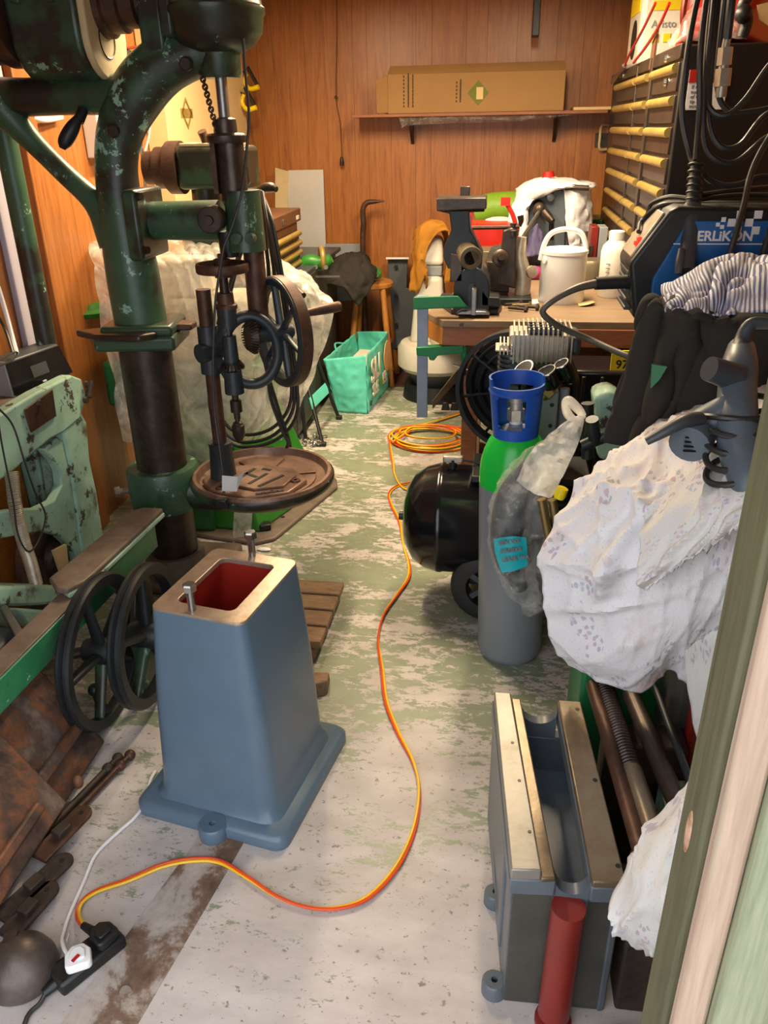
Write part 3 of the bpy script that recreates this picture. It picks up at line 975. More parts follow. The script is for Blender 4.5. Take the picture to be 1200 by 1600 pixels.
zt = Vector((-0.9509, 2.5600, 1.1330)).z
MB().cyl(O_ + Vector((0, 0, 0.12)), (hx, HY, zt), 0.0245, n=24).build('pillar', 'browniron', hd)
zb_ = Vector((-0.9592, 2.5600, 0.9300)).z
MB().cyl((hx, HY, zb_ - 0.075), (hx, HY, zb_ + 0.085), 0.037, 0.034, n=24).build('bracket_clamp', 'blueiron', hd)
MB().cyl((hx - 0.02, HY - 0.045, zb_), (hx + 0.03, HY + 0.03, zb_), 0.032, n=20).build('clamp_boss', 'blueiron', hd)
# C-shaped gear frame
gc = Vector((-0.8097, 2.5600, 0.9328))
ringpts = []
for t in range(-150, 151, 15):
    ringpts.append(gc + Vector((0.085 * math.cos(R(t)), 0.03 * math.cos(R(t)), 0.115 * math.sin(R(t)))))
MB().tube(ringpts, 0.019, 12, 2).build('gear_frame', 'blueiron', hd)
MB().tube([(hx + 0.02, HY, zb_ + 0.02), gc + Vector((-0.08, -0.02, 0.06)), gc + Vector((-0.07, -0.02, 0.10))], 0.024, 12, 4).build('upper_web', 'blueiron', hd)
MB().tube([(hx + 0.02, HY, zb_ - 0.03), gc + Vector((-0.09, -0.02, -0.05)), gc + Vector((-0.07, -0.02, -0.09))], 0.024, 12, 4).build('lower_web', 'blueiron', hd)
sx = Vector((-0.8698, 2.5300, 0.9458)).x
SY = 2.53


def zat(y_):
    return y_


fz = Vector((-0.8704, 2.5300, 1.2067)).z
z_a, z_b, z_c, z_d, z_e, z_f = (Vector(q).z for q in ((-0.8713, 2.5300, 1.0985), (-0.8752, 2.5300, 1.0199), (-0.8714, 2.5300, 0.8873), (-0.8653, 2.5300, 0.8144), (-0.8653, 2.5300, 0.7465), (-0.8659, 2.5300, 0.6229)))
MB().cyl((sx, SY, z_f + 0.08), (sx, SY, fz + 0.04), 0.0115, n=16).build('spindle', 'darksteel', hd)
fw = MB().lathe([(0.072, -0.014), (0.082, -0.014), (0.084, -0.01), (0.084, 0.01), (0.082, 0.014), (0.072, 0.014), (0.072, -0.014)], (sx, SY, fz), n=36)
fw.lathe([(0.011, -0.03), (0.026, -0.03), (0.026, 0.026), (0.011, 0.026)], (sx, SY, fz), n=20)
for k in range(4):
    t = k * math.pi / 2 + 0.5
    fw.box((sx + 0.048 * math.cos(t), SY + 0.048 * math.sin(t), fz), (0.055, 0.012, 0.01), t)
fw.build('top_flywheel', 'browniron', hd)
tn = MB()
hexbolt(tn, (sx, SY, fz + 0.026), (0, 0, 1), 0.014, 0.016, 0.008, 0.01)
tn.build('top_nut', 'darksteel', hd)
MB().cyl((sx, SY, z_a), (sx, SY, fz - 0.03), 0.017, 0.014, n=16).build('feed_screw', 'darksteel', hd)
MB().lathe([(0, 0), (0.036, 0), (0.036, 0.012), (0.028, 0.016), (0.026, 0.05), (0, 0.05)], (sx, SY, z_a - 0.02), n=24).build('feed_collar', 'browniron', hd)
MB().cyl((sx, SY, z_b), (sx, SY, z_a - 0.012), 0.032, n=24).build('upper_bearing', 'blueiron', hd)


def gear(b, c, axis, r, h, n, coneshift):
    x, y, a = frame(axis)
    c = Vector(c)
    for i in range(n):
        t = 2 * math.pi * i / n
        dr = x * math.cos(t) + y * math.sin(t)
        tg = x * -math.sin(t) + y * math.cos(t)
        w_ = math.pi * r / n * 0.55
        p0, p1 = c + dr * (r * 0.72) + a * coneshift, c + dr * r
        b.hexa([p0 - tg * w_ * 0.7 - a * h * 0.3, p1 - tg * w_ - a * h * 0.3, p1 + tg * w_ - a * h * 0.3, p0 + tg * w_ * 0.7 - a * h * 0.3],
               [p0 - tg * w_ * 0.7 + a * h, p1 - tg * w_ + a * h * 0.5, p1 + tg * w_ + a * h * 0.5, p0 + tg * w_ * 0.7 + a * h])
    b.lathe([(0, 0), (r * 0.9, 0), (r * 0.72, coneshift), (0, coneshift)], c, axis, 28)


gg = MB()
gear(gg, (sx, SY, z_c - 0.005), (0, 0, 1), 0.042, 0.008, 22, 0.014)
gg.build('bevel_pinion', 'darksteel', hd)
wa = Vector((0.76, 0.65, 0))
hub = Vector((-0.7158, 2.6200, 0.9827))
gg = MB()
gcn = hub - wa * 0.105
gear(gg, gcn, -wa, 0.058, 0.008, 30, 0.016)
gg.build('bevel_wheel', 'darksteel', hd)
MB().lathe([(0, 0), (0.026, 0), (0.026, 0.09), (0.021, 0.10), (0.021, 0.15), (0, 0.15)], hub - wa * 0.11, wa, 24).build('crank_shaft_bearing', 'blueiron', hd)
MB().cyl((sx, SY, z_c), (sx, SY, z_b - 0.03), 0.026, 0.022, n=20).build('gear_sleeve', 'blueiron', hd)
MB().cyl((sx, SY, z_d - 0.02), (sx, SY, z_c - 0.015), 0.033, 0.03, n=24).build('lower_bearing', 'blueiron', hd)
MB().lathe([(0, 0), (0.012, 0), (0.022, 0.02), (0.022, 0.055), (0.017, 0.06), (0.017, 0.065), (0.009, 0.07), (0.009, 0.10), (0.02, 0.105), (0.02, 0.145), (0.011, 0.15), (0.011, 0.18), (0, 0.18)], (sx, SY, z_f), n=20).build('chuck', 'darksteel', hd)
# handwheel
hw = MB().lathe([(0.155, -0.02), (0.176, -0.024), (0.182, -0.02), (0.182, 0.024), (0.176, 0.028), (0.155, 0.02), (0.148, 0), (0.155, -0.02)], hub, wa, 48)
hwo = hw.build('handwheel', 'blueiron', hd)
MB().lathe([(0.1825, -0.016), (0.1845, -0.014), (0.1845, 0.018), (0.1825, 0.02)], hub, wa, 48).build('rim_face', 'browniron', hwo)
MB().lathe([(0, -0.03), (0.03, -0.03), (0.03, 0.03), (0, 0.03)], hub, wa, 24).build('wheel_hub', 'blueiron', hwo)
xx_, yy_, _a = frame(wa)
for k in range(6):
    t = k * math.pi / 3 + 0.3
    dr = xx_ * math.cos(t) + yy_ * math.sin(t)
    MB().tube([hub + dr * 0.02, hub + dr * 0.16], [0.014, 0.011], 10, 1, flat=0.7).build('spoke', 'blueiron', hwo)
ha = Vector((-0.6612, 2.7200, 1.0246))
hbv = Vector((-0.5392, 2.7800, 1.0402))
MB().tube([ha, ha.lerp(hbv, 0.1), ha.lerp(hbv, 0.5), ha.lerp(hbv, 0.92), hbv], [0.012, 0.013, 0.017, 0.018, 0.013], 14, 4).build('crank_handle', 'browniron', hd)

# power cord hanging from the drill head, with tag and plug
pc = thing('mains_cable', 'black mains cable with white paper tag and plug hanging over the table edge', 'mains cable', (-0.9043, 2.4000, 0.4300))
MB().tube([(-0.7387, 2.5200, 1.8307), (-0.7402, 2.5200, 1.7360), (-0.7368, 2.5100, 1.6376), (-0.7466, 2.5000, 1.5621), (-0.7684, 2.4800, 1.4327), (-0.8036, 2.4600, 1.3355), (-0.8301, 2.4500, 1.2813), (-0.8455, 2.4300, 1.2089), (-0.8681, 2.4200, 1.1042), (-0.8888, 2.4100, 0.9448), (-0.9000, 2.4000, 0.7771), (-0.8897, 2.3800, 0.6511), (-0.8814, 2.3600, 0.5446), (-0.8791, 2.3450, 0.4997)], 0.0042, 8, 5).build('cord', 'cable', pc)
MB().box((-0.8916, 2.3450, 0.4659), (0.045, 0.03, 0.036)).build('plug', 'black', pc, bev=0.006)
tgp = [(-0.8766, 2.3400, 0.5696), (-0.8207, 2.3300, 0.5716), (-0.8157, 2.3300, 0.5787), (-0.8026, 2.3600, 0.5826), (-0.8317, 2.3400, 0.5135), (-0.8826, 2.3400, 0.5136)]
tq = MB().prism([tgp[0], tgp[1], tgp[4], tgp[5]], (0, -0.0008, 0)).prism([tgp[1], tgp[3], tgp[4]], (0, -0.0008, 0.0005))
tq.build('paper_tag', 'white', pc, smooth=False)

# ------------------------------------------------------------------ green machine wrapped in plastic, behind the drill
wm = thing('wrapped_machine', 'bright green pedestal machine with stepped pulley headstock under clear plastic', 'machine', (-1.15, 3.3, 0))
bp = [(-1.62, 3.02, 0), (-0.98, 2.90, 0), (-0.90, 2.95, 0), (-0.735, 3.52, 0), (-0.76, 3.62, 0), (-1.46, 3.75, 0)]
MB().prism(bp, (0, 0, 0.02)).build('base_plate', 'beamtop', wm, bev=0.008)
b = MB().hexa([(-1.52, 3.04, 0.02), (-0.98, 2.99, 0.02), (-0.80, 3.50, 0.02), (-1.40, 3.66, 0.02)],
              [(-1.38, 3.10, 0.52), (-1.10, 3.07, 0.52), (-0.98, 3.42, 0.52), (-1.3, 3.5, 0.52)])
b.build('pedestal', 'green', wm, bev=0.01)
MB().bx(-1.40, -1.18, 2.98, 3.06, 0.02, 0.40).build('front_door', 'greendk', wm, bev=0.006)
MB().bx(-1.66, -0.94, 3.14, 3.48, 0.52, 0.72).build('tray', 'greendk', wm, bev=0.02)
MB().bx(-1.60, -1.0, 3.16, 3.46, 0.72, 0.98).build('bed', 'cream', wm, bev=0.02)
MB().bx(-1.50, -1.2, 3.2, 3.44, 0.98, 1.12).build('saddle', 'cream', wm, bev=0.02)
nb = Vector((-1.1525, 3.2500, 1.3817))
MB().lathe([(0, 0), (0.11, 0), (0.105, 0.05), (0.06, 0.09), (0.055, 0.26), (0, 0.26)], (nb.x, 3.25, nb.z - 0.22), n=28).build('neck', 'drillgreen2', wm)
hA, hB = Vector((-1.2240, 3.2200, 1.4716)), Vector((-1.0055, 3.2200, 1.4604))
MB().bx(hA.x, hB.x + 0.06, 3.14, 3.32, hA.z - 0.075, hA.z + 0.075).build('headstock', 'drillgreen2', wm, bev=0.02, seg=3)
MB().bx(hA.x + 0.02, hB.x + 0.02, 3.15, 3.31, hA.z + 0.074, hA.z + 0.086).build('headstock_lid', 'ivory', wm, bev=0.003)
MB().lathe([(0, 0), (0.095, 0), (0.095, 0.05), (0.085, 0.055), (0.085, 0.06), (0.075, 0.065), (0.075, 0.10), (0.06, 0.105), (0.06, 0.145), (0.02, 0.15), (0, 0.15)], hA + Vector((0.0, 0, 0)), (-1, 0, 0), 32).build('step_pulley', 'browniron', wm)
MB().cyl((-1.0988, 3.2000, 1.5203), (-1.1133, 3.1600, 1.5974), 0.017, n=12).build('lever', 'browniron', wm)
lh = [(-0.9125, 3.0000, 1.4018), (-0.8661, 2.9800, 1.4050), (-0.8393, 2.9700, 1.4118), (-0.8084, 2.9600, 1.4144), (-0.7876, 2.9500, 1.4086)]
MB().tube(lh, [0.008, 0.009, 0.016, 0.017, 0.01], 12, 4).build('lever_handle', 'darksteel', wm)
MB().cyl((-0.9125, 3.0000, 1.4018), (nb.x, 3.2, nb.z - 0.08), 0.012, n=10).build('lever_arm', 'blackiron', wm)
MB().lathe([(0, 0), (0.09, 0), (0.10, 0.02), (0.06, 0.03), (0.05, 0.05), (0, 0.05)], (-1.7547, 3.3000, 0.8844), n=20).build('hand_knob', 'green', wm)
MB().cyl((-1.7301, 3.3000, 0.8902), (-1.45, 3.3, 1.0), 0.02, n=10).build('side_spindle', 'darksteel', wm)
for q in ((-0.8774, 3.5932, 0.0200), (-0.9158, 3.1496, 0.0200)):
    MB().cyl(q, Vector(q) + Vector((0, 0, 0.0015)), 0.009, n=12).build('bolt_hole', 'black', wm)
MB().tube([(-0.9738, 3.2050, 0.3000), (-0.9856, 3.0550, 0.1800), (-0.9785, 3.0715, 0.0800), (-0.9727, 3.0777, 0.0300)], 0.005, 8, 5).build('tail_cord', 'cable', wm)
MB().box(Vector((-0.9633, 3.0242, 0.0350)), (0.05, 0.045, 0.03), 0.4).build('tail_plug', 'black', wm, bev=0.006)

rows = [
    [(-1.8289, 3.6200, 1.1644), (-1.5833, 3.6200, 1.1645), (-1.3695, 3.6200, 1.1838), (-1.1604, 3.6200, 1.1972), (-0.9924, 3.6200, 1.1021), (-0.8502, 3.6200, 1.0337)],
    [(-1.6084, 3.1000, 1.1715), (-1.3663, 3.0200, 1.1902), (-1.1491, 3.0200, 1.2000), (-0.9629, 3.0200, 1.1912), (-0.7838, 3.0200, 1.1155), (-0.6496, 3.1200, 1.0033)],
    [(-1.5687, 3.0200, 1.0007), (-1.3468, 2.9700, 1.0127), (-1.1286, 2.9700, 1.0150), (-0.9292, 2.9700, 0.9931), (-0.7706, 2.9700, 0.9470), (-0.6200, 3.0500, 0.9636)],
    [(-1.5456, 2.9900, 0.7781), (-1.3494, 2.9500, 0.7669), (-1.1248, 2.9500, 0.7717), (-0.9455, 2.9500, 0.7501), (-0.8171, 2.9500, 0.7529), (-0.7149, 3.0500, 0.7009)],
    [(-1.5497, 2.9900, 0.5623), (-1.3629, 2.9400, 0.5572), (-1.1506, 2.9400, 0.5229), (-0.9774, 2.9400, 0.5149), (-0.8567, 2.9500, 0.5692), (-0.7910, 3.0500, 0.5372)],
    [(-1.5505, 3.0000, 0.4171), (-1.3577, 2.9400, 0.4041), (-1.2114, 2.9300, 0.3281), (-1.0528, 2.9400, 0.4295), (-0.9186, 2.9500, 0.4583), (-0.8531, 3.0500, 0.4230)],
]
ps = patch(rows, 26, 22, 0.05, 5.0, 2, 1.0, lambda r_, c_: crease(c_ * 1.6, r_, ((1, 0.15, 15, 0.55, 0.3, 2.5), (1, -0.35, 31, 0.35, 1.9, 3), (0.6, 1, 13, 0.4, 4.4, 3))))
tag(ps.build('plastic_sheet', 'film'), 'crumpled clear plastic sheet draped over the green machine behind the drill', 'plastic sheet')
rows = [[(-1.0606, 2.9300, 0.1587), (-0.9861, 2.9500, 0.1529)], [(-1.0749, 2.9200, 0.0415), (-1.0037, 2.9400, 0.0196)], [(-1.0776, 2.9000, -0.1044), (-1.0060, 2.9300, -0.1010)]]
ps = patch(rows, 8, 8, 0.012, 14, 5)
tag(ps.build('plastic_strip', 'film'), 'loose strip of clear plastic hanging below the round drill table', 'plastic strip')

# coil of black cable over the lever
cc = thing('cable_coil', 'hanging coil of black cable looped over a lever by the handwheel', 'cable', (-0.8898, 2.9000, 0.4781))
loops = []
rnd = random.Random(3)
for i in range(6):
    j = i * 4
    y_ = 2.90 - 0.012 * i
    cb = MB()
    p0 = [(404 + i * 2, 298 + i, y_ + 0.05), (414 + i * 4, 345, y_), (428 + i * 4, 420, y_), (440 + i * 4, 500, y_), (455 + i * 3, 590, y_), (452 + i * 3, 640 + i * 3, y_),
          (420 + i, 675 + j, y_), (375 - i * 2, 680 + j, y_), (345 - i * 2, 650 + j, y_), (334 - i * 2, 600 + j, y_), (345, 540, y_), (372, 450, y_ + 0.04), (392 + i, 350, y_ + 0.05), (403 + i * 2, 300 + i, y_ + 0.06)]
    loops.append(p0)
LOOPS = [
    [(-0.8529, 2.9500, 1.4048), (-0.8214, 2.9000, 1.3094), (-0.8040, 2.9000, 1.1457), (-0.7890, 2.9000, 0.9619), (-0.7673, 2.9000, 0.7431), (-0.7888, 2.9000, 0.6145), (-0.8728, 2.9000, 0.5273), (-0.9925, 2.9000, 0.5071), (-1.0641, 2.9000, 0.5799), (-1.0703, 2.9000, 0.7359), (-1.0176, 2.9200, 0.9545), (-0.9228, 2.9400, 1.2288), (-0.8584, 2.9600, 1.4021)],
    [(-0.8454, 2.9400, 1.4055), (-0.8043, 2.8800, 1.3114), (-0.7843, 2.8800, 1.1489), (-0.7666, 2.8800, 0.9665), (-0.7520, 2.8800, 0.7492), (-0.7690, 2.8800, 0.6088), (-0.8585, 2.8800, 0.5083), (-0.9915, 2.8800, 0.4821), (-1.0701, 2.8800, 0.5600), (-1.0758, 2.8800, 0.7416), (-1.0266, 2.9100, 0.9565), (-0.9244, 2.9300, 1.2300), (-0.8508, 2.9500, 1.4027)],
    [(-0.8381, 2.9300, 1.4040), (-0.7858, 2.8600, 1.3028), (-0.7656, 2.8600, 1.1410), (-0.7501, 2.8600, 0.9594), (-0.7360, 2.8600, 0.7305), (-0.7527, 2.8600, 0.5901), (-0.8490, 2.8600, 0.4946), (-0.9917, 2.8600, 0.4707), (-1.0772, 2.8600, 0.5535), (-1.0814, 2.8600, 0.7220), (-1.0270, 2.8900, 0.9608), (-0.9117, 2.9200, 1.2313), (-0.8434, 2.9400, 1.4012)],
    [(-0.8308, 2.9200, 1.4026), (-0.7984, 2.8500, 1.2828), (-0.7889, 2.8500, 1.1092), (-0.7884, 2.8500, 0.9260), (-0.8428, 2.8500, 0.7309), (-0.8102, 2.8500, 0.5657), (-0.7843, 2.8500, 0.5007), (-0.7913, 2.8500, 0.4737)],
    [(-0.8551, 2.9400, 1.4013), (-0.8225, 2.8700, 1.2806), (-0.8181, 2.8700, 1.1056), (-0.8615, 2.8700, 0.8723), (-0.8244, 2.8700, 0.6492), (-0.7846, 2.8700, 0.4931), (-0.7902, 2.8700, 0.4117)],
]
for lp in LOOPS:
    MB().tube(lp, 0.0072, 8, 6).build('cable_loop', 'cable', cc)
MB().box((-0.7755, 2.8600, 1.1031), (0.045, 0.03, 0.03), 0.5).build('cable_tie', 'black', cc, bev=0.003)
MB().box((-0.7676, 2.8420, 1.1152), (0.012, 0.004, 0.01), 0.2).build('tie_label', 'white', cc)
# rod leaning behind the cables
o = MB().tube([(-0.8315, 3.0500, 1.1105), (-0.7058, 2.9200, 1.0475)], 0.012, 12, 1)
tag(o.build('steel_bar', 'browniron'), 'short brown steel bar poking out beside the cable coil', 'bar')
o = MB().tube([(-0.8810, 2.8500, 1.0816), (-0.8467, 2.8400, 1.0881), (-0.8247, 2.8600, 1.1073)], 0.005, 8, 4)

# ------------------------------------------------------------------ mint green machine at the left wall
mg = thing('mint_machine', 'chipped mint green cast iron machine frame against the left wall', 'machine', (-1.58, 2.4, 0))
XF = -1.48
DX = (-0.07, 0, 0)
# apron along the top
MB().prism([(-1.4800, 1.9302, 0.8026), (-1.4800, 2.1343, 0.8320), (-1.4800, 2.3594, 0.8351), (-1.4800, 2.5825, 0.8274), (-1.4800, 2.6469, 0.7947), (-1.4800, 2.6579, 0.7189), (-1.4800, 2.5821, 0.6633), (-1.4800, 2.4612, 0.6556), (-1.4800, 2.3760, 0.6635), (-1.4800, 2.2416, 0.6561), (-1.4800, 2.1307, 0.6440), (-1.4800, 1.9927, 0.6461), (-1.4800, 1.7999, 0.6250)], (-0.05, 0, 0)).build('apron', 'mint', mg, bev=0.008)
MB().prism([(-1.4780, 2.2520, 0.8093), (-1.4780, 2.4334, 0.8213), (-1.4780, 2.4237, 0.7295), (-1.4780, 2.2623, 0.7279)], (0.006, 0, 0)).build('cover_plate', 'browniron', mg, bev=0.002)
MB().lathe([(0, 0), (0.013, 0), (0.01, 0.01), (0, 0.01)], (-1.4720, 2.3331, 0.8044), (1, 0, 0), 10).build('plate_screw', 'rustdk', mg)
tp = [(-1.5000, 1.9659, 0.8156), (-1.4900, 2.1502, 0.8304), (-1.4800, 2.5842, 0.8316)]
MB().bx(-1.73, -1.495, 1.9, 2.64, 0.755, 0.79).build('top', 'beamtop', mg, bev=0.006)
# leg with the curved web
MB().prism([(-1.4850, 2.4695, 0.6524), (-1.4850, 2.6032, 0.6925), (-1.4850, 2.6352, 0.6323), (-1.4850, 2.6072, 0.4905), (-1.4850, 2.6144, 0.3556), (-1.4850, 2.6001, 0.1412), (-1.4850, 2.5931, 0.0000), (-1.4850, 2.5708, -0.0911), (-1.4850, 2.4177, 0.0035), (-1.4850, 2.4315, 0.1491), (-1.4850, 2.4576, 0.3491), (-1.4850, 2.4743, 0.5194)], (-0.12, 0, 0)).build('leg', 'mint', mg, bev=0.008)
MB().prism([(-1.4950, 2.5157, 0.5766), (-1.4950, 2.4825, 0.3628), (-1.4950, 2.4649, 0.1298), (-1.4950, 2.4139, 0.1035), (-1.4950, 2.4069, 0.2162), (-1.4950, 2.3346, 0.3119), (-1.4950, 2.2490, 0.3758), (-1.4950, 2.1102, 0.4325), (-1.4950, 1.8979, 0.5120), (-1.4950, 1.9276, 0.5858), (-1.4950, 2.1090, 0.5246), (-1.4950, 2.2423, 0.4660), (-1.4950, 2.3423, 0.4483), (-1.4950, 2.4077, 0.4780), (-1.4950, 2.4147, 0.5314), (-1.4950, 2.3898, 0.5825), (-1.4950, 2.3502, 0.6358), (-1.4950, 2.4401, 0.6439)], (-0.035, 0, 0)).build('web', 'mint', mg, bev=0.006)
MB().prism([(-1.4000, 1.6738, 0.4693), (-1.4000, 1.8351, 0.4111), (-1.4000, 2.0111, 0.3106), (-1.4000, 2.2094, 0.1874), (-1.4000, 2.1827, 0.1417), (-1.4000, 1.9872, 0.2494), (-1.4000, 1.8128, 0.3549), (-1.4000, 1.6542, 0.4205)], (-0.15, 0, 0)).build('foot_rail', 'mint', mg, bev=0.01)
MB().prism([(-1.4000, 1.8885, 0.3025), (-1.4000, 2.0784, 0.1694), (-1.4000, 2.0054, 0.1424), (-1.4000, 1.9161, 0.2145)], (-0.12, 0, 0)).build('foot', 'mint', mg, bev=0.01)
MB().bx(-1.72, -1.64, 2.52, 2.6, 0.0, 0.76).build('back_leg', 'mint', mg, bev=0.01)
MB().bx(-1.72, -1.64, 1.9, 1.98, 0.0, 0.76).build('back_leg', 'mint', mg, bev=0.01)
rh = Vector((-1.4700, 2.6712, 0.7540))
MB().tube([rh + Vector((0, -0.02, -0.03)), rh + Vector((0, 0, 0.0)), rh + Vector((0, 0.015, 0.02))], 0.012, 10, 3).build('hinge', 'rustdk', mg)
for q in ((-1.4700, 2.6197, 0.7240), (-1.4700, 2.6491, 0.7752)):
    MB().lathe([(0, 0), (0.014, 0), (0.012, 0.012), (0, 0.012)], q, (1, 0, 0), 8).build('hinge_bolt', 'rustdk', mg)
rw = Vector((-1.6000, 2.3541, 0.2121))
MB().lathe([(0.02, 0), (0.17, 0), (0.18, 0.01), (0.18, 0.03), (0.15, 0.04), (0.06, 0.045), (0.05, 0.07), (0.02, 0.07)], rw, (1, 0, 0), 36).build('rusty_wheel', 'rust', mg)
MB().prism([(-1.5000, 2.2684, 0.2905), (-1.5000, 2.3517, 0.2717), (-1.5000, 2.3339, 0.1763), (-1.5000, 2.2832, 0.1896)], (0.01, 0, 0)).build('paper_scrap', 'cardlt', mg)
# flexible conduit hanging down the front
fc = thing('flexible_conduit', 'ribbed metal conduit hanging from the mint green machine', 'conduit', (-1.4400, 2.0700, 0.2777))
cp = crom([(-1.4400, 2.0671, 0.6723), (-1.4300, 2.0336, 0.5766), (-1.4300, 2.0308, 0.4679), (-1.4300, 2.0416, 0.3707), (-1.4300, 2.0445, 0.2888)], 10)
cv = MB()
for i in range(len(cp) - 1):
    for s_ in (0.0, 0.5):
        q = cp[i].lerp(cp[i + 1], s_)
        cv.torus(q, cp[i + 1] - cp[i], 0.0185, 0.0024, 14, 5)
cv.build('rings', 'alu', fc)
MB().tube(cp, 0.0165, 10, 1).build('core', 'rustdk', fc)
o = MB().tube([(-1.4300, 2.0565, 0.8853), (-1.4200, 2.0958, 0.8128), (-1.4100, 2.0979, 0.6988), (-1.4100, 2.1161, 0.5833), (-1.4100, 2.1433, 0.4919), (-1.4100, 2.0872, 0.4397), (-1.4100, 2.0169, 0.4268), (-1.4100, 1.9850, 0.5037), (-1.4100, 2.0004, 0.6144), (-1.4200, 2.0236, 0.7688), (-1.4300, 2.0492, 0.8585)], 0.003, 6, 6)
tag(o.build('thin_wire', 'cable'), 'thin black wire looping down beside the ribbed conduit', 'wire')

# radio on the machine
r0, r1 = Vector((-1.6169, 2.4292, 0.7920)), Vector((-1.5580, 2.7257, 0.7920))
rx = (r1 - r0).normalized()
ry = Vector((-rx.y, rx.x, 0))
if ry.x > 0:
    ry = -ry
rd = thing('radio', 'black and silver table radio on top of the mint green machine', 'radio', (r0 + r1) / 2)
L = (r1 - r0).length
bk = ry * 0.11
up = Vector((0, 0, 1))
MB().hexa([r0, r1, r1 + bk, r0 + bk], [r0 + up * 0.115 + rx * 0.012 + ry * 0.02, r1 + up * 0.115 - rx * 0.025 + ry * 0.02, r1 + bk + up * 0.115 - rx * 0.025, r0 + bk + up * 0.115 + rx * 0.012]).build('case', 'dkgrey', rd, bev=0.005)
fo = -ry * 0.004
MB().hexa([r0 + fo + up * .004, r1 + fo + up * .004, r1 + up * .004, r0 + up * .004], [r0 + fo + up * 0.108 + rx * 0.012 + ry * 0.02, r1 + fo + up * 0.108 - rx * 0.025 + ry * 0.02, r1 + up * 0.108 - rx * 0.025 + ry * 0.02, r0 + up * 0.108 + rx * 0.012 + ry * 0.02]).build('front_panel', 'tank', rd)
MB().hexa([r0 - rx * 0.006, r0 + rx * 0.004 + fo * 1.2, r0 + rx * 0.004 + bk, r0 - rx * 0.006 + bk], [r0 + up * 0.116 + rx * 0.006 + ry * 0.02, r0 + up * 0.116 + rx * 0.014 + ry * 0.02, r0 + bk + up * 0.116 + rx * 0.014, r0 + bk + up * 0.116 + rx * 0.006]).build('side_trim', 'greyplastic', rd)
q = r0 + rx * L * 0.5 + fo * 1.4
MB().hexa([q + up * 0.035 + ry * 0.007 - rx * 0.04, q + up * 0.035 + ry * 0.007 + rx * 0.04, q + up * 0.035 + ry * 0.009 + rx * 0.04, q + up * 0.035 + ry * 0.009 - rx * 0.04],
          [q + up * 0.075 + ry * 0.015 - rx * 0.04, q + up * 0.075 + ry * 0.015 + rx * 0.04, q + up * 0.075 + ry * 0.017 + rx * 0.04, q + up * 0.075 + ry * 0.017 - rx * 0.04]).build('display', 'dkgrey', rd)
MB().box(q + up * 0.014 + ry * 0.001, (0.016, 0.004, 0.005), math.atan2(rx.y, rx.x)).build('badge', 'white', rd)
o = MB().tube([(-1.5800, 2.2696, 0.9373), (-1.5800, 2.3819, 0.9467), (-1.5800, 2.4421, 0.9440), (-1.5800, 2.4117, 0.9260), (-1.5700, 2.2515, 0.9323)], 0.003, 6, 5)
tag(o.build('aerial_wire', 'cable'), 'thin dark wire lying on top of the radio', 'wire')
o = MB().tube([(-1.6600, 2.5371, 1.1561), (-1.6600, 2.5518, 1.0579), (-1.6400, 2.5289, 0.9651), (-1.6000, 2.4715, 0.9317)], 0.008, 8, 5)
tag(o.build('white_cable', 'white'), 'white cable rising behind the radio at the left edge', 'cable')
o = MB().tube([(-1.6500, 2.4771, 1.0838), (-1.6500, 2.5128, 1.0015), (-1.6000, 2.4501, 0.9372)], 0.005, 8, 5)
tag(o.build('black_cable', 'cable'), 'black cable rising behind the radio at the left edge', 'cable')

# ------------------------------------------------------------------ green beam
gbm = thing('green_beam', 'long green painted iron beam with worn brown top edge at the left', 'beam', (-1.18, 1.8, 0))
bz = 0.40
BP = [Vector((-1.1148, 2.3137, 0.4000)), Vector((-1.1610, 1.4367, 0.4000))]
bd = (BP[1] - BP[0]).normalized()
bn = Vector((-bd.y, bd.x, 0))
if bn.x > 0:
    bn = -bn
far, near = BP[0] + bd * 0.02, BP[1] + bd * 0.35
MB().hexa([far - up * 0.085, near - up * 0.085, near + bn * 0.012 - up * 0.085, far + bn * 0.012 - up * 0.085], [far, near, near + bn * 0.012, far + bn * 0.012]).build('side_flange', 'beamgreen', gbm, bev=0.003)
MB().hexa([far + bn * 0.004 - up * 0.004, near + bn * 0.004 - up * 0.004, near + bn * 0.07 - up * 0.004, far + bn * 0.07 - up * 0.004], [far + bn * 0.004 + up * 0.006, near + bn * 0.004 + up * 0.006, near + bn * 0.07 + up * 0.006, far + bn * 0.07 + up * 0.006]).build('top_face', 'beamtop', gbm, bev=0.002)
f2, n2 = BP[0] - bd * 0.03 + up * 0.018, Vector((-1.1694, 1.7962, 0.4200))
MB().prism([f2 - bn * 0.012, n2 - bn * 0.03 - bd * 0.06, n2, n2 + bn * 0.03, n2 + bn * 0.085 - bd * 0.05, f2 + bn * 0.085 + bd * 0.03, f2 + bn * 0.06], (0, 0, 0.02)).build('end_plate', 'beamtop', gbm, bev=0.006)
MB().prism([f2 - bn * 0.016 - up * 0.012, n2 - bn * 0.034 - bd * 0.06 - up * 0.012, n2 - bn * 0.004 - up * 0.012, n2 + bn * 0.06 - bd * 0.04 - up * 0.012, f2 + bn * 0.07 - up * 0.012], (0, 0, 0.016)).build('end_plate_edge', 'mint', gbm, bev=0.004)
for k in (0.15, 0.9):
    q = BP[0].lerp(near, k) + bn * 0.05
    MB().bx(q.x - 0.025, q.x + 0.025, q.y - 0.025, q.y + 0.025, 0, bz - 0.004).build('prop', 'rustdk', gbm, bev=0.004)

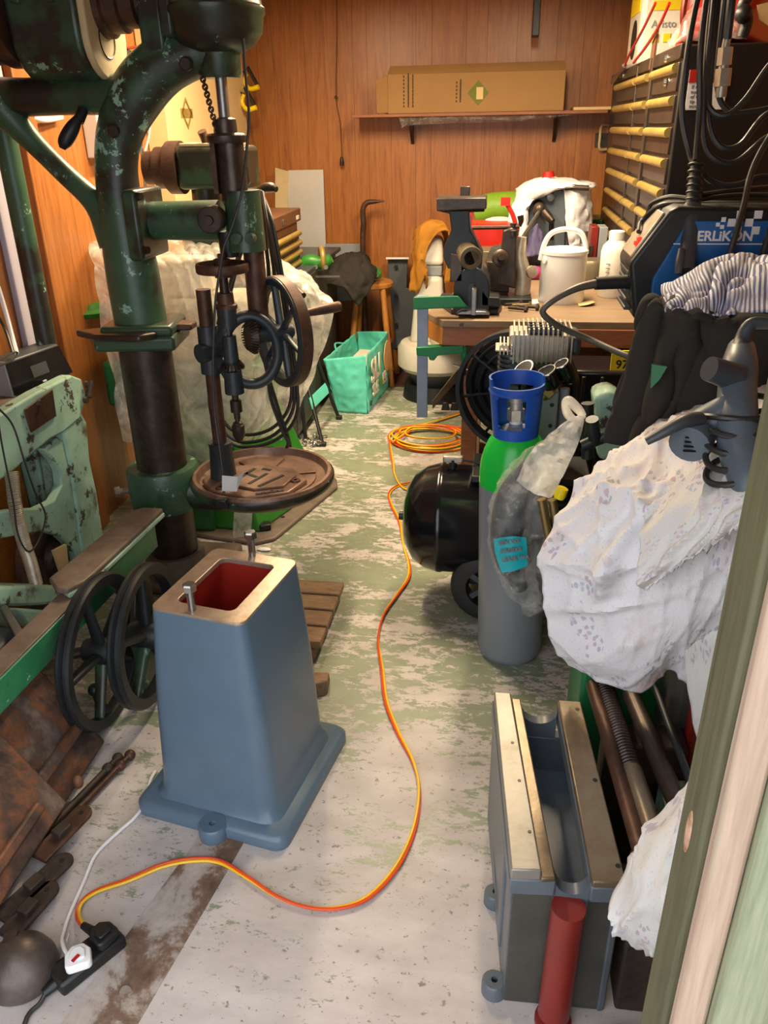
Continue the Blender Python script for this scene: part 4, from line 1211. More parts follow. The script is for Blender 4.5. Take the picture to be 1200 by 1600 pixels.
# ------------------------------------------------------------------ pair of black flywheels on one axle
fwh = thing('flywheel_pair', 'pair of black spoked iron flywheels on one axle beside the blue stand', 'flywheels', (-1.06, 1.80, 0))
wz, wr_ = 0.232, 0.232
for wx, wy, wz_, mt, rr in ((-1.10, 1.80, 0.232, 'blackiron', 0.232), (-0.975, 1.84, 0.27, 'blackiron', 0.215)):
    w_ = MB().lathe([(rr - 0.034, -0.018), (rr - 0.006, -0.02), (rr, -0.014), (rr, -0.006), (rr - 0.01, 0), (rr, 0.006), (rr, 0.014), (rr - 0.006, 0.02), (rr - 0.034, 0.018), (rr - 0.036, 0), (rr - 0.034, -0.018)], (wx, wy, wz_), (1, 0, 0), 56)
    wo = w_.build('wheel_rim', mt, fwh)
    MB().lathe([(0, -0.05), (0.034, -0.05), (0.04, -0.03), (0.04, 0.03), (0.034, 0.05), (0, 0.05)], (wx, wy, wz_), (1, 0, 0), 24).build('hub', 'blackiron', wo)
    for k in range(5):
        t = k * 2 * math.pi / 5 + (0.5 if mt and wx < -1.05 else 0.2)
        dr = Vector((0, math.cos(t), math.sin(t)))
        c_ = Vector((wx, wy, wz_))
        MB().tube([c_ + dr * 0.02, c_ + dr * 0.11, c_ + dr * (rr - 0.02)], [0.021, 0.018, 0.015], 10, 3, flat=0.55).build('spoke', 'drillgreen2' if k == 3 else 'blackiron', wo)
MB().tube([(-1.22, 1.77, 0.22), (-0.86, 1.87, 0.29)], 0.016, 12, 1).build('axle', 'darksteel', fwh)
MB().prism([(-1.05, 1.87, 0.22), (-1.05, 1.95, 0.42), (-1.05, 2.02, 0.40), (-1.05, 2.05, 0.12), (-1.05, 2.0, 0.0), (-1.05, 1.9, 0.0)], (0.02, 0, 0)).build('bracket', 'drillgreen2', fwh, bev=0.004)
o = MB().tube([(-1.1294, 1.7716, 0.1000), (-1.1088, 1.7556, 0.0600), (-1.0945, 1.7619, 0.0200)], [0.012, 0.016, 0.014], 12, 4)
o.ball((-1.1273, 1.7647, 0.1150), 0.02)
tag(o.build('ball_handle', 'blackiron'), 'black ball-ended lever lying behind the left flywheel', 'lever')

# ------------------------------------------------------------------ rusty plates at the left front
rp = thing('rusty_casting', 'heavily rusted iron casting of stepped plates lying along the left', 'casting', (-1.14, 1.2, 0))


def slab(y0, y1, x0, z0, x1, z1, th, name, m, bev=0.006):
    n_ = Vector((z1 - z0, 0, x0 - x1)).normalized() * th
    a_, b__ = Vector((x0, y0, z0)), Vector((x0, y1, z0))
    c_, d_ = Vector((x1, y1, z1)), Vector((x1, y0, z1))
    return MB().hexa([a_ - n_, b__ - n_, c_ - n_, d_ - n_], [a_, b__, c_, d_]).build(name, m, rp, bev=bev)


slab(0.7, 1.66, -1.06, 0.02, -1.215, 0.27, 0.03, 'back_plate', 'rust')
slab(0.7, 1.40, -1.035, 0.05, -1.18, 0.28, 0.028, 'front_plate', 'rust')
slab(0.7, 1.33, -1.045, 0.10, -1.06, 0.125, 0.02, 'rib', 'rust')
slab(0.7, 1.62, -1.085, 0.10, -1.10, 0.13, 0.02, 'rib', 'rust')
MB().tube([(-1.225, 1.66, 0.275), (-1.225, 1.2, 0.285), (-1.2, 0.7, 0.29)], 0.022, 12, 3).build('rolled_edge', 'rust', rp)
MB().bx(-1.4, -1.2, 0.75, 1.6, 0.0, 0.2).build('rear_block', 'rustdk', rp, bev=0.02)
MB().ball((-1.0430, 1.4701, 0.0500), (0.014, 0.014, 0.02)).build('boss', 'rust', rp)
# rods on the floor in front of it
for i, (pa, pb_, lab, mt) in enumerate((((-0.9952, 1.5972, 0.0200), (-1.0849, 1.2370, 0.0200), 'dark rod with knobbed end, nearer the rusty plates', 'rustdk'), ((-0.9677, 1.6154, 0.0180), (-1.0517, 1.2714, 0.0180), 'brown rusty rod with knobbed end, lying on the open floor side', 'browniron'))):
    pa, pb_ = Vector(pa), Vector(pb_)
    dd = (pb_ - pa).normalized()
    t = thing('knobbed_rod', lab, 'rod', (pa.x, pa.y, 0), 'knobbed rods')
    MB().tube([pa, pb_], 0.0095, 10, 1).build('shaft', mt, t)
    for s_ in (0.0, 0.042):
        MB().ball(pa + dd * s_, (0.016, 0.016, 0.016), 12, 8).build('knob', mt, t)
# strap links
for i, (pa, pb_, lab) in enumerate((((-0.9722, 1.2414, 0.0200), (-1.0351, 1.0781, 0.0200), 'dark flat iron link with a holed round end, lowest at the left'),
                                    ((-0.9841, 1.3702, 0.0400), (-1.0289, 1.2352, 0.0300), 'rust brown flat iron link leaning on the rods'),
                                    ((-0.9664, 1.1615, 0.0200), (-0.9964, 1.0391, 0.0200), 'short dark iron link nearest the steel dome'))):
    pa, pb_ = Vector(pa), Vector(pb_)
    dd = (pb_ - pa).normalized()
    nn = Vector((-dd.y, dd.x, 0)).normalized()
    wd = 0.026
    t = thing('iron_link', lab, 'iron link', (pa.x, pa.y, 0), 'iron links')
    ol = [pa + dd * (-wd * math.cos(R(q))) + nn * (wd * math.sin(R(q))) for q in range(-90, 91, 20)] + [pb_ + nn * wd, pb_ - nn * wd]
    MB().prism(ol, (0, 0, 0.012)).build('bar', 'browniron' if i == 1 else 'rustdk', t, bev=0.003)
    MB().cyl(pa + up * 0.0115, pa + up * 0.013, 0.006, n=12).build('hole', 'black', t)
    MB().box(pa.lerp(pb_, 0.45) + up * 0.018, (0.04, 0.03, 0.02), math.atan2(dd.y, dd.x)).build('block', 'rustdk', t, bev=0.003)
o = MB().bx(-1.45, -1.30, 1.55, 1.75, 0.0, 0.34)
tag(o.build('grey_box', 'dkgrey', bev=0.02), 'dark grey angular metal box under the green beam', 'box')
o = MB().hexa([(-1.3970, 1.8019, 0.3400), (-1.3899, 1.8304, 0.3400), (-1.1997, 1.6539, 0.3000), (-1.2141, 1.6231, 0.3000)], [(-1.3718, 1.7762, 0.3800), (-1.3610, 1.7912, 0.3800), (-1.1783, 1.6243, 0.3400), (-1.1922, 1.5940, 0.3400)])
tag(o.build('steel_channel', 'steel', bev=0.004), 'bright steel channel slanting under the green beam', 'channel')

# steel dome
dc = Vector((-0.9247, 0.9790, 0.0500))
dm = thing('steel_dome', 'dull round steel dome with a square notch at the bottom left corner', 'dome', (dc.x, dc.y, 0))
MB().lathe([(0, 0), (0.066, 0), (0.074, 0.012), (0.072, 0.035), (0.062, 0.06), (0.045, 0.08), (0.022, 0.092), (0, 0.096)], (dc.x, dc.y, 0), n=36).build('dome_body', 'domesteel', dm)
MB().box((dc.x - 0.026, dc.y + 0.026, 0.080), (0.026, 0.026, 0.022), 0.4).build('notch', 'rustdk', dm)

# ------------------------------------------------------------------ extension block, plugs and cords
e0, e1 = Vector((-0.8420, 0.9591, 0.0000)), Vector((-0.7597, 1.0864, 0.0000))
ex = (e1 - e0).normalized()
ez = math.atan2(ex.y, ex.x)
eb = thing('extension_block', 'black double socket block lying on the pale floor', 'socket block', (e0 + e1) / 2)
MB().box((e0 + e1) / 2 + up * 0.018, ((e1 - e0).length, 0.062, 0.036), ez).build('body', 'black', eb, bev=0.007)
MB().tube([e0 + up * 0.018 + ex * 0.01, e0 + up * 0.015 - ex * 0.025], [0.014, 0.009], 10, 1).build('strain_relief', 'black', eb)
MB().tube([e0 + up * 0.015 - ex * 0.02, (-0.8567, 0.9223, 0.0080), (-0.8685, 0.8934, 0.0060), (-0.8502, 0.8336, 0.0060)], 0.005, 8, 5).build('lead', 'cable', eb)


def plug(name, lab, c, m, rot, s=1.0):
    t = thing(name, lab, 'plug', c)
    Mx = Matrix.Rotation(rot, 3, 'Z')
    c = Vector(c)
    ol = [(-0.026, -0.02), (-0.02, -0.026), (0.02, -0.026), (0.026, -0.02), (0.026, 0.008), (0.012, 0.026), (-0.012, 0.026), (-0.026, 0.008)]
    MB().prism([c + Mx @ Vector((x * s, y * s, 0)) for x, y in ol], (0, 0, 0.022 * s)).build('plug_body', m, t, bev=0.004, seg=3)
    MB().prism([c + Mx @ Vector((x * s * 0.6, y * s * 0.6, 0.022 * s)) for x, y in ol], (0, 0, 0.006 * s)).build('grip', m, t, bev=0.003)
    return t


wp = plug('white_plug', 'white mains plug with a red mark in the black socket block', Vector((-0.8049, 1.0003, 0.0370)), 'white', ez - 0.5)
q = Vector((-0.8013, 0.9874, 0.0660))
MB().box(q, (0.018, 0.008, 0.001), ez + 0.2).build('red_mark', 'red', wp)
MB().tube([Vector((-0.8102, 0.9933, 0.0500)), (-0.8394, 1.0120, 0.0450), (-0.8682, 1.0446, 0.0300), (-0.8838, 1.0770, 0.0150), (-0.8970, 1.1223, 0.0060), (-0.9060, 1.2075, 0.0050), (-0.9139, 1.2900, 0.0050), (-0.8891, 1.3627, 0.0050), (-0.8677, 1.4114, 0.0050), (-0.8631, 1.4621, 0.0050), (-0.8777, 1.5400, 0.0060), (-0.8779, 1.5763, 0.0060)], 0.0042, 8, 6).build('white_lead', 'white', wp)
MB().box((-0.8574, 1.0521, 0.0300), (0.02, 0.001, 0.014), ez + 0.8).build('lead_tag', 'white', wp)
bpg = plug('black_plug', 'black mains plug of the red and yellow cord in the socket block', Vector((-0.7779, 1.0568, 0.0370)), 'black', ez + 0.1)
MB().tube([Vector((-0.8028, 1.0630, 0.0450)), (-0.8348, 1.0783, 0.0400)], [0.011, 0.008], 10, 1).build('sleeve', 'black', bpg)

# red and yellow twin cord, with its coil
tc = thing('twin_cord', 'red and yellow twin cord snaking over the floor to a loose coil', 'cord', (-0.3361, 2.2778, 0.0000))
path = [(-0.8348, 1.0783, 0.0400), (-0.8719, 1.1175, 0.0120), (-0.8846, 1.1530, 0.0070), (-0.8643, 1.1881, 0.0070), (-0.8033, 1.2275, 0.0070), (-0.7363, 1.2778, 0.0070), (-0.6649, 1.3026, 0.0080), (-0.6006, 1.3030, 0.0080), (-0.5182, 1.2662, 0.0070), (-0.4464, 1.2294, 0.0070), (-0.3739, 1.2095, 0.0070), (-0.3006, 1.2136, 0.0070), (-0.2329, 1.2506, 0.0070), (-0.1775, 1.3427, 0.0070), (-0.1481, 1.4613, 0.0070), (-0.1477, 1.5916, 0.0070), (-0.1757, 1.6963, 0.0070), (-0.2304, 1.8082, 0.0070), (-0.2849, 1.9472, 0.0070), (-0.3188, 2.1059, 0.0070), (-0.3543, 2.2656, 0.0070), (-0.3575, 2.4185, 0.0070), (-0.3261, 2.5633, 0.0070), (-0.2967, 2.6957, 0.0070), (-0.3068, 2.8126, 0.0070), (-0.3488, 2.9746, 0.0070), (-0.3902, 3.1850, 0.0070), (-0.4457, 3.3482, 0.0070), (-0.4745, 3.4760, 0.0070), (-0.4487, 3.5704, 0.0070), (-0.3666, 3.6339, 0.0070)]


def twin(path, r, pitch, name_a, name_b, par, ph=0.0):
    pts = crom(path, 10)
    A, B = [], []
    s_ = 0
    for i, p in enumerate(pts):
        if i:
            s_ += (p - pts[i - 1]).length
        d_ = (pts[min(i + 1, len(pts) - 1)] - pts[max(i - 1, 0)]).normalized()
        n_ = Vector((-d_.y, d_.x, 0)).normalized()
        t = s_ / pitch * 2 * math.pi + ph
        v_ = n_ * math.cos(t) * r + up * math.sin(t) * r * 0.7
        A.append(p + v_)
        B.append(p - v_)
    MB().tube(A, r, 8, 1).build(name_a, 'yellow', par)
    MB().tube(B, r, 8, 1).build(name_b, 'orange', par)


twin(path, 0.0038, 1.4, 'yellow_strand', 'red_strand', tc, 2.2)
cpts = []
cc0 = Vector((-0.3410, 4.2439, 0.0000))
rnd = random.Random(11)
for i in range(0, 6 * 16 + 1):
    t = i / 16 * 2 * math.pi + 3.3
    k = i / 16
    ra = 0.235 + 0.02 * math.sin(k * 2.1) - 0.012 * k
    rb = 0.20 + 0.03 * math.cos(k * 1.7) - 0.012 * k
    cpts.append(cc0 + Vector((ra * math.cos(t) + 0.02 * math.sin(k * 3), rb * math.sin(t) + 0.03 * math.sin(k * 1.3 + 1), 0.008 + 0.006 * k + 0.003 * math.sin(i))))
lead_in = [Vector(q) for q in ((-0.3163, 3.5048, 0.0080), (-0.4082, 3.5489, 0.0080), (-0.4693, 3.6864, 0.0080), (-0.5035, 3.8541, 0.0080))]
lead_out = [Vector(q) for q in ((-0.5339, 4.1254, 0.0300), (-0.4360, 4.3937, 0.0200), (-0.2996, 4.5770, 0.0120), (-0.1607, 4.7339, 0.0120))]
twin(lead_in + cpts, 0.0042, 1.1, 'yellow_coil', 'orange_coil', tc)
twin(lead_out, 0.0042, 1.1, 'yellow_tail', 'orange_tail', tc)
cn = thing('cord_plug_cluster', 'two small black plugs on the floor by the bench clamp', 'plug', (-0.2630, 4.7984, 0.0000))
for dx in (-0.028, 0.028):
    c_ = Vector((-0.2630, 4.7984, 0.0000)) + Vector((dx, 0, 0))
    MB().hexa([c_ + Vector(v) for v in ((-0.026, -0.02, 0), (0.026, -0.02, 0), (0.026, 0.02, 0), (-0.026, 0.02, 0))], [c_ + Vector(v) for v in ((-0.016, -0.015, 0.05), (0.016, -0.015, 0.05), (0.016, 0.015, 0.05), (-0.016, 0.015, 0.05))]).build('plug_body', 'black', cn, bev=0.004)
MB().tube([(-0.2364, 4.8113, 0.0300), (-0.1899, 4.8411, 0.0300), (-0.1691, 4.7792, 0.1000), (-0.1795, 4.6886, 0.2000), (-0.2072, 4.5837, 0.3000)], 0.003, 6, 5).build('lead', 'cable', cn)

# ------------------------------------------------------------------ blue-grey cast stand
bs = thing('cast_stand', 'blue-grey painted cast iron pedestal with open machined top and two bolts', 'pedestal', (-0.624, 1.609, 0))
sa = R(-10.9)
Ms = Matrix.Rotation(sa, 3, 'Z')
bc = Vector((-0.624, 1.609, 0))


def rrect(hx_, hy_, r, z, cx=0, cy=0, n=5):
    out = []
    for sx_, sy_, a0 in ((1, 1, 0), (-1, 1, 90), (-1, -1, 180), (1, -1, 270)):
        for k in range(n + 1):
            t = R(a0 + 90 * k / n)
            out.append(bc + Ms @ Vector((cx + sx_ * (hx_ - r) + r * math.cos(t), cy + sy_ * (hy_ - r) + r * math.sin(t), z)))
    return out


def loft(rings, capb=True, capt=True):
    b = MB()
    n = len(rings[0])
    for r_ in rings:
        b.v += r_
    for i in range(len(rings) - 1):
        for j in range(n):
            k = (j + 1) % n
            b.f.append((i * n + j, i * n + k, (i + 1) * n + k, (i + 1) * n + j))
    if capb:
        b.f.append(tuple(reversed(range(n))))
    if capt:
        b.f.append(tuple((len(rings) - 1) * n + j for j in range(n)))
    return b


tcx, tcy = -0.003, 0.012
fl_ = loft([rrect(0.215, 0.222, 0.035, 0), rrect(0.215, 0.222, 0.035, 0.028), rrect(0.205, 0.212, 0.03, 0.040)])
bso = fl_.build('base_flange', 'stand', bs, ang=60)
body = loft([rrect(0.182, 0.188, 0.045, 0.038), rrect(0.170, 0.180, 0.05, 0.055), rrect(0.165, 0.176, 0.05, 0.09, 0, 0), rrect(0.152, 0.170, 0.045, 0.33, tcx * .5, tcy * .5), rrect(0.1275, 0.158, 0.03, 0.56, tcx, tcy), rrect(0.122, 0.155, 0.022, 0.593, tcx, tcy)], False, False)
body.build('shell', 'stand', bs, ang=50)
b = MB().ring_prism(rrect(0.122, 0.155, 0.022, 0.585, tcx, tcy), rrect(0.076, 0.112, 0.018, 0.585, tcx, tcy), (0, 0, 0.015))
b.build('machined_top', 'steel_top', bs, bev=0.002)
inn = loft([rrect(0.145, 0.16, 0.03, 0.06), rrect(0.079, 0.115, 0.018, 0.584, tcx, tcy)], True, False)
inn.build('red_lining', 'redlead', bs)
b = MB()
qn = bc + Ms @ Vector((0.02, -0.222, 0.0))
b.lathe([(0.009, 0.012), (0.009, 0.042), (0.032, 0.042), (0.036, 0.036), (0.036, 0.0)], qn, n=28)
b.build('bolt_lug', 'stand', bs)
MB().cyl(qn + up * 0.008, qn + up * 0.012, 0.009, n=14).build('lug_hole', 'rustdk', bs)
for lx, ly in ((-0.018, -0.133), (-0.005, 0.143)):
    q = bc + Ms @ Vector((tcx + lx, tcy + ly, 0.60))
    b = MB()
    hexbolt(b, q + up * 0.052, (0, 0, 1), 0.0165, 0.018, 0.0095, 0.055)
    b.build('hex_bolt', 'bolt', bs, ang=25)
q = bc + Ms @ Vector((0.045, -0.02, 0.50))
MB().box(q, (0.03, 0.05, 0.03), sa).build('inner_block', 'steel', bs, bev=0.003)

# ------------------------------------------------------------------ wooden pallets on the floor behind the stand
pl = thing('wooden_pallet', 'low brown slatted wooden pallet on the floor behind the blue stand', 'pallet', (-0.68, 2.4, 0))
A = Vector((-0.6760, 2.5754, 0.0700))
E_ = Vector((-0.5207, 2.5396, 0.0700))
D_ = Vector((-0.5287, 2.1362, 0.0700))
yv = (D_ - E_)
xv = Vector((-yv.y, yv.x, 0)).normalized()
if xv.x > 0:
    xv = -xv
ln_ = yv.length
n_b = 4
for k in range(n_b):
    p0 = E_ + yv * (k / n_b) + yv.normalized() * 0.006
    p1 = E_ + yv * ((k + 1) / n_b) - yv.normalized() * 0.006
    MB().hexa([p0 - up * 0.028, p0 + xv * 0.42 - up * 0.028, p1 + xv * 0.42 - up * 0.028, p1 - up * 0.028][::-1], [p0, p0 + xv * 0.42, p1 + xv * 0.42, p1][::-1]).build('board', 'palletwood', pl, bev=0.005)
for s_ in (0.02, 0.36):
    p0, p1 = E_ + xv * s_ - up * 0.03, D_ + xv * s_ - up * 0.03
    MB().hexa([Vector((q.x, q.y, 0)) for q in (p0, p0 + xv * 0.05, p1 + xv * 0.05, p1)][::-1], [p0, p0 + xv * 0.05, p1 + xv * 0.05, p1][::-1]).build('bearer', 'palletwood', pl, bev=0.004)
o = MB().hexa([(-0.5150, 1.9384, -0.0000), (-0.4711, 1.9623, 0.0000), (-0.4783, 2.0392, 0.0000), (-0.5330, 2.0396, 0.0000)], [(-0.5152, 1.9504, 0.0450), (-0.4721, 1.9778, 0.0450), (-0.4765, 2.0199, 0.0450), (-0.5251, 2.0143, 0.0450)])
tag(o.build('wood_offcut', 'palletwood', bev=0.004), 'small brown wood offcut peeking out beside the blue stand', 'wood offcut')
o = MB().ball((-0.6913, 2.1748, 0.0040), (0.012, 0.006, 0.004), 8, 6)
o = MB().ball((-0.9257, 2.8690, 0.0060), (0.03, 0.015, 0.006), 10, 6)
tag(o.build('paper_scrap', 'white'), 'crumpled white scrap on the floor behind the stand', 'paper')

# ------------------------------------------------------------------ back left: cabinet, chest, sheet, stool, bag
up = Vector((0, 0, 1))
cab = thing('olive_cabinet', 'dark olive grey cabinet standing against the left wall under the brown chest', 'cabinet', (-1.4, 4.8, 0))
MB().bx(-1.61, -1.08, 4.15, 5.45, 0.03, 0.86).build('carcass', 'castdk', cab, bev=0.01)
MB().bx(-1.615, -1.05, 4.12, 5.48, 0.86, 0.885).build('top', 'dkgrey', cab, bev=0.004)
MB().prism([(-1.08, 4.15, 0.1), (-1.08, 4.15, 0.8), (-1.06, 4.3, 0.86), (-1.06, 5.2, 0.86), (-1.08, 5.3, 0.1)], (0.012, 0, 0)).build('side_panel', 'castdk', cab, bev=0.004)
MB().bx(-1.6, -1.1, 4.2, 5.4, 0.0, 0.03).build('plinth', 'black', cab)
ct = thing('tool_chest', 'small brown tool chest with gold drawer pulls behind the drill', 'tool chest', (-1.4, 4.45, 0.885))
MB().bx(-1.6, -1.17, 4.14, 4.79, 0.886, 1.18).build('carcass', 'chestbrn', ct, bev=0.006)
MB().bx(-1.61, -1.15, 4.13, 4.81, 1.12, 1.19).build('lid', 'chestbrn', ct, bev=0.006)
for k in range(4):
    z_ = 1.07 - 0.052 * k
    d_ = MB().bx(-1.175, -1.158, 4.16, 4.77, z_ - 0.048, z_).build('drawer', 'drawer', ct, bev=0.003)
    MB().cyl((-1.152, 4.17, z_ - 0.012), (-1.152, 4.76, z_ - 0.012), 0.016, n=10).build('pull', 'gold', d_)
MB().bx(-1.15, -1.143, 4.38, 4.44, 1.135, 1.165).build('latch', 'bolt', ct, bev=0.002)
MB().bx(-1.15, -1.146, 4.7, 4.75, 1.135, 1.155).build('badge', 'pink', ct)

o = MB().hexa([(-1.5434, 5.6000, 0.7227), (-1.4596, 5.6600, 0.6920), (-1.4622, 5.6700, 0.6904), (-1.5461, 5.6100, 0.7211)], [(-1.4936, 5.6000, 1.3704), (-1.4148, 5.6600, 1.3434), (-1.4173, 5.6700, 1.3429), (-1.4963, 5.6100, 1.3699)])
tag(o.build('pale_sheet', 'ivory'), 'narrow pale metal sheet leaning left of the aluminium sheet', 'metal sheet')
o = MB().hexa([(-1.4600, 5.6200, 0.6766), (-1.1855, 5.6400, 0.6751), (-1.1876, 5.6500, 0.6735), (-1.4626, 5.6300, 0.6750)], [(-1.4231, 5.6600, 1.3513), (-1.1833, 5.6600, 1.3529), (-1.1854, 5.6700, 1.3525), (-1.4256, 5.6700, 1.3509)])
tag(o.build('aluminium_sheet', 'alusheet'), 'bright aluminium sheet leaning against the back wall', 'metal sheet')
o = MB().hexa([(-1.2034, 5.6200, 0.5027), (-0.9288, 5.6200, 0.5056), (-0.9354, 5.6600, 0.4978), (-1.2120, 5.6600, 0.4949)], [(-1.1890, 5.6400, 0.8844), (-0.9262, 5.6400, 0.8848), (-0.9294, 5.6600, 0.8823), (-1.1932, 5.6600, 0.8819)])
tag(o.build('grey_board', 'greyplastic', bev=0.003), 'grey board against the back wall behind the black jacket', 'board')
pbz = Vector((-0.9126, 5.5500, 0.6915))
o = MB().tube([(pbz.x, 5.55, 0.0), (pbz.x, 5.55, 0.5), (pbz.x, 5.55, 0.9), (-0.9036, 5.5500, 1.0223), (-0.9055, 5.5500, 1.1103), (-0.8787, 5.5500, 1.1536), (-0.8232, 5.5500, 1.1612), (-0.7596, 5.5500, 1.1648)], [0.019, 0.019, 0.019, 0.019, 0.018, 0.017, 0.013, 0.003], 10, 5)
tag(o.build('pry_bar', 'browniron'), 'long brown pry bar with hooked tip against the back wall', 'pry bar')
# black jacket heap
jr = [[(-1.1711, 5.3500, 0.7429), (-1.0913, 5.4000, 0.8177), (-0.9818, 5.4000, 0.8708), (-0.8755, 5.4000, 0.8590), (-0.8011, 5.4000, 0.7577)],
      [(-1.1366, 5.1500, 0.7551), (-1.0359, 5.1200, 0.8311), (-0.9200, 5.1200, 0.8703), (-0.8282, 5.1500, 0.8431), (-0.7640, 5.2000, 0.7493)],
      [(-1.0994, 5.0500, 0.7482), (-1.0069, 5.0000, 0.7726), (-0.9144, 5.0000, 0.7732), (-0.8352, 5.0000, 0.7430), (-0.7758, 5.0500, 0.6959)],
      [(-1.0653, 5.0000, 0.7336), (-0.9912, 4.9700, 0.7238), (-0.9296, 4.9600, 0.7107), (-0.8876, 4.9800, 0.6295), (-0.8552, 5.0200, 0.5825)]]
o = patch(jr, 8, 8, 0.02, 9, 4)
tag(o.build('black_jacket', 'blackcloth', solid=0.01), 'black jacket heaped on the cabinet in front of the pry bar', 'jacket')


def green_block(c, lab, flip=1):
    c = Vector(c)
    t = thing('green_pulley_block', lab, 'pulley block', c)
    MB().lathe([(0.018, -0.012), (0.062, -0.014), (0.07, -0.006), (0.07, 0.006), (0.062, 0.014), (0.018, 0.012)], c + Vector((0.045 * flip, 0, 0.075)), (1, 0.35 * flip, 0), 24).build('ring', 'gold' if flip > 0 else 'steel', t)
    MB().tube([c + Vector((-0.09 * flip, 0, 0.03)), c + Vector((-0.03 * flip, -0.01, 0.06)), c + Vector((0.05 * flip, 0, 0.05)), c + Vector((0.10 * flip, 0, 0.075))], [0.03, 0.038, 0.034, 0.028], 10, 4).build('yoke', 'green', t)
    MB().box(c + Vector((-0.02 * flip, 0.02, 0.02)), (0.15, 0.09, 0.035), 0.3).build('foot', 'green', t, bev=0.008)
    for s_ in (-0.06, 0.02, 0.08):
        MB().lathe([(0, 0), (0.014, 0), (0.014, 0.02), (0, 0.02)], c + Vector((s_, -0.045, 0.03)), (0, -1, 0.2), 6).build('bolt', 'steel', t)


green_block((-1.0703, 4.7500, 0.8425), 'green iron pulley block with gold ring on the cabinet', 1)
green_block((-0.8681, 5.3800, 0.6947), 'green iron pulley block lying on the wooden stool', -1)
o = MB().box((-0.9635, 4.6000, 0.8386), (0.14, 0.02, 0.008), 0.1)
tag(o.build('steel_rule', 'bolt'), 'bright steel strip on the cabinet below the green block', 'rule')

st = thing('wooden_stool', 'round-topped orange wooden stool near the back wall', 'stool', (-0.835, 5.4, 0))
MB().lathe([(0, 0), (0.135, 0), (0.145, 0.01), (0.145, 0.03), (0.135, 0.04), (0, 0.04)], (-0.835, 5.4, 0.64), n=36).build('seat', 'stoolwood', st)
for sx_, sy_ in ((-1, -1), (1, -1), (1, 1), (-1, 1)):
    MB().tube([(-0.835 + 0.15 * sx_, 5.4 + 0.15 * sy_, 0), (-0.835 + 0.085 * sx_, 5.4 + 0.085 * sy_, 0.645)], [0.018, 0.021], 12, 1).build('leg', 'stoolwood', st)
for z_, k in ((0.22, 0.128), (0.28, 0.123)):
    if z_ < 0.25:
        for s_ in (-1, 1):
            MB().tube([(-0.835 - k, 5.4 + k * s_, z_), (-0.835 + k, 5.4 + k * s_, z_)], 0.011, 10, 1).build('rail', 'stoolwood', st)
    else:
        for s_ in (-1, 1):
            MB().tube([(-0.835 + k * s_, 5.4 - k, z_), (-0.835 + k * s_, 5.4 + k, z_)], 0.011, 10, 1).build('rail', 'stoolwood', st)
# clear bottle under the stool, dark pipe
o = MB().lathe([(0, 0), (0.055, 0), (0.058, 0.01), (0.058, 0.20), (0.03, 0.26), (0.03, 0.30), (0, 0.30)], (-0.62, 5.62, 0.0), n=20)
tag(o.build('steel_canister', 'steel'), 'dull steel canister standing behind the stool legs', 'canister')

# teal shopping bag
A, B, C = (Vector(q) for q in ((-0.9593, 4.6869, 0.0040), (-0.7659, 4.6668, 0.0040), (-0.7138, 5.2421, 0.0040)))
D = A + C - B
bgt = thing('shopping_bag', 'turquoise reusable shopping bag with white lettering on the floor', 'bag', (A + C) / 2)
tA, tB, tC, tD = Vector((-1.0316, 4.7000, 0.3284)), Vector((-0.8161, 4.7000, 0.3878)), Vector((-0.6974, 5.1800, 0.2891)), Vector((-0.9621, 5.2500, 0.3058))
tB = Vector((B.x + 0.0, B.y, 0.37))
tA = Vector((A.x - 0.07, A.y + 0.02, 0.33))
tC = Vector((C.x + 0.0, C.y, 0.38))
tD = Vector((D.x - 0.02, D.y + 0.05, 0.36))


def side(p, q, tp_, tq, sd, nm):
    rows_ = []
    for k in range(5):
        t = k / 4
        bulge = math.sin(math.pi * t) * 0.02
        r_ = []
        for j in range(4):
            s_ = j / 3
            v_ = p.lerp(q, s_).lerp(tp_.lerp(tq, s_), t)
            d_ = (q - p).normalized()
            n_ = Vector((d_.y, -d_.x, 0))
            r_.append(v_ + n_ * bulge * math.sin(math.pi * s_))
        rows_.append(r_)
    return patch(rows_, 8, 6, 0.006, 16, sd).build(nm, 'bag', bgt, solid=0.003)


side(A, B, tA, tB, 1, 'end_panel')
side(B, C, tB, tC, 2, 'front_panel')
side(C, D, tC, tD, 3, 'end_panel')
side(D, A, tD, tA, 4, 'back_panel')
MB().add([A, B, C, D], [(0, 3, 2, 1)]).build('bag_base', 'bag', bgt)
ci = (A + B + C + D) / 4
MB().hexa([ci.lerp(q, 0.8) + up * 0.02 for q in (A, B, C, D)], [ci.lerp(q, 0.72) + up * 0.27 for q in (A, B, C, D)]).build('contents', 'pink', bgt)
fx = (C - B).normalized()
fn = Vector((fx.y, -fx.x, 0)) * 0.027
tb0 = B + fx * 0.02 + up * 0.185 + fn
text_mesh('lettering', 'SLI', 0.20, tb0, fx, up, 'pink', bgt, 0.003, 0.004)
text_mesh('lettering', 'SLE', 0.10, B + fx * 0.05 + up * 0.095 + fn, fx, up, 'pink', bgt, 0.003, 0.003)
text_mesh('lettering', 'ER', 0.10, B + fx * 0.32 + up * 0.095 + fn, fx, up, 'pink', bgt, 0.003, 0.003)
MB().lathe([(0, 0), (0.1, 0), (0.1, 0.003), (0, 0.003)], B + fx * 0.45 + up * 0.25 + fn, fn, 28).build('orange_print', 'orangefruit', bgt)
MB().lathe([(0, 0), (0.028, 0), (0.028, 0.003), (0, 0.003)], B + fx * 0.27 + up * 0.13 + fn, fn, 20).build('lemon_print', 'lime', bgt)
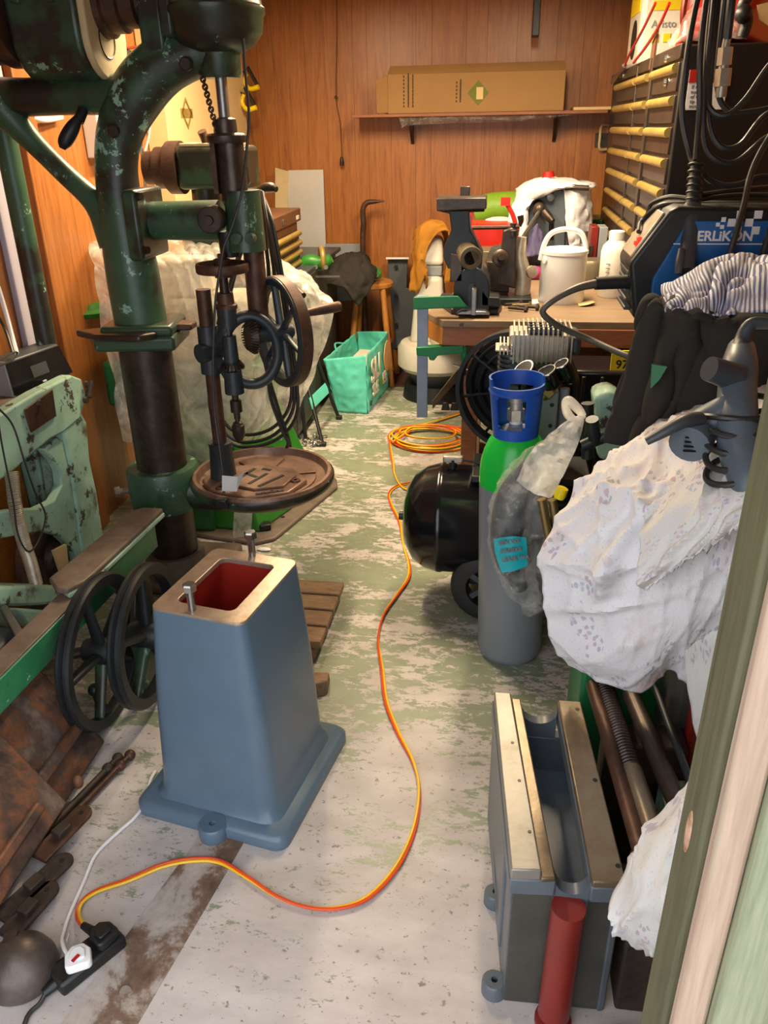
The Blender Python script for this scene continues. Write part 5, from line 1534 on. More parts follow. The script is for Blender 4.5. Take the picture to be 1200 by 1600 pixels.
MB().box(B + fx * 0.06 + up * 0.045 + fn * 0.5, (0.03, 0.004, 0.03), math.atan2(fx.y, fx.x)).build('dark_label', 'tank', bgt)
MB().tube([tA.lerp(tD, 0.35) - up * 0.02, tA.lerp(tD, 0.45) + Vector((-0.03, 0, 0.015)), tA.lerp(tD, 0.6) - up * 0.01], 0.006, 8, 5).build('handle', 'bag', bgt)

# black folding stand by the bag
fs = thing('folding_stand', 'black folding metal stand with turquoise tread beside the shopping bag', 'stand', (-0.9814, 4.2679, 0.0000))
for p0, p1 in (((-0.9272, 4.0972, -0.0000), (-1.0876, 4.3500, 0.4278)), ((-0.9225, 4.5555, -0.0000), (-1.0628, 4.6000, 0.3815)), ((-1.0396, 4.1576, 0.0000), (-1.0921, 4.3000, 0.4043))):
    MB().tube([p0, p1], 0.011, 8, 1).build('leg', 'black', fs)
for q in ((-0.9272, 4.0972, -0.0000), (-0.9225, 4.5555, -0.0000), (-1.0396, 4.1576, 0.0000)):
    MB().box(Vector(q) + up * 0.012, (0.035, 0.03, 0.024)).build('rubber_foot', 'rubber', fs, bev=0.004)
MB().hexa([(-1.0076, 4.2000, 0.2067), (-0.9728, 4.5000, 0.2130), (-0.9868, 4.5000, 0.2440), (-1.0165, 4.2000, 0.2437)], [(-0.9972, 4.1800, 0.1836), (-0.9623, 4.4800, 0.1881), (-0.9762, 4.4800, 0.2190), (-1.0061, 4.1800, 0.2207)]).build('tread', 'bag', fs)
ch = thing('steel_chain', 'small heap of bright steel chain on the floor by the folding stand', 'chain', (-0.9916, 4.1416, 0.0000))
rnd = random.Random(5)
for k in range(14):
    q = Vector((-0.9916, 4.1416, 0.0000)) + Vector((rnd.uniform(-0.05, 0.05), rnd.uniform(-0.06, 0.10), 0.008 + 0.006 * (k % 3)))
    MB().torus(q, (rnd.uniform(-1, 1), rnd.uniform(-1, 1), rnd.uniform(0.2, 1)), 0.013, 0.004, 12, 6).build('link', 'bolt', ch)

# dark grey plate with holes, white machine, ochre jacket
gp = thing('slotted_plate', 'dark grey metal plate with three bolt holes leaning at the back wall', 'plate', (-0.6276, 5.6200, 0.1709))
ol = [(-0.7503, 5.6000, 0.7860), (-0.6144, 5.6000, 0.7907), (-0.6216, 5.5800, 0.6030), (-0.5304, 5.5500, 0.5878), (-0.5268, 5.5200, 0.3767), (-0.5558, 5.5000, 0.2699), (-0.6367, 5.5000, 0.2010), (-0.7452, 5.5000, 0.1990)]
MB().prism(ol, (0, 0.02, 0)).build('plate', 'dkgrey', gp, bev=0.003)
MB().hexa([(-0.7566, 5.5500, 0.7974), (-0.6003, 5.5500, 0.7979), (-0.6078, 5.6200, 0.7878), (-0.7661, 5.6200, 0.7872)], [(-0.7564, 5.5500, 0.8098), (-0.6002, 5.5500, 0.8104), (-0.6078, 5.6200, 0.8004), (-0.7659, 5.6200, 0.7999)]).build('lip', 'white', gp)
for q in ((-0.6911, 5.5800, 0.7430), (-0.6892, 5.5500, 0.5519), (-0.6860, 5.5100, 0.3678)):
    MB().cyl(q, Vector(q) + Vector((0, -0.012, 0)), 0.013, n=14).build('hole', 'black', gp)

wmz = thing('white_machine', 'white pillar machine with round base standing behind the bench clamp', 'machine', (-0.3383, 5.1000, 0.1168))
bc2 = Vector((-0.3735, 5.1000, 0.2438))
MB().lathe([(0, 0), (0.22, 0), (0.25, 0.03), (0.25, 0.14), (0.23, 0.17), (0, 0.18)], (bc2.x, 5.1, bc2.z - 0.06), n=40).build('drum', 'dustwhite', wmz)
MB().lathe([(0, 0), (0.22, 0), (0.20, 0.10), (0, 0.10)], (bc2.x, 5.1, 0), n=36).build('floor_ring', 'black', wmz)
MB().cyl((bc2.x, 5.1, 0.08), (bc2.x, 5.1, bc2.z - 0.05), 0.15, 0.2, n=24).build('skirt', 'dkgrey', wmz)
MB().lathe([(0, 0), (0.11, 0), (0.115, 0.01), (0.115, 0.035), (0, 0.04)], (-0.2891, 4.9000, 0.3987), n=28).build('cream_disc', 'cream', wmz)
c_ = Vector((-0.4241, 5.1500, 0.7596))
MB().hexa([(c_.x - 0.12, 5.05, bc2.z + 0.1), (c_.x + 0.12, 5.05, bc2.z + 0.1), (c_.x + 0.12, 5.3, bc2.z + 0.1), (c_.x - 0.12, 5.3, bc2.z + 0.1)],
          [(c_.x - 0.08, 5.1, c_.z), (c_.x + 0.08, 5.1, c_.z), (c_.x + 0.08, 5.28, c_.z), (c_.x - 0.08, 5.28, c_.z)]).build('pillar', 'dustwhite', wmz, bev=0.03, seg=3)
MB().bx(c_.x - 0.075, c_.x + 0.075, 5.12, 5.28, c_.z, c_.z + 0.06).build('grey_band', 'greyplastic', wmz, bev=0.006)
MB().hexa([(c_.x - 0.085, 5.11, c_.z + 0.06), (c_.x + 0.085, 5.11, c_.z + 0.06), (c_.x + 0.085, 5.28, c_.z + 0.06), (c_.x - 0.085, 5.28, c_.z + 0.06)],
          [(c_.x - 0.06, 5.13, c_.z + 0.23), (c_.x + 0.07, 5.13, c_.z + 0.23), (c_.x + 0.07, 5.28, c_.z + 0.23), (c_.x - 0.06, 5.28, c_.z + 0.23)]).build('head', 'whiteplastic', wmz, bev=0.03, seg=3)
jr = [[(-0.5480, 5.1000, 0.6693), (-0.4855, 5.0800, 0.6735), (-0.4483, 5.0600, 0.7741), (-0.4575, 5.0800, 0.6855)],
      [(-0.5298, 5.1200, 0.8410), (-0.4882, 5.0600, 0.8878), (-0.4639, 5.0500, 0.9080), (-0.4404, 5.0500, 0.8969)],
      [(-0.5131, 5.1500, 1.0076), (-0.4674, 5.0800, 1.0487), (-0.4192, 5.0600, 1.0508), (-0.3879, 5.0600, 1.0069)],
      [(-0.4675, 5.3000, 1.0401), (-0.3995, 5.2000, 1.0655), (-0.3337, 5.1000, 1.0610), (-0.3118, 5.0700, 1.0277)],
      [(-0.3664, 5.3000, 1.0094), (-0.3191, 5.2000, 0.9754), (-0.2926, 5.1000, 0.9391), (-0.3167, 5.0600, 0.9071)],
      [(-0.3261, 5.2500, 0.7440), (-0.2955, 5.1500, 0.7410), (-0.2911, 5.0800, 0.7334), (-0.3285, 5.0500, 0.7305)]]
o = patch(jr, 8, 8, 0.012, 14, 6)
tag(o.build('ochre_jacket', 'ochre', solid=0.012), 'ochre yellow jacket hung over the white machine', 'jacket')
o = MB().bx(-0.86, -0.42, 5.25, 5.62, 0.0, 0.012)
tag(o.build('floor_mat', 'browniron'), 'brown doormat on the floor beyond the stool', 'mat')

# ------------------------------------------------------------------ shelf and long carton on the back wall
sh = thing('wall_shelf', 'narrow wooden shelf board fixed to the back wall', 'shelf', (-0.2, 5.6, 1.66))
MB().bx(-0.94, 0.60, 5.42, 5.70, 1.655, 1.672).build('board', 'benchedge', sh, bev=0.002)
MB().bx(0.40, 0.66, 5.43, 5.70, 1.673, 1.69).build('pale_end', 'cardlt', sh, bev=0.002)
for x_ in (-0.6, 0.3):
    MB().hexa([(x_, 5.69, 1.5), (x_ + 0.02, 5.69, 1.5), (x_ + 0.02, 5.70, 1.5), (x_, 5.70, 1.5)], [(x_, 5.5, 1.655), (x_ + 0.02, 5.5, 1.655), (x_ + 0.02, 5.70, 1.655), (x_, 5.70, 1.655)]).build('bracket', 'darksteel', sh)
bxo = thing('long_carton', 'long brown cardboard carton with olive diamond label on the wall shelf', 'carton', (-0.2, 5.55, 1.672))
bx0, bx1 = Vector((-0.7167, 5.4400, 1.6909)), Vector((0.3411, 5.4400, 1.7061))
bt0, bt1 = Vector((-0.7140, 5.4400, 1.8875)), Vector((0.3261, 5.4400, 1.8935))
MB().bx(bx0.x, bx1.x, 5.44, 5.69, 1.673, bt0.z).build('carton_body', 'card', bxo, bev=0.003)
MB().hexa([(bx0.x - 0.07, 5.46, 1.68), (bx0.x, 5.44, 1.68), (bx0.x, 5.445, 1.68), (bx0.x - 0.07, 5.465, 1.68)], [(bx0.x - 0.075, 5.46, 1.86), (bx0.x, 5.44, 1.88), (bx0.x, 5.445, 1.88), (bx0.x - 0.075, 5.465, 1.86)]).build('end_flap', 'card', bxo)
MB().hexa([(bx0.x, 5.44, bt0.z), (bx1.x, 5.44, bt0.z), (bx1.x, 5.445, bt0.z), (bx0.x, 5.445, bt0.z)], [(bx0.x + 0.01, 5.50, bt0.z + 0.045), (bx1.x - 0.01, 5.50, bt0.z + 0.05), (bx1.x - 0.01, 5.505, bt0.z + 0.05), (bx0.x + 0.01, 5.505, bt0.z + 0.045)]).build('top_flap', 'card', bxo)
dc_ = Vector((-0.1692, 5.4370, 1.7772))
MB().prism([dc_ + Vector(v) for v in ((-0.062, 0, 0), (0, 0, -0.068), (0.062, 0, 0), (0, 0, 0.068))], (0, 0.002, 0)).build('diamond_print', 'olive', bxo, smooth=False)
MB().prism([dc_ + Vector(v) for v in ((-0.01, -0.001, -0.035), (0.03, -0.001, -0.035), (0.03, -0.001, 0.03), (-0.01, -0.001, 0.03))], (0, 0.001, 0)).build('white_print', 'cardlt', bxo, smooth=False)
for i, q in enumerate(((-0.6214, 5.4370, 1.7067), (-0.5939, 5.4370, 1.7062), (-0.5665, 5.4370, 1.7056), (-0.3021, 5.4370, 1.7284), (-0.2789, 5.4370, 1.7280))):
    q = Vector(q)
    for k in range(9):
        l_ = 0.012 + 0.006 * ((i * 5 + k * 3) % 3)
        if k < (9 if i < 3 else 6):
            MB().bx(q.x, q.x + 0.008, 5.4385, 5.44, q.z + 0.02 * k, q.z + 0.02 * k + l_).build('print_line', 'print', bxo, smooth=False)
fr = [[(-0.6548, 5.4500, 1.6724), (-0.3481, 5.4500, 1.6670), (-0.0004, 5.4500, 1.6679), (0.3028, 5.4500, 1.6763), (0.5660, 5.4600, 1.6717)], [(-0.6397, 5.4200, 1.6296), (-0.3847, 5.4200, 1.6464), (-0.0368, 5.4200, 1.6302), (0.1911, 5.4200, 1.6367), (0.5280, 5.4400, 1.6585)], [(-0.6304, 5.4400, 1.5869), (-0.5629, 5.4400, 1.6072), (0.0024, 5.4400, 1.6122), (0.1927, 5.4400, 1.6230), (0.4926, 5.4500, 1.6490)]]
o = patch(fr, 10, 5, 0.008, 18, 3)
tag(o.build('shelf_film', 'film2'), 'clear plastic film sagging under the wall shelf', 'plastic film')
pcd = thing('pull_cord', 'thin dark pull cord with toggle hanging down the back wall', 'pull cord', (-1.0570, 5.6600, 1.3790))
MB().tube([(-1.0443, 5.6600, 2.4991), (-1.0610, 5.6600, 2.1019), (-1.0788, 5.6600, 1.7773), (-1.0595, 5.6600, 1.6373), (-1.0551, 5.6600, 1.4292)], 0.0025, 6, 4).build('cord', 'print', pcd)
MB().tube([(-1.0551, 5.6600, 1.4292), (-1.0558, 5.6600, 1.4099), (-1.0572, 5.6600, 1.3751)], [0.007, 0.013, 0.014], 10, 2).build('toggle', 'black', pcd)
MB().ball((-1.0788, 5.6600, 1.7773), 0.011).build('knot', 'print', pcd)
o = MB().bx(0.13, 0.17, 5.40, 5.52, 2.06, 2.30)
tag(o.build('iron_bracket', 'blackiron', bev=0.004), 'black iron bracket hanging below the ceiling beam', 'bracket')
hk = thing('brass_latch', 'pale brass latch plate on the back wall beside the big tool chest', 'latch', (0.6164, 5.6800, 1.5160))
q = Vector((0.6164, 5.6800, 1.5160))
MB().tube([q + Vector(v) for v in ((0.025, 0, 0.075), (-0.02, -0.02, 0.07), (-0.025, -0.025, 0), (-0.02, -0.02, -0.06), (0.025, 0, -0.065))], 0.008, 8, 4).build('loop', 'ivory', hk)
MB().bx(q.x - 0.05, q.x + 0.03, 5.69, 5.70, q.z - 0.05, q.z + 0.03).build('plate', 'darksteel', hk)

# tall carton and things on the left wall
tc2 = thing('tall_carton', 'tall pale carton with a diamond emblem standing against the left wall', 'carton', (-1.67, 4.8, 0))
MB().bx(-1.729, -1.62, 4.12, 5.46, 0.0, 2.15).build('carton_body', 'cardlt', tc2, bev=0.004)
e = Vector((-1.6180, 4.3981, 1.6803))
for s_, w_ in ((0.075, 0.006), (0.06, 0.004)):
    ol = [Vector((0, -s_, 0)), Vector((0, 0, -s_)), Vector((0, s_, 0)), Vector((0, 0, s_))]
    MB().ring_prism([e + v for v in ol], [e + v * (1 - w_ / s_ * 1.6) for v in ol], (0.001, 0, 0)).build('diamond_print', 'gold', tc2, smooth=False)
MB().bx(-1.619, -1.617, e.y - 0.085, e.y + 0.085, e.z - 0.02, e.z + 0.022).build('band_print', 'gold', tc2, smooth=False)
for i, (q, lab) in enumerate((((-1.6000, 5.4664, 1.8670), 'yellow handled spring clamp hanging behind the drill spindle, upper one'), ((-1.6000, 5.3755, 1.7517), 'yellow handled spring clamp hanging behind the drill spindle, lower one'))):
    q = Vector(q)
    t = thing('spring_clamp', lab, 'clamp', q, 'spring clamps')
    MB().tube([q + Vector((0, 0, 0.045)), q + Vector((-0.015, 0, 0)), q + Vector((0.02, -0.02, -0.04)), q + Vector((0.08, -0.03, -0.03))], [0.012, 0.011, 0.014, 0.015], 10, 4).build('handle', 'cyel', t)
    MB().tube([q + Vector((0.01, 0, 0.08)), q + Vector((0.07, -0.02, -0.02))], 0.012, 8, 1).build('jaw', 'black', t)
    MB().tube([q + Vector((0, 0, 0.045)), q + Vector((-0.03, 0.0, 0.06))], 0.005, 8, 1).build('hook', 'darksteel', t)
wbx = Vector((-1.7200, 3.5146, 1.5922))
o = MB().bx(-1.73, -1.66, wbx.y - 0.05, wbx.y + 0.09, wbx.z - 0.09, wbx.z + 0.09)
tag(o.build('wall_box', 'white', bev=0.006), 'small white electrical box on the left wall behind the drill', 'electrical box')
o = MB().tube([(-1.7100, 3.2595, 1.6551), (-1.7000, 3.1165, 1.6452), (-1.7100, 3.0470, 1.6534)], 0.012, 10, 4)
tag(o.build('wall_conduit', 'white'), 'short white conduit on the left wall above the diagonal brace', 'conduit')
o = MB().tube([(-1.6000, 3.8542, 1.7428), (-1.6000, 3.8511, 1.6136), (-1.6000, 3.7557, 1.5101), (-1.6000, 3.7070, 1.4540)], 0.006, 8, 5)
tag(o.build('grey_hose', 'greyplastic'), 'thin grey hose hanging on the left wall behind the drill frame', 'hose')
o = MB().tube([(-1.6200, 3.7767, 1.5753), (-1.6200, 3.7694, 1.4569), (-1.6200, 3.7595, 1.3493)], 0.008, 8, 1)
tag(o.build('bright_rod', 'bolt'), 'bright steel rod standing behind the drill frame', 'rod')
wr2 = thing('red_black_wires', 'red and black wire ends with a metal clip on the left wall', 'wires', (-1.6000, 3.7486, 1.8858))
MB().tube([(-1.7220, 3.9845, 1.9423), (-1.7220, 4.0426, 1.9492), (-1.7220, 4.1332, 1.9612)], 0.004, 6, 4).build('red_wire', 'red', wr2)
MB().tube([(-1.7220, 3.9976, 1.9408), (-1.7220, 4.0475, 1.9239), (-1.7220, 4.0909, 1.8852)], 0.005, 6, 4).build('black_wire', 'black', wr2)
MB().tube([(-1.7220, 4.0100, 1.9366), (-1.7220, 4.0108, 1.9010), (-1.7220, 3.9954, 1.8589)], 0.007, 8, 3).build('clip', 'bolt', wr2)

# ------------------------------------------------------------------ workbench
BZ = 0.88
wb2 = thing('workbench', 'brown workbench with dusty top and red-brown front edge', 'workbench', (0.4, 4.4, 0))
YF = 3.31
MB().prism([(-0.22, YF, BZ - 0.03), (1.26, YF + 0.02, BZ - 0.03), (1.26, 5.62, BZ - 0.03), (-0.16, 5.62, BZ - 0.03), (-0.16, 4.2, BZ - 0.03), (-0.30, 3.46, BZ - 0.03)], (0, 0, 0.03)).build('top', 'bench', wb2, bev=0.003)
MB().bx(-0.22, 1.26, YF + 0.004, YF + 0.04, BZ - 0.105, BZ - 0.03).build('front_apron', 'benchedge', wb2, bev=0.003)
MB().hexa([(-0.30, 3.46, BZ - 0.105), (-0.22, YF + 0.004, BZ - 0.105), (-0.19, YF + 0.03, BZ - 0.105), (-0.27, 3.47, BZ - 0.105)], [(-0.30, 3.46, BZ - 0.03), (-0.22, YF + 0.004, BZ - 0.03), (-0.19, YF + 0.03, BZ - 0.03), (-0.27, 3.47, BZ - 0.03)]).build('corner_apron', 'stoolwood', wb2, bev=0.002)
for x_, y_ in ((-0.10, 3.45), (1.15, 3.45), (1.15, 5.5), (-0.08, 5.5)):
    MB().bx(x_ - 0.035, x_ + 0.035, y_ - 0.035, y_ + 0.035, 0, BZ - 0.03).build('leg', 'benchedge', wb2, bev=0.003)
for q in ((-0.1414, 3.3100, 0.8637),):
    MB().lathe([(0, 0), (0.009, 0), (0.007, 0.005), (0, 0.005)], q, (0, -1, 0), 12).build('screw', 'darksteel', wb2)
MB().bx(-0.05, 1.1, 3.9, 5.5, 0.25, 0.28).build('lower_shelf', 'bench', wb2)

# F-clamp on the bench corner
fcl = thing('bar_clamp', 'green-jawed bar clamp with pale blue bar gripping the bench corner', 'clamp', (-0.2815, 3.3500, 0.4447))
cx = Vector((-0.3055, 3.3500, 0.7080)).x
ztop, zbot = Vector((-0.3201, 3.3500, 0.9709)).z, Vector((-0.2815, 3.3500, 0.4447)).z
MB().bx(cx - 0.023, cx + 0.023, 3.345, 3.36, zbot, ztop).build('bar', 'clampbar', fcl, bev=0.002)
MB().hexa([(-0.3419, 3.3300, 0.9172), (-0.1180, 3.3300, 0.9302), (-0.1196, 3.3750, 0.9212), (-0.3466, 3.3750, 0.9079)], [(-0.3420, 3.3300, 0.9692), (-0.1584, 3.3300, 0.9762), (-0.1605, 3.3750, 0.9677), (-0.3466, 3.3750, 0.9607)]).build('fixed_jaw', 'clampgreen', fcl, bev=0.004)
MB().prism([(-0.3310, 3.3300, 0.7594), (-0.1321, 3.3300, 0.7739), (-0.1257, 3.3300, 0.7388), (-0.2386, 3.3300, 0.7256), (-0.2546, 3.3300, 0.7033), (-0.2737, 3.3300, 0.7056), (-0.2793, 3.3300, 0.7221), (-0.3283, 3.3300, 0.7238)], (0, 0.04, 0)).build('sliding_jaw', 'clampgreen', fcl, bev=0.004)
sq = Vector((-0.1267, 3.3520, 0.7385))
MB().lathe([(0, 0), (0.012, 0), (0.016, 0.015), (0.016, 0.065), (0.013, 0.07), (0, 0.07)], sq - up * 0.045, n=18).build('screw_boss', 'clampgreen', fcl)
MB().cyl(sq - up * 0.10, sq + up * 0.08, 0.009, n=14).build('screw', 'steel', fcl)
MB().tube([(-0.1741, 3.3520, 0.6824), (-0.0946, 3.3520, 0.6590)], 0.005, 8, 1).build('tommy_bar', 'bolt', fcl)

# things under the bench
o = MB().prism([(-0.3631, 4.6344, 0.1000), (-0.2176, 4.6378, 0.3000), (-0.1886, 4.6516, 0.3200), (-0.1803, 4.6721, 0.2600), (-0.3087, 4.6836, 0.1100), (-0.3637, 4.6990, 0.0300)], (0.0, 0.025, 0.0))
tag(o.build('grey_lever_arm', 'beamtop', bev=0.004), 'dusty grey lever arm leaning under the bench corner', 'lever arm')
ds = [[(-0.1386, 3.7000, 0.7092), (-0.0830, 3.6000, 0.7283), (-0.0344, 3.6000, 0.7292)], [(-0.1300, 3.6500, 0.5869), (-0.0867, 3.5500, 0.6302), (-0.0363, 3.6000, 0.6325)], [(-0.1250, 3.6000, 0.4886), (-0.0803, 3.5000, 0.4906), (-0.0537, 3.5500, 0.5119)]]
o = patch(ds, 6, 6, 0.02, 6, 8)
tag(o.build('dented_sheet', 'alu', solid=0.004), 'dented pale metal sheet standing under the bench', 'metal sheet')
o = MB().hexa([(-0.1079, 3.9122, 0.0000), (-0.0579, 3.9171, 0.0000), (-0.0676, 4.2491, 0.0000), (-0.1140, 4.2447, -0.0000)], [(-0.1018, 3.9769, 0.2600), (-0.0558, 3.9810, 0.2600), (-0.0600, 4.1408, 0.2600), (-0.1008, 4.1373, 0.2600)])
tag(o.build('timber_offcut', 'palletwood', bev=0.004), 'brown timber offcut standing behind the compressor tank', 'timber')
o = MB().ball((-0.1392, 4.6586, 0.0500), (0.06, 0.10, 0.07), 14, 8)
tag(o.build('black_sack', 'blackcloth'), 'small black sack on the floor under the bench', 'sack')
o = MB().bx(0.05, 0.75, 3.0, 3.25, 0.0, 0.78)
bbx = thing('black_case', 'big black plastic case with ribbed face standing under the bench front', 'case', (0.45, 3.15, 0))
MB().bx(0.12, 0.95, 3.02, 3.26, 0.0, 0.76).build('shell', 'tank', bbx, bev=0.012)
for q in ((0.33, 0.345), (0.40, 0.412), (0.55, 0.562)):
    MB().bx(q[0], q[1], 3.008, 3.022, 0.02, 0.74).build('rib', 'black', bbx, bev=0.003)
MB().bx(0.14, 0.55, 3.008, 3.022, 0.44, 0.452).build('rib', 'black', bbx, bev=0.003)
lp_ = Vector((0.4302, 3.0170, 0.7670))
MB().bx(lp_.x, lp_.x + 0.09, 3.012, 3.018, lp_.z, lp_.z + 0.075).build('yellow_label', 'cyel', bbx)
text_mesh('lettering', '97', 0.045, (lp_.x + 0.018, 3.0115, lp_.z + 0.008), (1, 0, 0), (0, 0, 1), 'black', bbx, 0.0008, 0.001)

# ------------------------------------------------------------------ vice on the bench corner
vY = 3.44
vc = thing('bench_vice', 'big black engineer vice seen end-on at the bench corner', 'vice', (-0.1, 3.5, BZ))
MB().prism([(-0.1902, 3.4160, 0.8800), (0.0057, 3.4279, 0.8800), (0.0214, 3.5068, 0.8800), (-0.0203, 3.7592, 0.8800), (-0.2564, 3.7771, 0.8800), (-0.2631, 3.6283, 0.8800)], (0, 0, 0.025)).build('base_flange', 'blackiron', vc, bev=0.005)
MB().lathe([(0, 0), (0.075, 0), (0.07, 0.03), (0.06, 0.035), (0, 0.035)], (-0.1065, 3.5383, 0.9050), n=28).build('swivel', 'blackiron', vc)


def ring_arc(cx_, cy_):
    pass


c_ = Vector((-0.1070, 3.4000, 0.9948))
arch = [c_ + Vector((0.075 * math.cos(R(t)), 0, 0.085 * math.sin(R(t)))) for t in range(0, 181, 20)]
MB().prism([c_ + Vector((0.075, 0, -0.10))] + arch + [c_ + Vector((-0.075, 0, -0.10))], (0, 0.16, 0)).build('body', 'blackiron', vc, bev=0.006)
MB().prism([c_ + Vector(v) for v in ((-0.012, -0.012, 0.02), (0.012, -0.012, 0.02), (0.012, -0.012, -0.10), (-0.012, -0.012, -0.10))], (0, 0.02, 0)).build('slot', 'tank', vc)
MB().prism([c_ + Vector(v) for v in ((0.004, -0.06, 0.01), (0.022, -0.06, 0.0), (0.022, -0.06, -0.10), (0.002, -0.06, -0.10))], (0, 0.07, 0)).build('rib', 'steel', vc, bev=0.003)
MB().prism([c_ + Vector(v) for v in ((-0.06, -0.05, -0.10), (0.08, -0.05, -0.10), (0.06, -0.05, -0.085), (-0.04, -0.05, -0.085))], (0, 0.1, 0)).build('slide_foot', 'steel', vc, bev=0.003)
MB().prism([(-0.0648, 3.4000, 0.9220), (0.0147, 3.4000, 0.9177), (0.0076, 3.4000, 0.9569), (-0.0398, 3.4000, 0.9590), (-0.0675, 3.4000, 0.9951)], (0, 0.1, 0)).build('side_foot', 'blackiron', vc, bev=0.004)
MB().prism([(-0.2076, 3.4200, 1.0681), (-0.0708, 3.4200, 1.0688), (-0.0676, 3.4200, 1.1245), (-0.0927, 3.4200, 1.1744), (-0.1200, 3.4200, 1.2188), (-0.1272, 3.4200, 1.2870), (-0.0662, 3.4200, 1.2892), (-0.0665, 3.4200, 1.2964), (-0.2530, 3.4200, 1.2922), (-0.2065, 3.4200, 1.2824), (-0.1975, 3.4200, 1.2189), (-0.2225, 3.4200, 1.1643), (-0.2296, 3.4200, 1.1190)], (0, 0.12, 0)).build('jaw_neck', 'blackiron', vc, bev=0.008)
MB().prism([(-0.2551, 3.3800, 1.2959), (-0.0583, 3.3800, 1.3023), (-0.0599, 3.3800, 1.3447), (-0.2557, 3.3800, 1.3434)], (0, 0.16, 0)).build('jaw', 'darksteel', vc, bev=0.004)
MB().bx(*(lambda q: (q.x - 0.02, q.x + 0.02, 3.5, 3.54, q.z - 0.02, q.z + 0.03))(Vector((-0.1487, 3.5200, 1.3492)))).build('rear_jaw_tip', 'darksteel', vc, bev=0.003)
q = Vector((-0.1114, 3.3400, 1.1232))
MB().lathe([(0, 0.002), (0.028, 0.002), (0.030, -0.006), (0.044, -0.006), (0.046, 0.004), (0.044, 0.02), (0.042, 0.10), (0.058, 0.105), (0.06, 0.14), (0, 0.14)], q, (-0.25, 1, 0.1), 28).build('screw_barrel', 'way', vc)
MB().cyl(q + Vector((0, 0.0, 0)), q + Vector((-0.002, 0.004, 0)), 0.026, n=20).build('barrel_bore', 'tank', vc)
MB().prism([(-0.1975, 3.4000, 1.0200), (-0.1473, 3.4000, 1.0203), (-0.1500, 3.4000, 1.1220), (-0.1945, 3.4000, 1.1319)], (0, 0.14, 0)).build('slide_bar', 'darksteel', vc, bev=0.003)

# ------------------------------------------------------------------ lathe top-slide on the bench
ts = thing('lathe_slide', 'greasy dark lathe top slide with tee handle on the bench', 'lathe part', (0.0642, 3.7500, 0.9283))
MB().prism([(-0.0444, 3.7000, 0.9279), (0.0501, 3.7000, 0.9203), (0.0491, 3.7000, 1.0479), (0.0012, 3.7000, 1.0532), (-0.0552, 3.7000, 1.0584)], (0, 0.12, 0)).build('block', 'darksteel', ts, bev=0.006)
MB().prism([(0.0000, 3.6600, 0.9634), (0.0795, 3.6600, 0.9446), (0.0713, 3.6600, 1.1920), (0.0488, 3.6600, 1.2050), (0.0114, 3.6600, 1.1920), (0.0085, 3.6600, 1.1394)], (0, 0.12, 0)).build('tool_post', 'darksteel', ts, bev=0.008)
MB().lathe([(0, 0), (0.036, 0), (0.036, 0.02), (0.03, 0.024), (0.016, 0.024), (0.014, 0.04), (0, 0.04)], (0.0032, 3.6500, 1.0767), (0.2, -1, 0.3), 20).build('dial', 'darksteel', ts)
MB().tube([(0.1111, 3.7400, 0.9078), (0.1118, 3.7400, 0.9923), (0.0901, 3.7400, 1.0751), (0.0966, 3.7400, 1.1563)], [0.035, 0.034, 0.03, 0.02], 14, 5).build('casting', 'alu', ts)
MB().lathe([(0, 0), (0.028, 0), (0.026, 0.015), (0.012, 0.018), (0, 0.018)], (0.1433, 3.7000, 1.0128), (0.5, -1, 0.2), 16).build('knob', 'alu', ts)
MB().tube([(-0.1211, 3.6800, 1.2004), (0.0026, 3.6800, 1.2029), (0.0817, 3.6800, 1.2054)], 0.009, 8, 1).build('tee_handle', 'browniron', ts)
MB().tube([(0.0817, 3.6800, 1.2054), (0.0858, 3.6800, 1.2288), (0.0819, 3.6800, 1.2495)], [0.007, 0.012, 0.014], 8, 3).build('handle_knob', 'darksteel', ts)
MB().lathe([(0, 0), (0.026, 0), (0.026, 0.022), (0.014, 0.028), (0.014, 0.05), (0, 0.05)], (0.0537, 3.6800, 1.1687), n=16).build('clamp_nut', 'darksteel', ts)
MB().bx(*(lambda q: (q.x - 0.11, q.x + 0.10, 3.62, 3.95, BZ, BZ + 0.03))(Vector((0.0503, 3.7500, 0.9197)))).build('foot', 'blackiron', ts, bev=0.004)
o = patch([[(-0.0663, 3.8500, 1.0364), (-0.0312, 3.8800, 1.0976), (0.0090, 3.9000, 1.1092)], [(-0.0554, 3.8000, 1.0099), (-0.0145, 3.8200, 1.0635), (0.0218, 3.8500, 1.0875)], [(-0.0395, 3.7800, 0.9849), (-0.0113, 3.8000, 0.9960), (0.0251, 3.8200, 1.0214)]], 6, 6, 0.012, 20, 9)
tag(o.build('dark_rag', 'blackcloth', solid=0.006), 'small dark rag tucked behind the lathe slide', 'rag')
o = patch([[(-0.0154, 3.8199, 0.8860), (0.0675, 3.9144, 0.8900), (0.1331, 3.8909, 0.8860)], [(-0.0140, 3.6985, 0.8860), (0.0659, 3.6924, 0.8880), (0.1524, 3.7371, 0.8860)]], 6, 6, 0.004, 25, 1)
tag(o.build('blue_rag', 'bluecloth', solid=0.004), 'faded blue-grey rag under the lathe slide', 'rag')
o = patch([[(0.0090, 3.7153, 0.8830), (0.0955, 3.7497, 0.8830), (0.1824, 3.7740, 0.8850)], [(0.0152, 3.6287, 0.8830), (0.0992, 3.6284, 0.8840), (0.1843, 3.6666, 0.8830)]], 5, 5, 0.003, 20, 3)
tag(o.build('white_paper', 'white', solid=0.001), 'strip of white paper on the bench before the tin', 'paper')
rnd = random.Random(8)
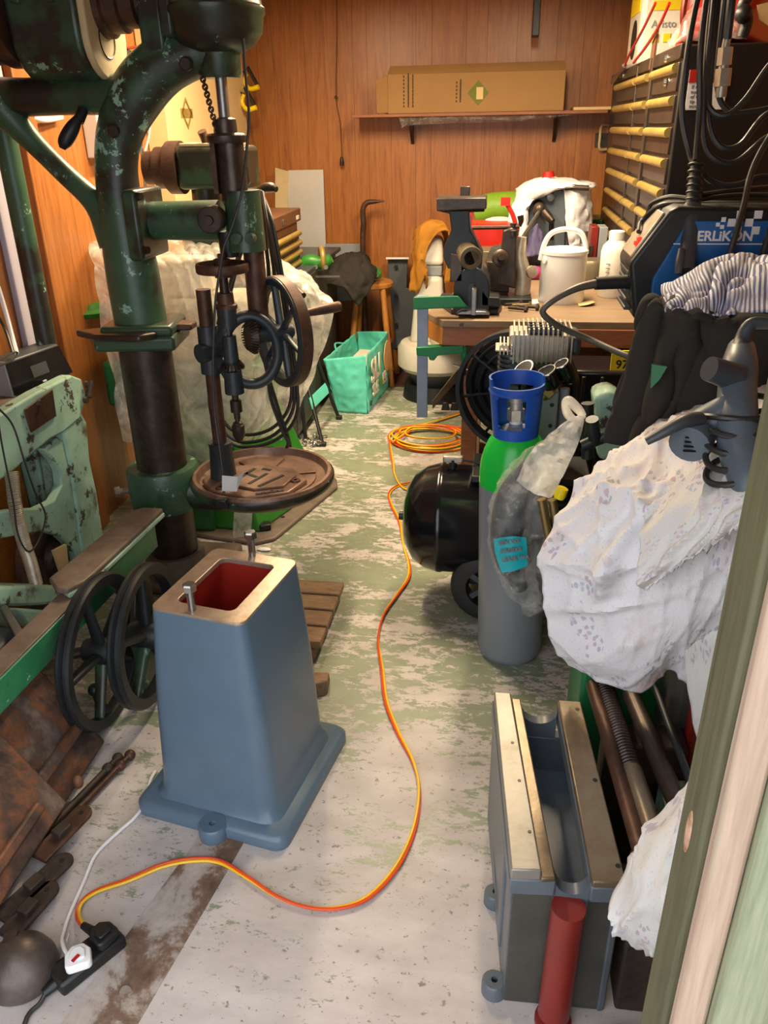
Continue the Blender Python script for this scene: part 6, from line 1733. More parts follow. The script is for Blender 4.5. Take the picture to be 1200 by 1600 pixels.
for i, (q, lab) in enumerate((((0.0983, 3.6058, 0.8940), 'dark bolt lying leftmost of the bolts on the bench'), ((0.1364, 3.5798, 0.8940), 'brass coloured bolt in the middle of the bolts on the bench'), ((0.1675, 3.5267, 0.8940), 'dark bolt nearest the white tin on the bench'), ((0.1182, 3.4936, 0.8920), 'long thin bolt lying in front of the others on the bench'))):
    b = MB()
    a_ = (math.cos(rnd.uniform(-0.6, 0.6)), math.sin(rnd.uniform(-0.6, 0.6)), 0)
    hexbolt(b, q, a_, 0.014, 0.012, 0.007, 0.075)
    tag(b.build('loose_bolt', 'brass' if i == 1 else 'rustdk'), lab, 'bolt', 'loose bolts on the bench')

# white tin with handle
tq = Vector((0.2843, 3.7457, 0.8800))
tn = thing('white_tin', 'white paint tin with arched white handle on the bench', 'tin', (tq.x, tq.y, BZ))
MB().lathe([(0, 0), (0.098, 0), (0.10, 0.005), (0.10, 0.205), (0.104, 0.208), (0.104, 0.222), (0.100, 0.226), (0.096, 0.222), (0, 0.218)], (tq.x, tq.y, BZ), n=40).build('can', 'white', tn)
MB().tube([(tq.x - 0.104, tq.y - 0.02, BZ + 0.18), (tq.x - 0.09, tq.y - 0.02, BZ + 0.25), (tq.x - 0.06, tq.y - 0.02, BZ + 0.295), (tq.x, tq.y - 0.02, BZ + 0.31), (tq.x + 0.06, tq.y - 0.02, BZ + 0.295), (tq.x + 0.085, tq.y - 0.02, BZ + 0.25), (tq.x + 0.09, tq.y - 0.02, BZ + 0.22)], 0.011, 10, 5).build('handle', 'white', tn)
MB().lathe([(0, 0), (0.016, 0), (0.014, 0.006), (0, 0.006)], (tq.x - 0.085, tq.y - 0.056, BZ + 0.185), (-0.8, -0.55, 0), 14).build('handle_lug', 'white', tn)
# white bottle
wq = Vector((0.5380, 3.8650, 0.8800))
wbt = thing('white_bottle', 'white plastic bottle with screw cap beside the big tool chest', 'bottle', (wq.x - 0.02, wq.y, BZ))
MB().lathe([(0, 0), (0.058, 0), (0.062, 0.008), (0.062, 0.20), (0.055, 0.225), (0.036, 0.245), (0.032, 0.25), (0, 0.25)], (wq.x - 0.02, wq.y, BZ), n=32).build('bottle_body', 'whiteplastic', wbt)
MB().lathe([(0, 0), (0.034, 0), (0.034, 0.034), (0.03, 0.038), (0, 0.038)], (wq.x - 0.02, wq.y, BZ + 0.25), n=28).build('cap', 'white', wbt)
for k in range(6):
    MB().bx(wq.x - 0.062, wq.x - 0.045, wq.y - 0.0595, wq.y - 0.056, BZ + 0.06 + 0.018 * k, BZ + 0.064 + 0.018 * k).build('scale_mark', 'greyplastic', wbt)
jq = Vector((0.4621, 4.1600, 0.8800))
o = MB().lathe([(0, 0), (0.075, 0), (0.08, 0.02), (0.08, 0.10), (0.07, 0.115), (0, 0.12)], (jq.x, jq.y + 0.05, BZ), n=24)
tag(o.build('smoky_jar', 'jar'), 'squat olive brown tin between the white tin and the bottle', 'tin')
o = MB().box((0.4842, 4.5000, 1.0214), (0.035, 0.2, 0.22))
o = MB().bx(*(lambda q: (q.x - 0.018, q.x + 0.018, 4.45, 4.6, BZ, q.z + 0.1))(Vector((0.4842, 4.5000, 1.0214))))
tag(o.build('red_box', 'redtube', bev=0.003), 'narrow dark red box standing on the bench', 'box')
o = MB().bx(*(lambda q: (q.x - 0.02, q.x + 0.022, 4.45, 4.6, BZ, q.z + 0.1))(Vector((0.5271, 4.5000, 1.0183))))
tag(o.build('grey_box', 'greyplastic', bev=0.003), 'narrow grey box beside the dark red box', 'box')
o = MB().lathe([(0, 0), (0.05, 0), (0.05, 0.01), (0.03, 0.02), (0.03, 0.09), (0.05, 0.10), (0.05, 0.15), (0.02, 0.16), (0.02, 0.22), (0, 0.22)], (*(0.4306, 4.4500, 0.9116)[:2], BZ), n=18)
tag(o.build('steel_fitting', 'steel'), 'stacked steel fitting behind the white tin', 'fitting')
o = patch([[(0.3556, 3.6148, 0.8840), (0.3904, 3.6143, 0.8900), (0.4258, 3.6470, 0.8950)], [(0.3523, 3.6759, 0.8830), (0.3918, 3.7162, 0.8840), (0.4255, 3.7473, 0.8840)]], 5, 5)
tag(o.build('curled_paper', 'cardlt', solid=0.001), 'curled tan paper scrap right of the white tin', 'paper')
o = MB().lathe([(0, 0), (0.07, 0), (0.07, 0.02), (0, 0.02)], (0.2348, 4.3000, 0.9592), n=20)

# grey machine under a white cloth at the back of the bench
gm = thing('grey_gear_machine', 'grey gear machine with ball lever half covered by white cloth', 'machine', (0.34, 4.8, BZ))
MB().prism([(0.1520, 4.7000, 0.9405), (0.3590, 4.7000, 0.9343), (0.3419, 4.7000, 1.2714), (0.3106, 4.7000, 1.2844), (0.1690, 4.7000, 1.2758), (0.1460, 4.7000, 1.2080)], (0, 0.05, 0)).build('gear_plate', 'midgrey', gm, bev=0.006)
q0 = Vector((0.1500, 4.7500, 0.9334))
q1 = Vector((0.3626, 4.7500, 1.2678))
MB().bx(q0.x + 0.02, q1.x + 0.08, 4.75, 5.2, BZ, q1.z).build('housing', 'midgrey', gm, bev=0.02)
MB().ball((0.2022, 4.6200, 1.1920), 0.035).build('ball', 'darksteel', gm)
MB().tube([(0.2031, 4.6400, 1.1902), (0.1974, 4.7000, 1.2077)], 0.03, 10, 1).build('ball_seat', 'darksteel', gm)
MB().tube([(0.2020, 4.6000, 1.1841), (0.1533, 4.5000, 1.1142), (0.1052, 4.4000, 1.0527)], 0.012, 10, 1).build('lever', 'bolt', gm)
MB().tube([(0.2255, 4.6000, 1.1840), (0.2535, 4.5800, 1.1538), (0.2738, 4.5600, 1.1365)], [0.02, 0.022, 0.014], 10, 2).build('short_lever', 'darksteel', gm)
MB().tube([(0.2716, 4.6400, 1.1317), (0.2754, 4.6400, 1.0330)], 0.014, 8, 1).build('drop_handle', 'black', gm)
MB().lathe([(0, 0), (0.022, 0), (0.02, 0.02), (0, 0.024)], (0.2588, 4.6900, 1.2470), (0, -1, 0), 14).build('nut', 'steel', gm)
MB().tube([(0.3303, 4.7000, 1.2907), (0.3905, 4.7000, 1.2934), (0.4577, 4.7000, 1.2898)], 0.014, 8, 1).build('side_shaft', 'darksteel', gm)
MB().cyl((0.2549, 4.9500, 1.3317), (0.2528, 4.9500, 1.3616), 0.035, 0.03, n=14).build('top_knob', 'red', gm)
cr = [[(0.1022, 5.2000, 1.2738), (0.2046, 5.2000, 1.3152), (0.3535, 5.2000, 1.3140), (0.5105, 5.2000, 1.2917)],
      [(0.0725, 4.8500, 1.2627), (0.1684, 4.6800, 1.3280), (0.3199, 4.6800, 1.3205), (0.4822, 4.7500, 1.2927)],
      [(0.0516, 4.7200, 1.1738), (0.1044, 4.6400, 1.1970), (0.1513, 4.6400, 1.2065), (0.1756, 4.6600, 1.2593)],
      [(0.0286, 4.7000, 1.0761), (0.0797, 4.6000, 1.0806), (0.1240, 4.6000, 1.0806), (0.1512, 4.6400, 1.0991)],
      [(0.0125, 4.7000, 0.9744), (0.0679, 4.5800, 0.9771), (0.1092, 4.5800, 0.9772), (0.1370, 4.6200, 0.9853)]]
o = patch(cr, 9, 9, 0.012, 10, 2)
wc = thing('white_cloth', 'white cloth draped over the grey machine at the back of the bench', 'cloth', (0.34, 4.8, BZ + 0.2))
o.build('left_drape', 'whitecloth', wc, solid=0.008)
cr = [[(0.3213, 4.7000, 1.3193), (0.3997, 4.7200, 1.3207), (0.4826, 4.8000, 1.3025)], [(0.3416, 4.6700, 1.2096), (0.4134, 4.6900, 1.2140), (0.4994, 4.8000, 1.1980)], [(0.3583, 4.6600, 1.0803), (0.4240, 4.6800, 1.0846), (0.5165, 4.8000, 1.0915)], [(0.3962, 4.6600, 0.9536), (0.4357, 4.6800, 0.9914), (0.5306, 4.8000, 1.0171)]]
patch(cr, 9, 9, 0.015, 12, 5).build('right_drape', 'whitecloth', wc, solid=0.008)
o = patch([[(0.1609, 4.5000, 1.0983), (0.1916, 4.5000, 1.1364), (0.2211, 4.5000, 1.0918)], [(0.1376, 4.4500, 1.0240), (0.1793, 4.4400, 1.0414), (0.2231, 4.4600, 1.0390)], [(0.1262, 4.4000, 0.9761), (0.1719, 4.4000, 0.9827), (0.2119, 4.4200, 0.9864)]], 6, 6, 0.01, 15, 7)
tag(o.build('purple_rag', 'purple', solid=0.006), 'dark purple rag behind the lathe lever', 'rag')
o = MB().ball((*(0.1798, 4.3000, 1.0124)[:2], 0.915), (0.045, 0.03, 0.035), 8, 5)
tag(o.build('magenta_scrap', 'magenta'), 'small bright magenta scrap behind the white tin', 'scrap')
o = MB().box((-0.0477, 4.7000, 1.0559), (0.30, 0.25, 0.13))
tag(o.build('red_toolbox', 'red', bev=0.015), 'bright red tray behind the vice on the bench', 'toolbox')
o = MB().tube([(*(-0.1451, 4.5000, 1.0171)[:2], 0.882), (-0.1451, 4.5000, 1.0171), (-0.1623, 4.5000, 1.1307), (-0.1449, 4.5000, 1.2196), (-0.1056, 4.5000, 1.2414)], 0.011, 8, 5)
o.tube([(0.0310, 4.5000, 1.2251), (0.0600, 4.5000, 1.1779), (0.0795, 4.5000, 1.1239)], 0.012, 8, 2)
o.box((0.0203, 4.5000, 1.2408), (0.05, 0.03, 0.04))
tag(o.build('red_hand_frame', 'red'), 'thin red metal frame standing behind the vice', 'frame')
o = MB().tube([(-0.1616, 5.3000, 1.1148), (-0.0524, 5.3000, 1.1404), (0.1806, 5.3000, 1.1505)], [0.08, 0.09, 0.09], 18, 3)
tag(o.build('green_roll', 'lime'), 'lime green roll lying at the back of the bench', 'roll')
o = MB().box((-0.0053, 5.1200, 1.1558), (0.25, 0.05, 0.06))
o = MB().ball((-0.0081, 4.8000, 1.0991), (0.10, 0.06, 0.04), 12, 8)
tag(o.build('pink_rag', 'pink'), 'pale pink rag lying on the red tray', 'rag')
o = MB().bx(*(lambda q: (q.x - 0.10, q.x + 0.06, 4.2, 4.4, BZ, q.z + 0.03))(Vector((-0.0492, 4.3000, 1.0023))))
tag(o.build('tin_box', 'jar', bev=0.004), 'dusty tin box behind the vice', 'tin box')
o = MB().bx(*(lambda q: (q.x - 0.06, q.x + 0.12, 5.2, 5.5, BZ, q.z))(Vector((0.5889, 5.3000, 1.0829))))
tag(o.build('green_crate', 'green', bev=0.01), 'green plastic crate at the back of the bench under the chest', 'crate')

# ------------------------------------------------------------------ big black tool chest on the right
tcb = thing('roller_chest', 'big black tool chest with rows of gold drawer pulls on the right', 'tool chest', (0.82, 4.3, BZ))
X0 = 0.60
MB().bx(X0, 1.20, 3.28, 5.30, BZ + 0.001, 1.84).build('carcass', 'chestblk', tcb, bev=0.006)
cols = ((3.31, 3.83), (3.94, 4.27), (4.31, 5.02))
for (y0, y1) in cols:
    for k in range(8):
        z_ = 1.79 - 0.103 * k
        d_ = MB().bx(X0 - 0.008, X0 + 0.01, y0, y1, z_ - 0.09, z_).build('drawer', 'drawer', tcb, bev=0.003)
        MB().cyl((X0 - 0.012, y0 + 0.005, z_ - 0.018), (X0 - 0.012, y1 - 0.005, z_ - 0.018), 0.0165, n=12).build('pull', 'gold', d_)
for y_ in (3.885, 4.29):
    MB().bx(X0 - 0.014, X0 + 0.005, y_ - 0.025 if y_ < 4 else y_ - 0.014, y_ + 0.025 if y_ < 4 else y_ + 0.014, BZ + 0.02, 1.84).build('divider', 'drawer', tcb, bev=0.002)
MB().bx(X0 - 0.012, X0 + 0.005, 3.28, 5.3, 1.80, 1.845).build('top_rail', 'drawer', tcb, bev=0.003)
for y_, z_ in ((3.55, 1.815), (3.50, 1.735), (4.75, 1.82), (5.0, 1.825)):
    MB().lathe([(0, 0), (0.014, 0), (0.012, 0.008), (0, 0.01)], (X0 - 0.012, y_, z_), (-1, 0, 0), 14).build('lock', 'bolt', tcb)
MB().hexa([(X0 - 0.013, 3.86, 1.80), (X0 - 0.013, 3.95, 1.80), (X0 - 0.005, 3.95, 1.80), (X0 - 0.005, 3.86, 1.80)], [(X0 - 0.013, 3.84, 1.94), (X0 - 0.013, 3.93, 1.90), (X0 - 0.005, 3.93, 1.90), (X0 - 0.005, 3.84, 1.94)]).build('side_flap', 'chestbrn', tcb)
ws = Vector((0.6269, 3.2770, 1.6379))
MB().bx(ws.x, ws.x + 0.13, 3.274, 3.279, ws.z, ws.z + 0.125).build('warning_sticker', 'white', tcb)
MB().bx(ws.x, ws.x + 0.13, 3.272, 3.275, ws.z + 0.085, ws.z + 0.125).build('sticker_head', 'red', tcb)
for k, s_ in enumerate(('If mo', 'numb', 'of the', 'tip fr', 'instal')):
    text_mesh('lettering', s_, 0.017, (ws.x + 0.012, 3.2735, ws.z + 0.066 - 0.015 * k), (1, 0, 0), (0, 0, 1), 'black', tcb, 0.0005)

# tub, red things and bag on top of the chest
tq2 = thing('white_tub', 'white plastic tub with yellow band and printed name on top of the chest', 'tub', (0.80, 4.75, 1.845))
MB().bx(0.615, 1.05, 4.55, 4.95, 1.846, 2.28).build('tub_body', 'whiteplastic', tq2, bev=0.025, seg=3)
MB().bx(0.665, 0.93, 4.544, 4.552, 2.075, 2.115).build('yellow_band', 'cyel', tq2)
MB().bx(0.611, 0.617, 4.6, 4.9, 2.08, 2.16).build('yellow_band', 'cyel', tq2)
MB().lathe([(0, 0), (0.085, 0), (0.085, 0.004), (0, 0.004)], (0.616, 4.72, 1.97), (-1, 0, 0), 24).build('grip_recess', 'black', tq2)
text_mesh('lettering', 'Aristo Tech', 0.045, (0.665, 4.546, 2.005), (1, 0, 0), (0, 0, 1), 'greyplastic', tq2, 0.001)
for k in range(3):
    MB().bx(0.672 + k * 0.055, 0.704 + k * 0.055, 4.544, 4.552, 1.945, 1.98).build('yellow_mark', 'cyel', tq2)
rj = thing('red_jug', 'dusty red plastic jug beside the white tub on the chest', 'jug', (0.80, 4.15, 1.845))
MB().lathe([(0, 0), (0.085, 0), (0.088, 0.02), (0.09, 0.22), (0.08, 0.26), (0.04, 0.29), (0.04, 0.32), (0, 0.32)], (0.82, 4.15, 1.846), n=28).build('jug_body', 'redtube', rj)
MB().tube([(0.76, 4.08, 2.1), (0.72, 4.05, 2.08), (0.72, 4.05, 1.98), (0.76, 4.08, 1.94)], 0.012, 8, 4).build('jug_handle', 'redtube', rj)
rl = thing('red_leads', 'two thin red leads hanging down over the chest top edge', 'leads', (0.5700, 4.6375, 1.8489))
MB().tube([(0.5850, 3.9531, 2.0384), (0.5750, 4.1502, 1.9671), (0.5700, 4.4534, 1.8993), (0.5700, 4.6200, 1.8562)], 0.006, 8, 4).build('lead', 'red', rl)
MB().tube([(0.5850, 3.6098, 1.9987), (0.5800, 3.7566, 1.9414), (0.5750, 4.0008, 1.8907), (0.5700, 4.3055, 1.8481)], 0.006, 8, 4).build('lead', 'red', rl)
MB().tube([(0.5700, 4.6200, 1.8562), (0.5700, 4.8676, 1.8239), (0.5700, 5.0417, 1.8019)], 0.012, 8, 2).build('clip', 'bolt', rl)
o = patch([[(0.5608, 3.4500, 1.8690), (0.6067, 3.5000, 1.9261), (0.6613, 3.6000, 1.9952), (0.7928, 3.6000, 2.0209), (0.8748, 3.6000, 1.9984)], [(0.5499, 3.3500, 1.8533), (0.5902, 3.3200, 1.8805), (0.6287, 3.3200, 1.9078), (0.7418, 3.3200, 1.9232), (0.8362, 3.4000, 1.9191)], [(0.5520, 3.3200, 1.8470), (0.6013, 3.3000, 1.8498), (0.6642, 3.3000, 1.8538), (0.7475, 3.3000, 1.8592), (0.8233, 3.3500, 1.8575)]], 8, 8, 0.012, 14, 3)
tag(o.build('film_wrap', 'film2'), 'clear film wrapped round the red bag on the chest', 'plastic film')
o = MB().hexa([(0.5937, 3.3800, 1.8584), (0.8193, 3.3800, 1.8640), (1.0, 3.7, 1.846), (0.63, 3.7, 1.846)], [(0.6243, 3.4200, 1.9274), (0.8039, 3.4200, 1.9508), (0.95, 3.68, 2.05), (0.68, 3.68, 2.02)])
tag(o.build('red_bag', 'red', bev=0.03, seg=3), 'bright red bag on top of the chest behind the cables', 'bag')
o = MB().tube([(0.8038, 3.3600, 1.8627), (0.8116, 3.3600, 1.9158), (0.7882, 3.3600, 1.9541), (0.8204, 3.3600, 2.0085)], 0.02, 10, 4)
o.ball((0.7916, 3.3400, 1.9294), 0.03)
tag(o.build('black_strap_tool', 'black'), 'black handled tool lying on the chest beside the red bag', 'tool')
o = MB().prism([(0.8420, 3.3300, 1.9119), (0.8746, 3.3300, 1.8922), (0.9335, 3.3300, 1.9092), (0.9210, 3.3300, 1.9740), (0.8284, 3.3300, 1.9531)], (0, 0.004, 0))
tag(o.build('yellow_card', 'cardlt'), 'pale yellow card at the top right on the chest', 'card')

# ------------------------------------------------------------------ compressor behind the gas bottle
cm = thing('air_compressor', 'black air compressor with glossy tank, finned pump head and rubber wheels', 'compressor', (0.1, 2.62, 0))
ty, tz, tr = 2.62, 0.315, 0.2
xa = -0.30
MB().lathe([(0, 0), (0.055, 0.002), (0.11, 0.014), (0.158, 0.042), (0.186, 0.085), (0.197, 0.125), (0.2, 0.13), (0.2, 0.145), (0.197, 0.15), (0.197, 0.58), (0.186, 0.63), (0.11, 0.70), (0, 0.715)], (xa - 0.005, ty, tz), (1, 0, 0), 56).build('tank', 'tank', cm)
MB().cyl((xa - 0.022, ty, tz), (xa + 0.01, ty, tz), 0.016, n=16).build('drain_plug', 'black', cm)
wx_ = 0.0
for wy in (2.46, 2.78):
    wz_ = 0.12
    w_ = MB().lathe([(0.075, -0.03), (0.115, -0.032), (0.128, -0.026), (0.132, -0.012), (0.132, 0.012), (0.128, 0.026), (0.115, 0.032), (0.075, 0.03), (0.07, 0), (0.075, -0.03)], (0.012, wy, 0.132), (0.12, 1, 0), 40).build('tyre', 'rubber', cm)
    hb_ = MB().lathe([(0, -0.024), (0.03, -0.024), (0.03, 0.024), (0, 0.024)], (0.012, wy, 0.132), (0.12, 1, 0), 20)
    for k in range(5):
        t = k * 2 * math.pi / 5
        hb_.box((0.012 + 0.05 * math.cos(t), wy, 0.132 + 0.05 * math.sin(t)), (0.07, 0.02, 0.02), M=Matrix.Rotation(-t, 3, 'Y'))
    hb_.build('wheel_hub', 'dkgrey', w_)
MB().tube([(0.012, 2.46, 0.132), (0.012, 2.78, 0.132)], 0.012, 10, 1).build('axle', 'darksteel', cm)
MB().bx(-0.06, 0.06, 2.5, 2.74, 0.11, 0.16).build('wheel_bracket', 'black', cm, bev=0.006)
MB().bx(0.26, 0.33, 2.5, 2.74, 0.0, 0.15).build('front_foot', 'rubber', cm, bev=0.01)
MB().bx(-0.06, 0.34, 2.52, 2.74, 0.50, 0.525).build('platform', 'black', cm, bev=0.004)
# valve with hose tail on the tank
vb = Vector((-0.1290, 2.6200, 0.5577))
MB().cyl((vb.x, 2.62, 0.50), (vb.x, 2.62, 0.545), 0.014, n=14).build('valve_stub', 'blackiron', cm)
MB().box((vb.x, 2.62, 0.545), (0.07, 0.025, 0.025)).build('valve_body', 'alu', cm, bev=0.005)
MB().tube([(vb.x + 0.02, 2.62, 0.545), (vb.x + 0.06, 2.62, 0.54), (vb.x + 0.12, 2.62, 0.52)], 0.004, 6, 3).build('valve_wire', 'cable', cm)
# fan guard
fgc = Vector((0.0665, 2.7400, 0.7397))
fg = MB().lathe([(0.20, 0), (0.215, -0.01), (0.215, 0.05), (0.20, 0.05), (0.20, 0)], (fgc.x + 0.02, 2.76, fgc.z + 0.02), (-0.25, -1, 0), 48)
for r_ in (0.06, 0.10, 0.14, 0.175):
    fg.torus((fgc.x + 0.02, 2.755, fgc.z + 0.02), (-0.25, -1, 0), r_, 0.006, 40, 6)
x_, y_, a_ = frame((-0.25, -1, 0))
for k in range(8):
    t = k * math.pi / 4 + 0.2
    d_ = x_ * math.cos(t) + y_ * math.sin(t)
    c_ = Vector((fgc.x + 0.02, 2.75, fgc.z + 0.02))
    fg.tube([c_ + d_ * 0.03, c_ + d_ * 0.21], 0.006, 6, 1)
fg.build('fan_guard', 'black', cm)
MB().lathe([(0, 0), (0.19, 0), (0.19, 0.01), (0, 0.01)], (fgc.x + 0.02, 2.79, fgc.z + 0.02), (-0.25, -1, 0), 40).build('fan_back', 'tank', cm)
# pump: cylinder barrel with fins and head with upright fins
cbx = Vector((0.0521, 2.6200, 0.8760))
pr_ = []
for k in range(9):
    z_ = cbx.z - 0.07 + k * 0.0165
    pr_ += [(0.030, z_), (0.042, z_ + 0.002), (0.042, z_ + 0.009), (0.030, z_ + 0.011)]
MB().lathe([(0, pr_[0][1])] + pr_ + [(0, pr_[-1][1])], (cbx.x, 2.62, 0), n=24).build('cylinder_barrel', 'dkgrey', cm)
MB().bx(cbx.x - 0.03, cbx.x + 0.03, 2.58, 2.66, 0.50, cbx.z - 0.05).build('barrel_stand', 'dkgrey', cm)
h0, h1 = Vector((0.0247, 2.6000, 0.9236)), Vector((0.2453, 2.6000, 1.0003))
MB().bx(h0.x + 0.02, h1.x - 0.01, 2.58, 2.72, h0.z - 0.02, h1.z - 0.005).build('head_core', 'alu', cm, bev=0.006)
n_ = 13
for k in range(n_):
    x_ = h0.x + 0.035 + (h1.x - h0.x - 0.04) * k / (n_ - 1)
    MB().bx(x_ - 0.0025, x_ + 0.0025, 2.565, 2.735, h0.z - 0.018, h1.z + 0.010 + 0.008 * math.sin(math.pi * k / 12)).build('fin', 'alu', cm)
for k in range(5):
    MB().box((h0.x + 0.0 + 0.002, 2.62, h0.z + 0.022 + 0.0), (0.05, 0.10, 0.004)).build('side_fin', 'alu', cm) if k == 0 else None
for k in range(4):
    x_ = h0.x - 0.01 + 0.012 * k
    MB().bx(x_, x_ + 0.004, 2.56, 2.68, h0.z + 0.012, h0.z + 0.042).build('corner_fin', 'cream', cm)
MB().bx(h0.x + 0.02, h1.x - 0.015, 2.58, 2.72, h0.z - 0.045, h0.z - 0.02).build('head_gasket', 'dkgrey', cm, bev=0.008)
MB().bx(h0.x + 0.05, h1.x - 0.02, 2.6, 2.7, 0.50, h0.z - 0.04).build('crankcase', 'black', cm, bev=0.02)
e0_, e1_ = Vector((0.2386, 2.6200, 0.9289)), Vector((0.2716, 2.6200, 0.9920))
MB().bx(e0_.x - 0.005, e1_.x, 2.58, 2.74, e0_.z, e1_.z).build('head_end', 'dkgrey', cm, bev=0.015)
g_ = Vector((0.1562, 2.6000, 1.0112))
gr = MB().bx(g_.x - 0.055, g_.x + 0.055, 2.59, 2.66, g_.z - 0.012, g_.z - 0.006)
for k in range(5):
    gr.bx(g_.x - 0.055 + 0.0265 * k, g_.x - 0.051 + 0.0265 * k, 2.588, 2.662, g_.z - 0.012, g_.z + 0.008)
for yy in (2.588, 2.624, 2.66):
    gr.bx(g_.x - 0.055, g_.x + 0.055, yy, yy + 0.004, g_.z - 0.012, g_.z + 0.008)
gr.build('filter_grille', 'dkgrey', cm)
# pressure switch, gauges
sw0, sw1 = Vector((0.1603, 2.5000, 0.6879)), Vector((0.2081, 2.5000, 0.8359))
MB().bx(sw0.x - 0.02, sw1.x, 2.50, 2.58, 0.5, sw1.z).build('switch_box', 'greyplastic', cm, bev=0.006)
for dz in (0.045, 0.115):
    MB().lathe([(0, 0), (0.007, 0), (0.006, 0.004), (0, 0.004)], (sw1.x - 0.02, 2.50, sw1.z - dz), (0, -1, 0), 12).build('switch_screw', 'black', cm)
MB().cyl((sw1.x + 0.02, 2.54, 0.5), (sw1.x + 0.02, 2.54, sw1.z), 0.016, n=14).build('riser_pipe', 'greyplastic', cm)
for gq, r_, ax in (((0.1039, 2.4800, 0.8954), 0.036, (-0.55, -0.35, 0.75)), ((0.1701, 2.4600, 0.8924), 0.032, (-0.45, -0.2, 0.87)), ((0.2157, 2.4700, 0.9150), 0.025, (-0.5, -0.2, 0.85))):
    gq = Vector(gq)
    a_ = Vector(ax).normalized()
    go = MB().lathe([(0, -0.03), (r_ * 0.9, -0.03), (r_, -0.02), (r_, 0.02), (r_ * 0.9, 0.026), (0, 0.026)], gq, a_, 28).build('gauge', 'tank', cm)
    MB().torus(gq + a_ * 0.024, a_, r_ * 0.93, 0.0035, 28, 6).build('gauge_bezel', 'bolt', go)
MB().tube([(0.2019, 2.5000, 0.8650), (0.1796, 2.5000, 0.8436), (0.1577, 2.5000, 0.8135)], [0.012, 0.016, 0.014], 10, 3).build('brass_regulator', 'brass', cm)
MB().box((0.1714, 2.4900, 0.8401), (0.04, 0.035, 0.03), M=Matrix.Rotation(R(40), 3, 'Y')).build('brass_nut', 'brass', cm, bev=0.004)

# ------------------------------------------------------------------ gas bottle
gx, gy = 0.093, 2.27
gbtl = thing('gas_bottle', 'grey gas cylinder with bright green shoulder and blue valve guard', 'gas cylinder', (gx, gy, 0))
MB().lathe([(0, 0), (0.09, 0.0), (0.1, 0.01), (0.106, 0.03), (0.106, 0.62)], (gx, gy, 0), n=56).build('body', 'gasgrey', gbtl)
MB().lathe([(0.106, 0.62), (0.1058, 0.655), (0.102, 0.69), (0.092, 0.725), (0.079, 0.755), (0.062, 0.778), (0.05, 0.79), (0, 0.79)], (gx, gy, 0), n=56).build('shoulder', 'gasgreen', gbtl)


def guard():
    b = MB()
    n = 48
    rings = []
    zs = [0.765, 0.775, 0.80, 0.80, 0.885, 0.885, 0.90, 0.915]
    rs = [0.066, 0.069, 0.069, 0.069, 0.072, 0.072, 0.079, 0.079]

    def rad(z):
        return 0.066 + (z - 0.765) / 0.15 * 0.012

    def hole(t):
        t = (t + math.pi) % (2 * math.pi) - math.pi
        return abs(t) < 0.62 or abs(abs(t) - math.pi) < 0.62
    zlev = [0.765, 0.805, 0.815, 0.895, 0.905, 0.948]
    for side_, th in (('o', 0.0), ('i', 0.006)):
        pass
    vo, vi = {}, {}
    for i in range(n):
        t = 2 * math.pi * i / n
        for k, z in enumerate(zlev):
            r_ = rad(z)
            dz = -0.018 if (k == 5 and math.cos(t - math.pi / 2 - 0.3) < -0.2) else 0
            vo[i, k] = len(b.v)
            b.v.append(Vector((gx + r_ * math.cos(t), gy + r_ * math.sin(t), z + dz)))
            vi[i, k] = len(b.v)
            b.v.append(Vector((gx + (r_ - 0.006) * math.cos(t), gy + (r_ - 0.006) * math.sin(t), z + dz)))
    solid_ = {}
    for i in range(n):
        tm = 2 * math.pi * (i + 0.5) / n + math.pi / 2 + 0.25
        for k in range(5):
            h_ = hole(tm) and k in (1, 2, 3)
            if hole(tm) and k in (1, 3):
                tt = (tm + math.pi) % (2 * math.pi) - math.pi
                a_ = min(abs(tt), abs(abs(tt) - math.pi))
                h_ = a_ < 0.5
            solid_[i, k] = not h_
    for i in range(n):
        j = (i + 1) % n
        for k in range(5):
            if not solid_[i, k]:
                continue
            b.f.append((vo[i, k], vo[j, k], vo[j, k + 1], vo[i, k + 1]))
            b.f.append((vi[i, k], vi[i, k + 1], vi[j, k + 1], vi[j, k]))
            if k == 4 or not solid_[i, k + 1]:
                b.f.append((vo[i, k + 1], vo[j, k + 1], vi[j, k + 1], vi[i, k + 1]))
            if k == 0 or not solid_[i, k - 1]:
                b.f.append((vo[i, k], vi[i, k], vi[j, k], vo[j, k]))
            if not solid_[j, k]:
                b.f.append((vo[j, k], vi[j, k], vi[j, k + 1], vo[j, k + 1]))
            if not solid_[(i - 1) % n, k]:
                b.f.append((vo[i, k], vo[i, k + 1], vi[i, k + 1], vi[i, k]))
    return b


guo = guard().build('valve_guard', 'guard', gbtl, ang=50)
MB().torus((gx, gy, 0.912), (0, 0, 1), 0.0775, 0.004, 48, 6).build('guard_rib', 'guard', guo)
MB().lathe([(0, 0.785), (0.04, 0.785), (0.04, 0.795), (0.02, 0.80), (0.02, 0.808), (0, 0.808)], (gx, gy, 0), n=24).build('neck_ring', 'greyplastic', gbtl)
MB().cyl((gx, gy, 0.806), (gx, gy, 0.818), 0.018, n=18).build('white_collar', 'white', gbtl)
vv = MB().lathe([(0, 0.818), (0.026, 0.818), (0.026, 0.852), (0, 0.852)], (gx, gy, 0), n=6)
vv.lathe([(0, 0.85), (0.019, 0.85), (0.019, 0.872), (0.022, 0.874), (0.022, 0.895), (0.015, 0.90), (0, 0.90)], (gx, gy, 0), n=16)
vv.build('valve', 'alu', gbtl)

gbtl.rotation_euler = (0, R(-1.6), 0)

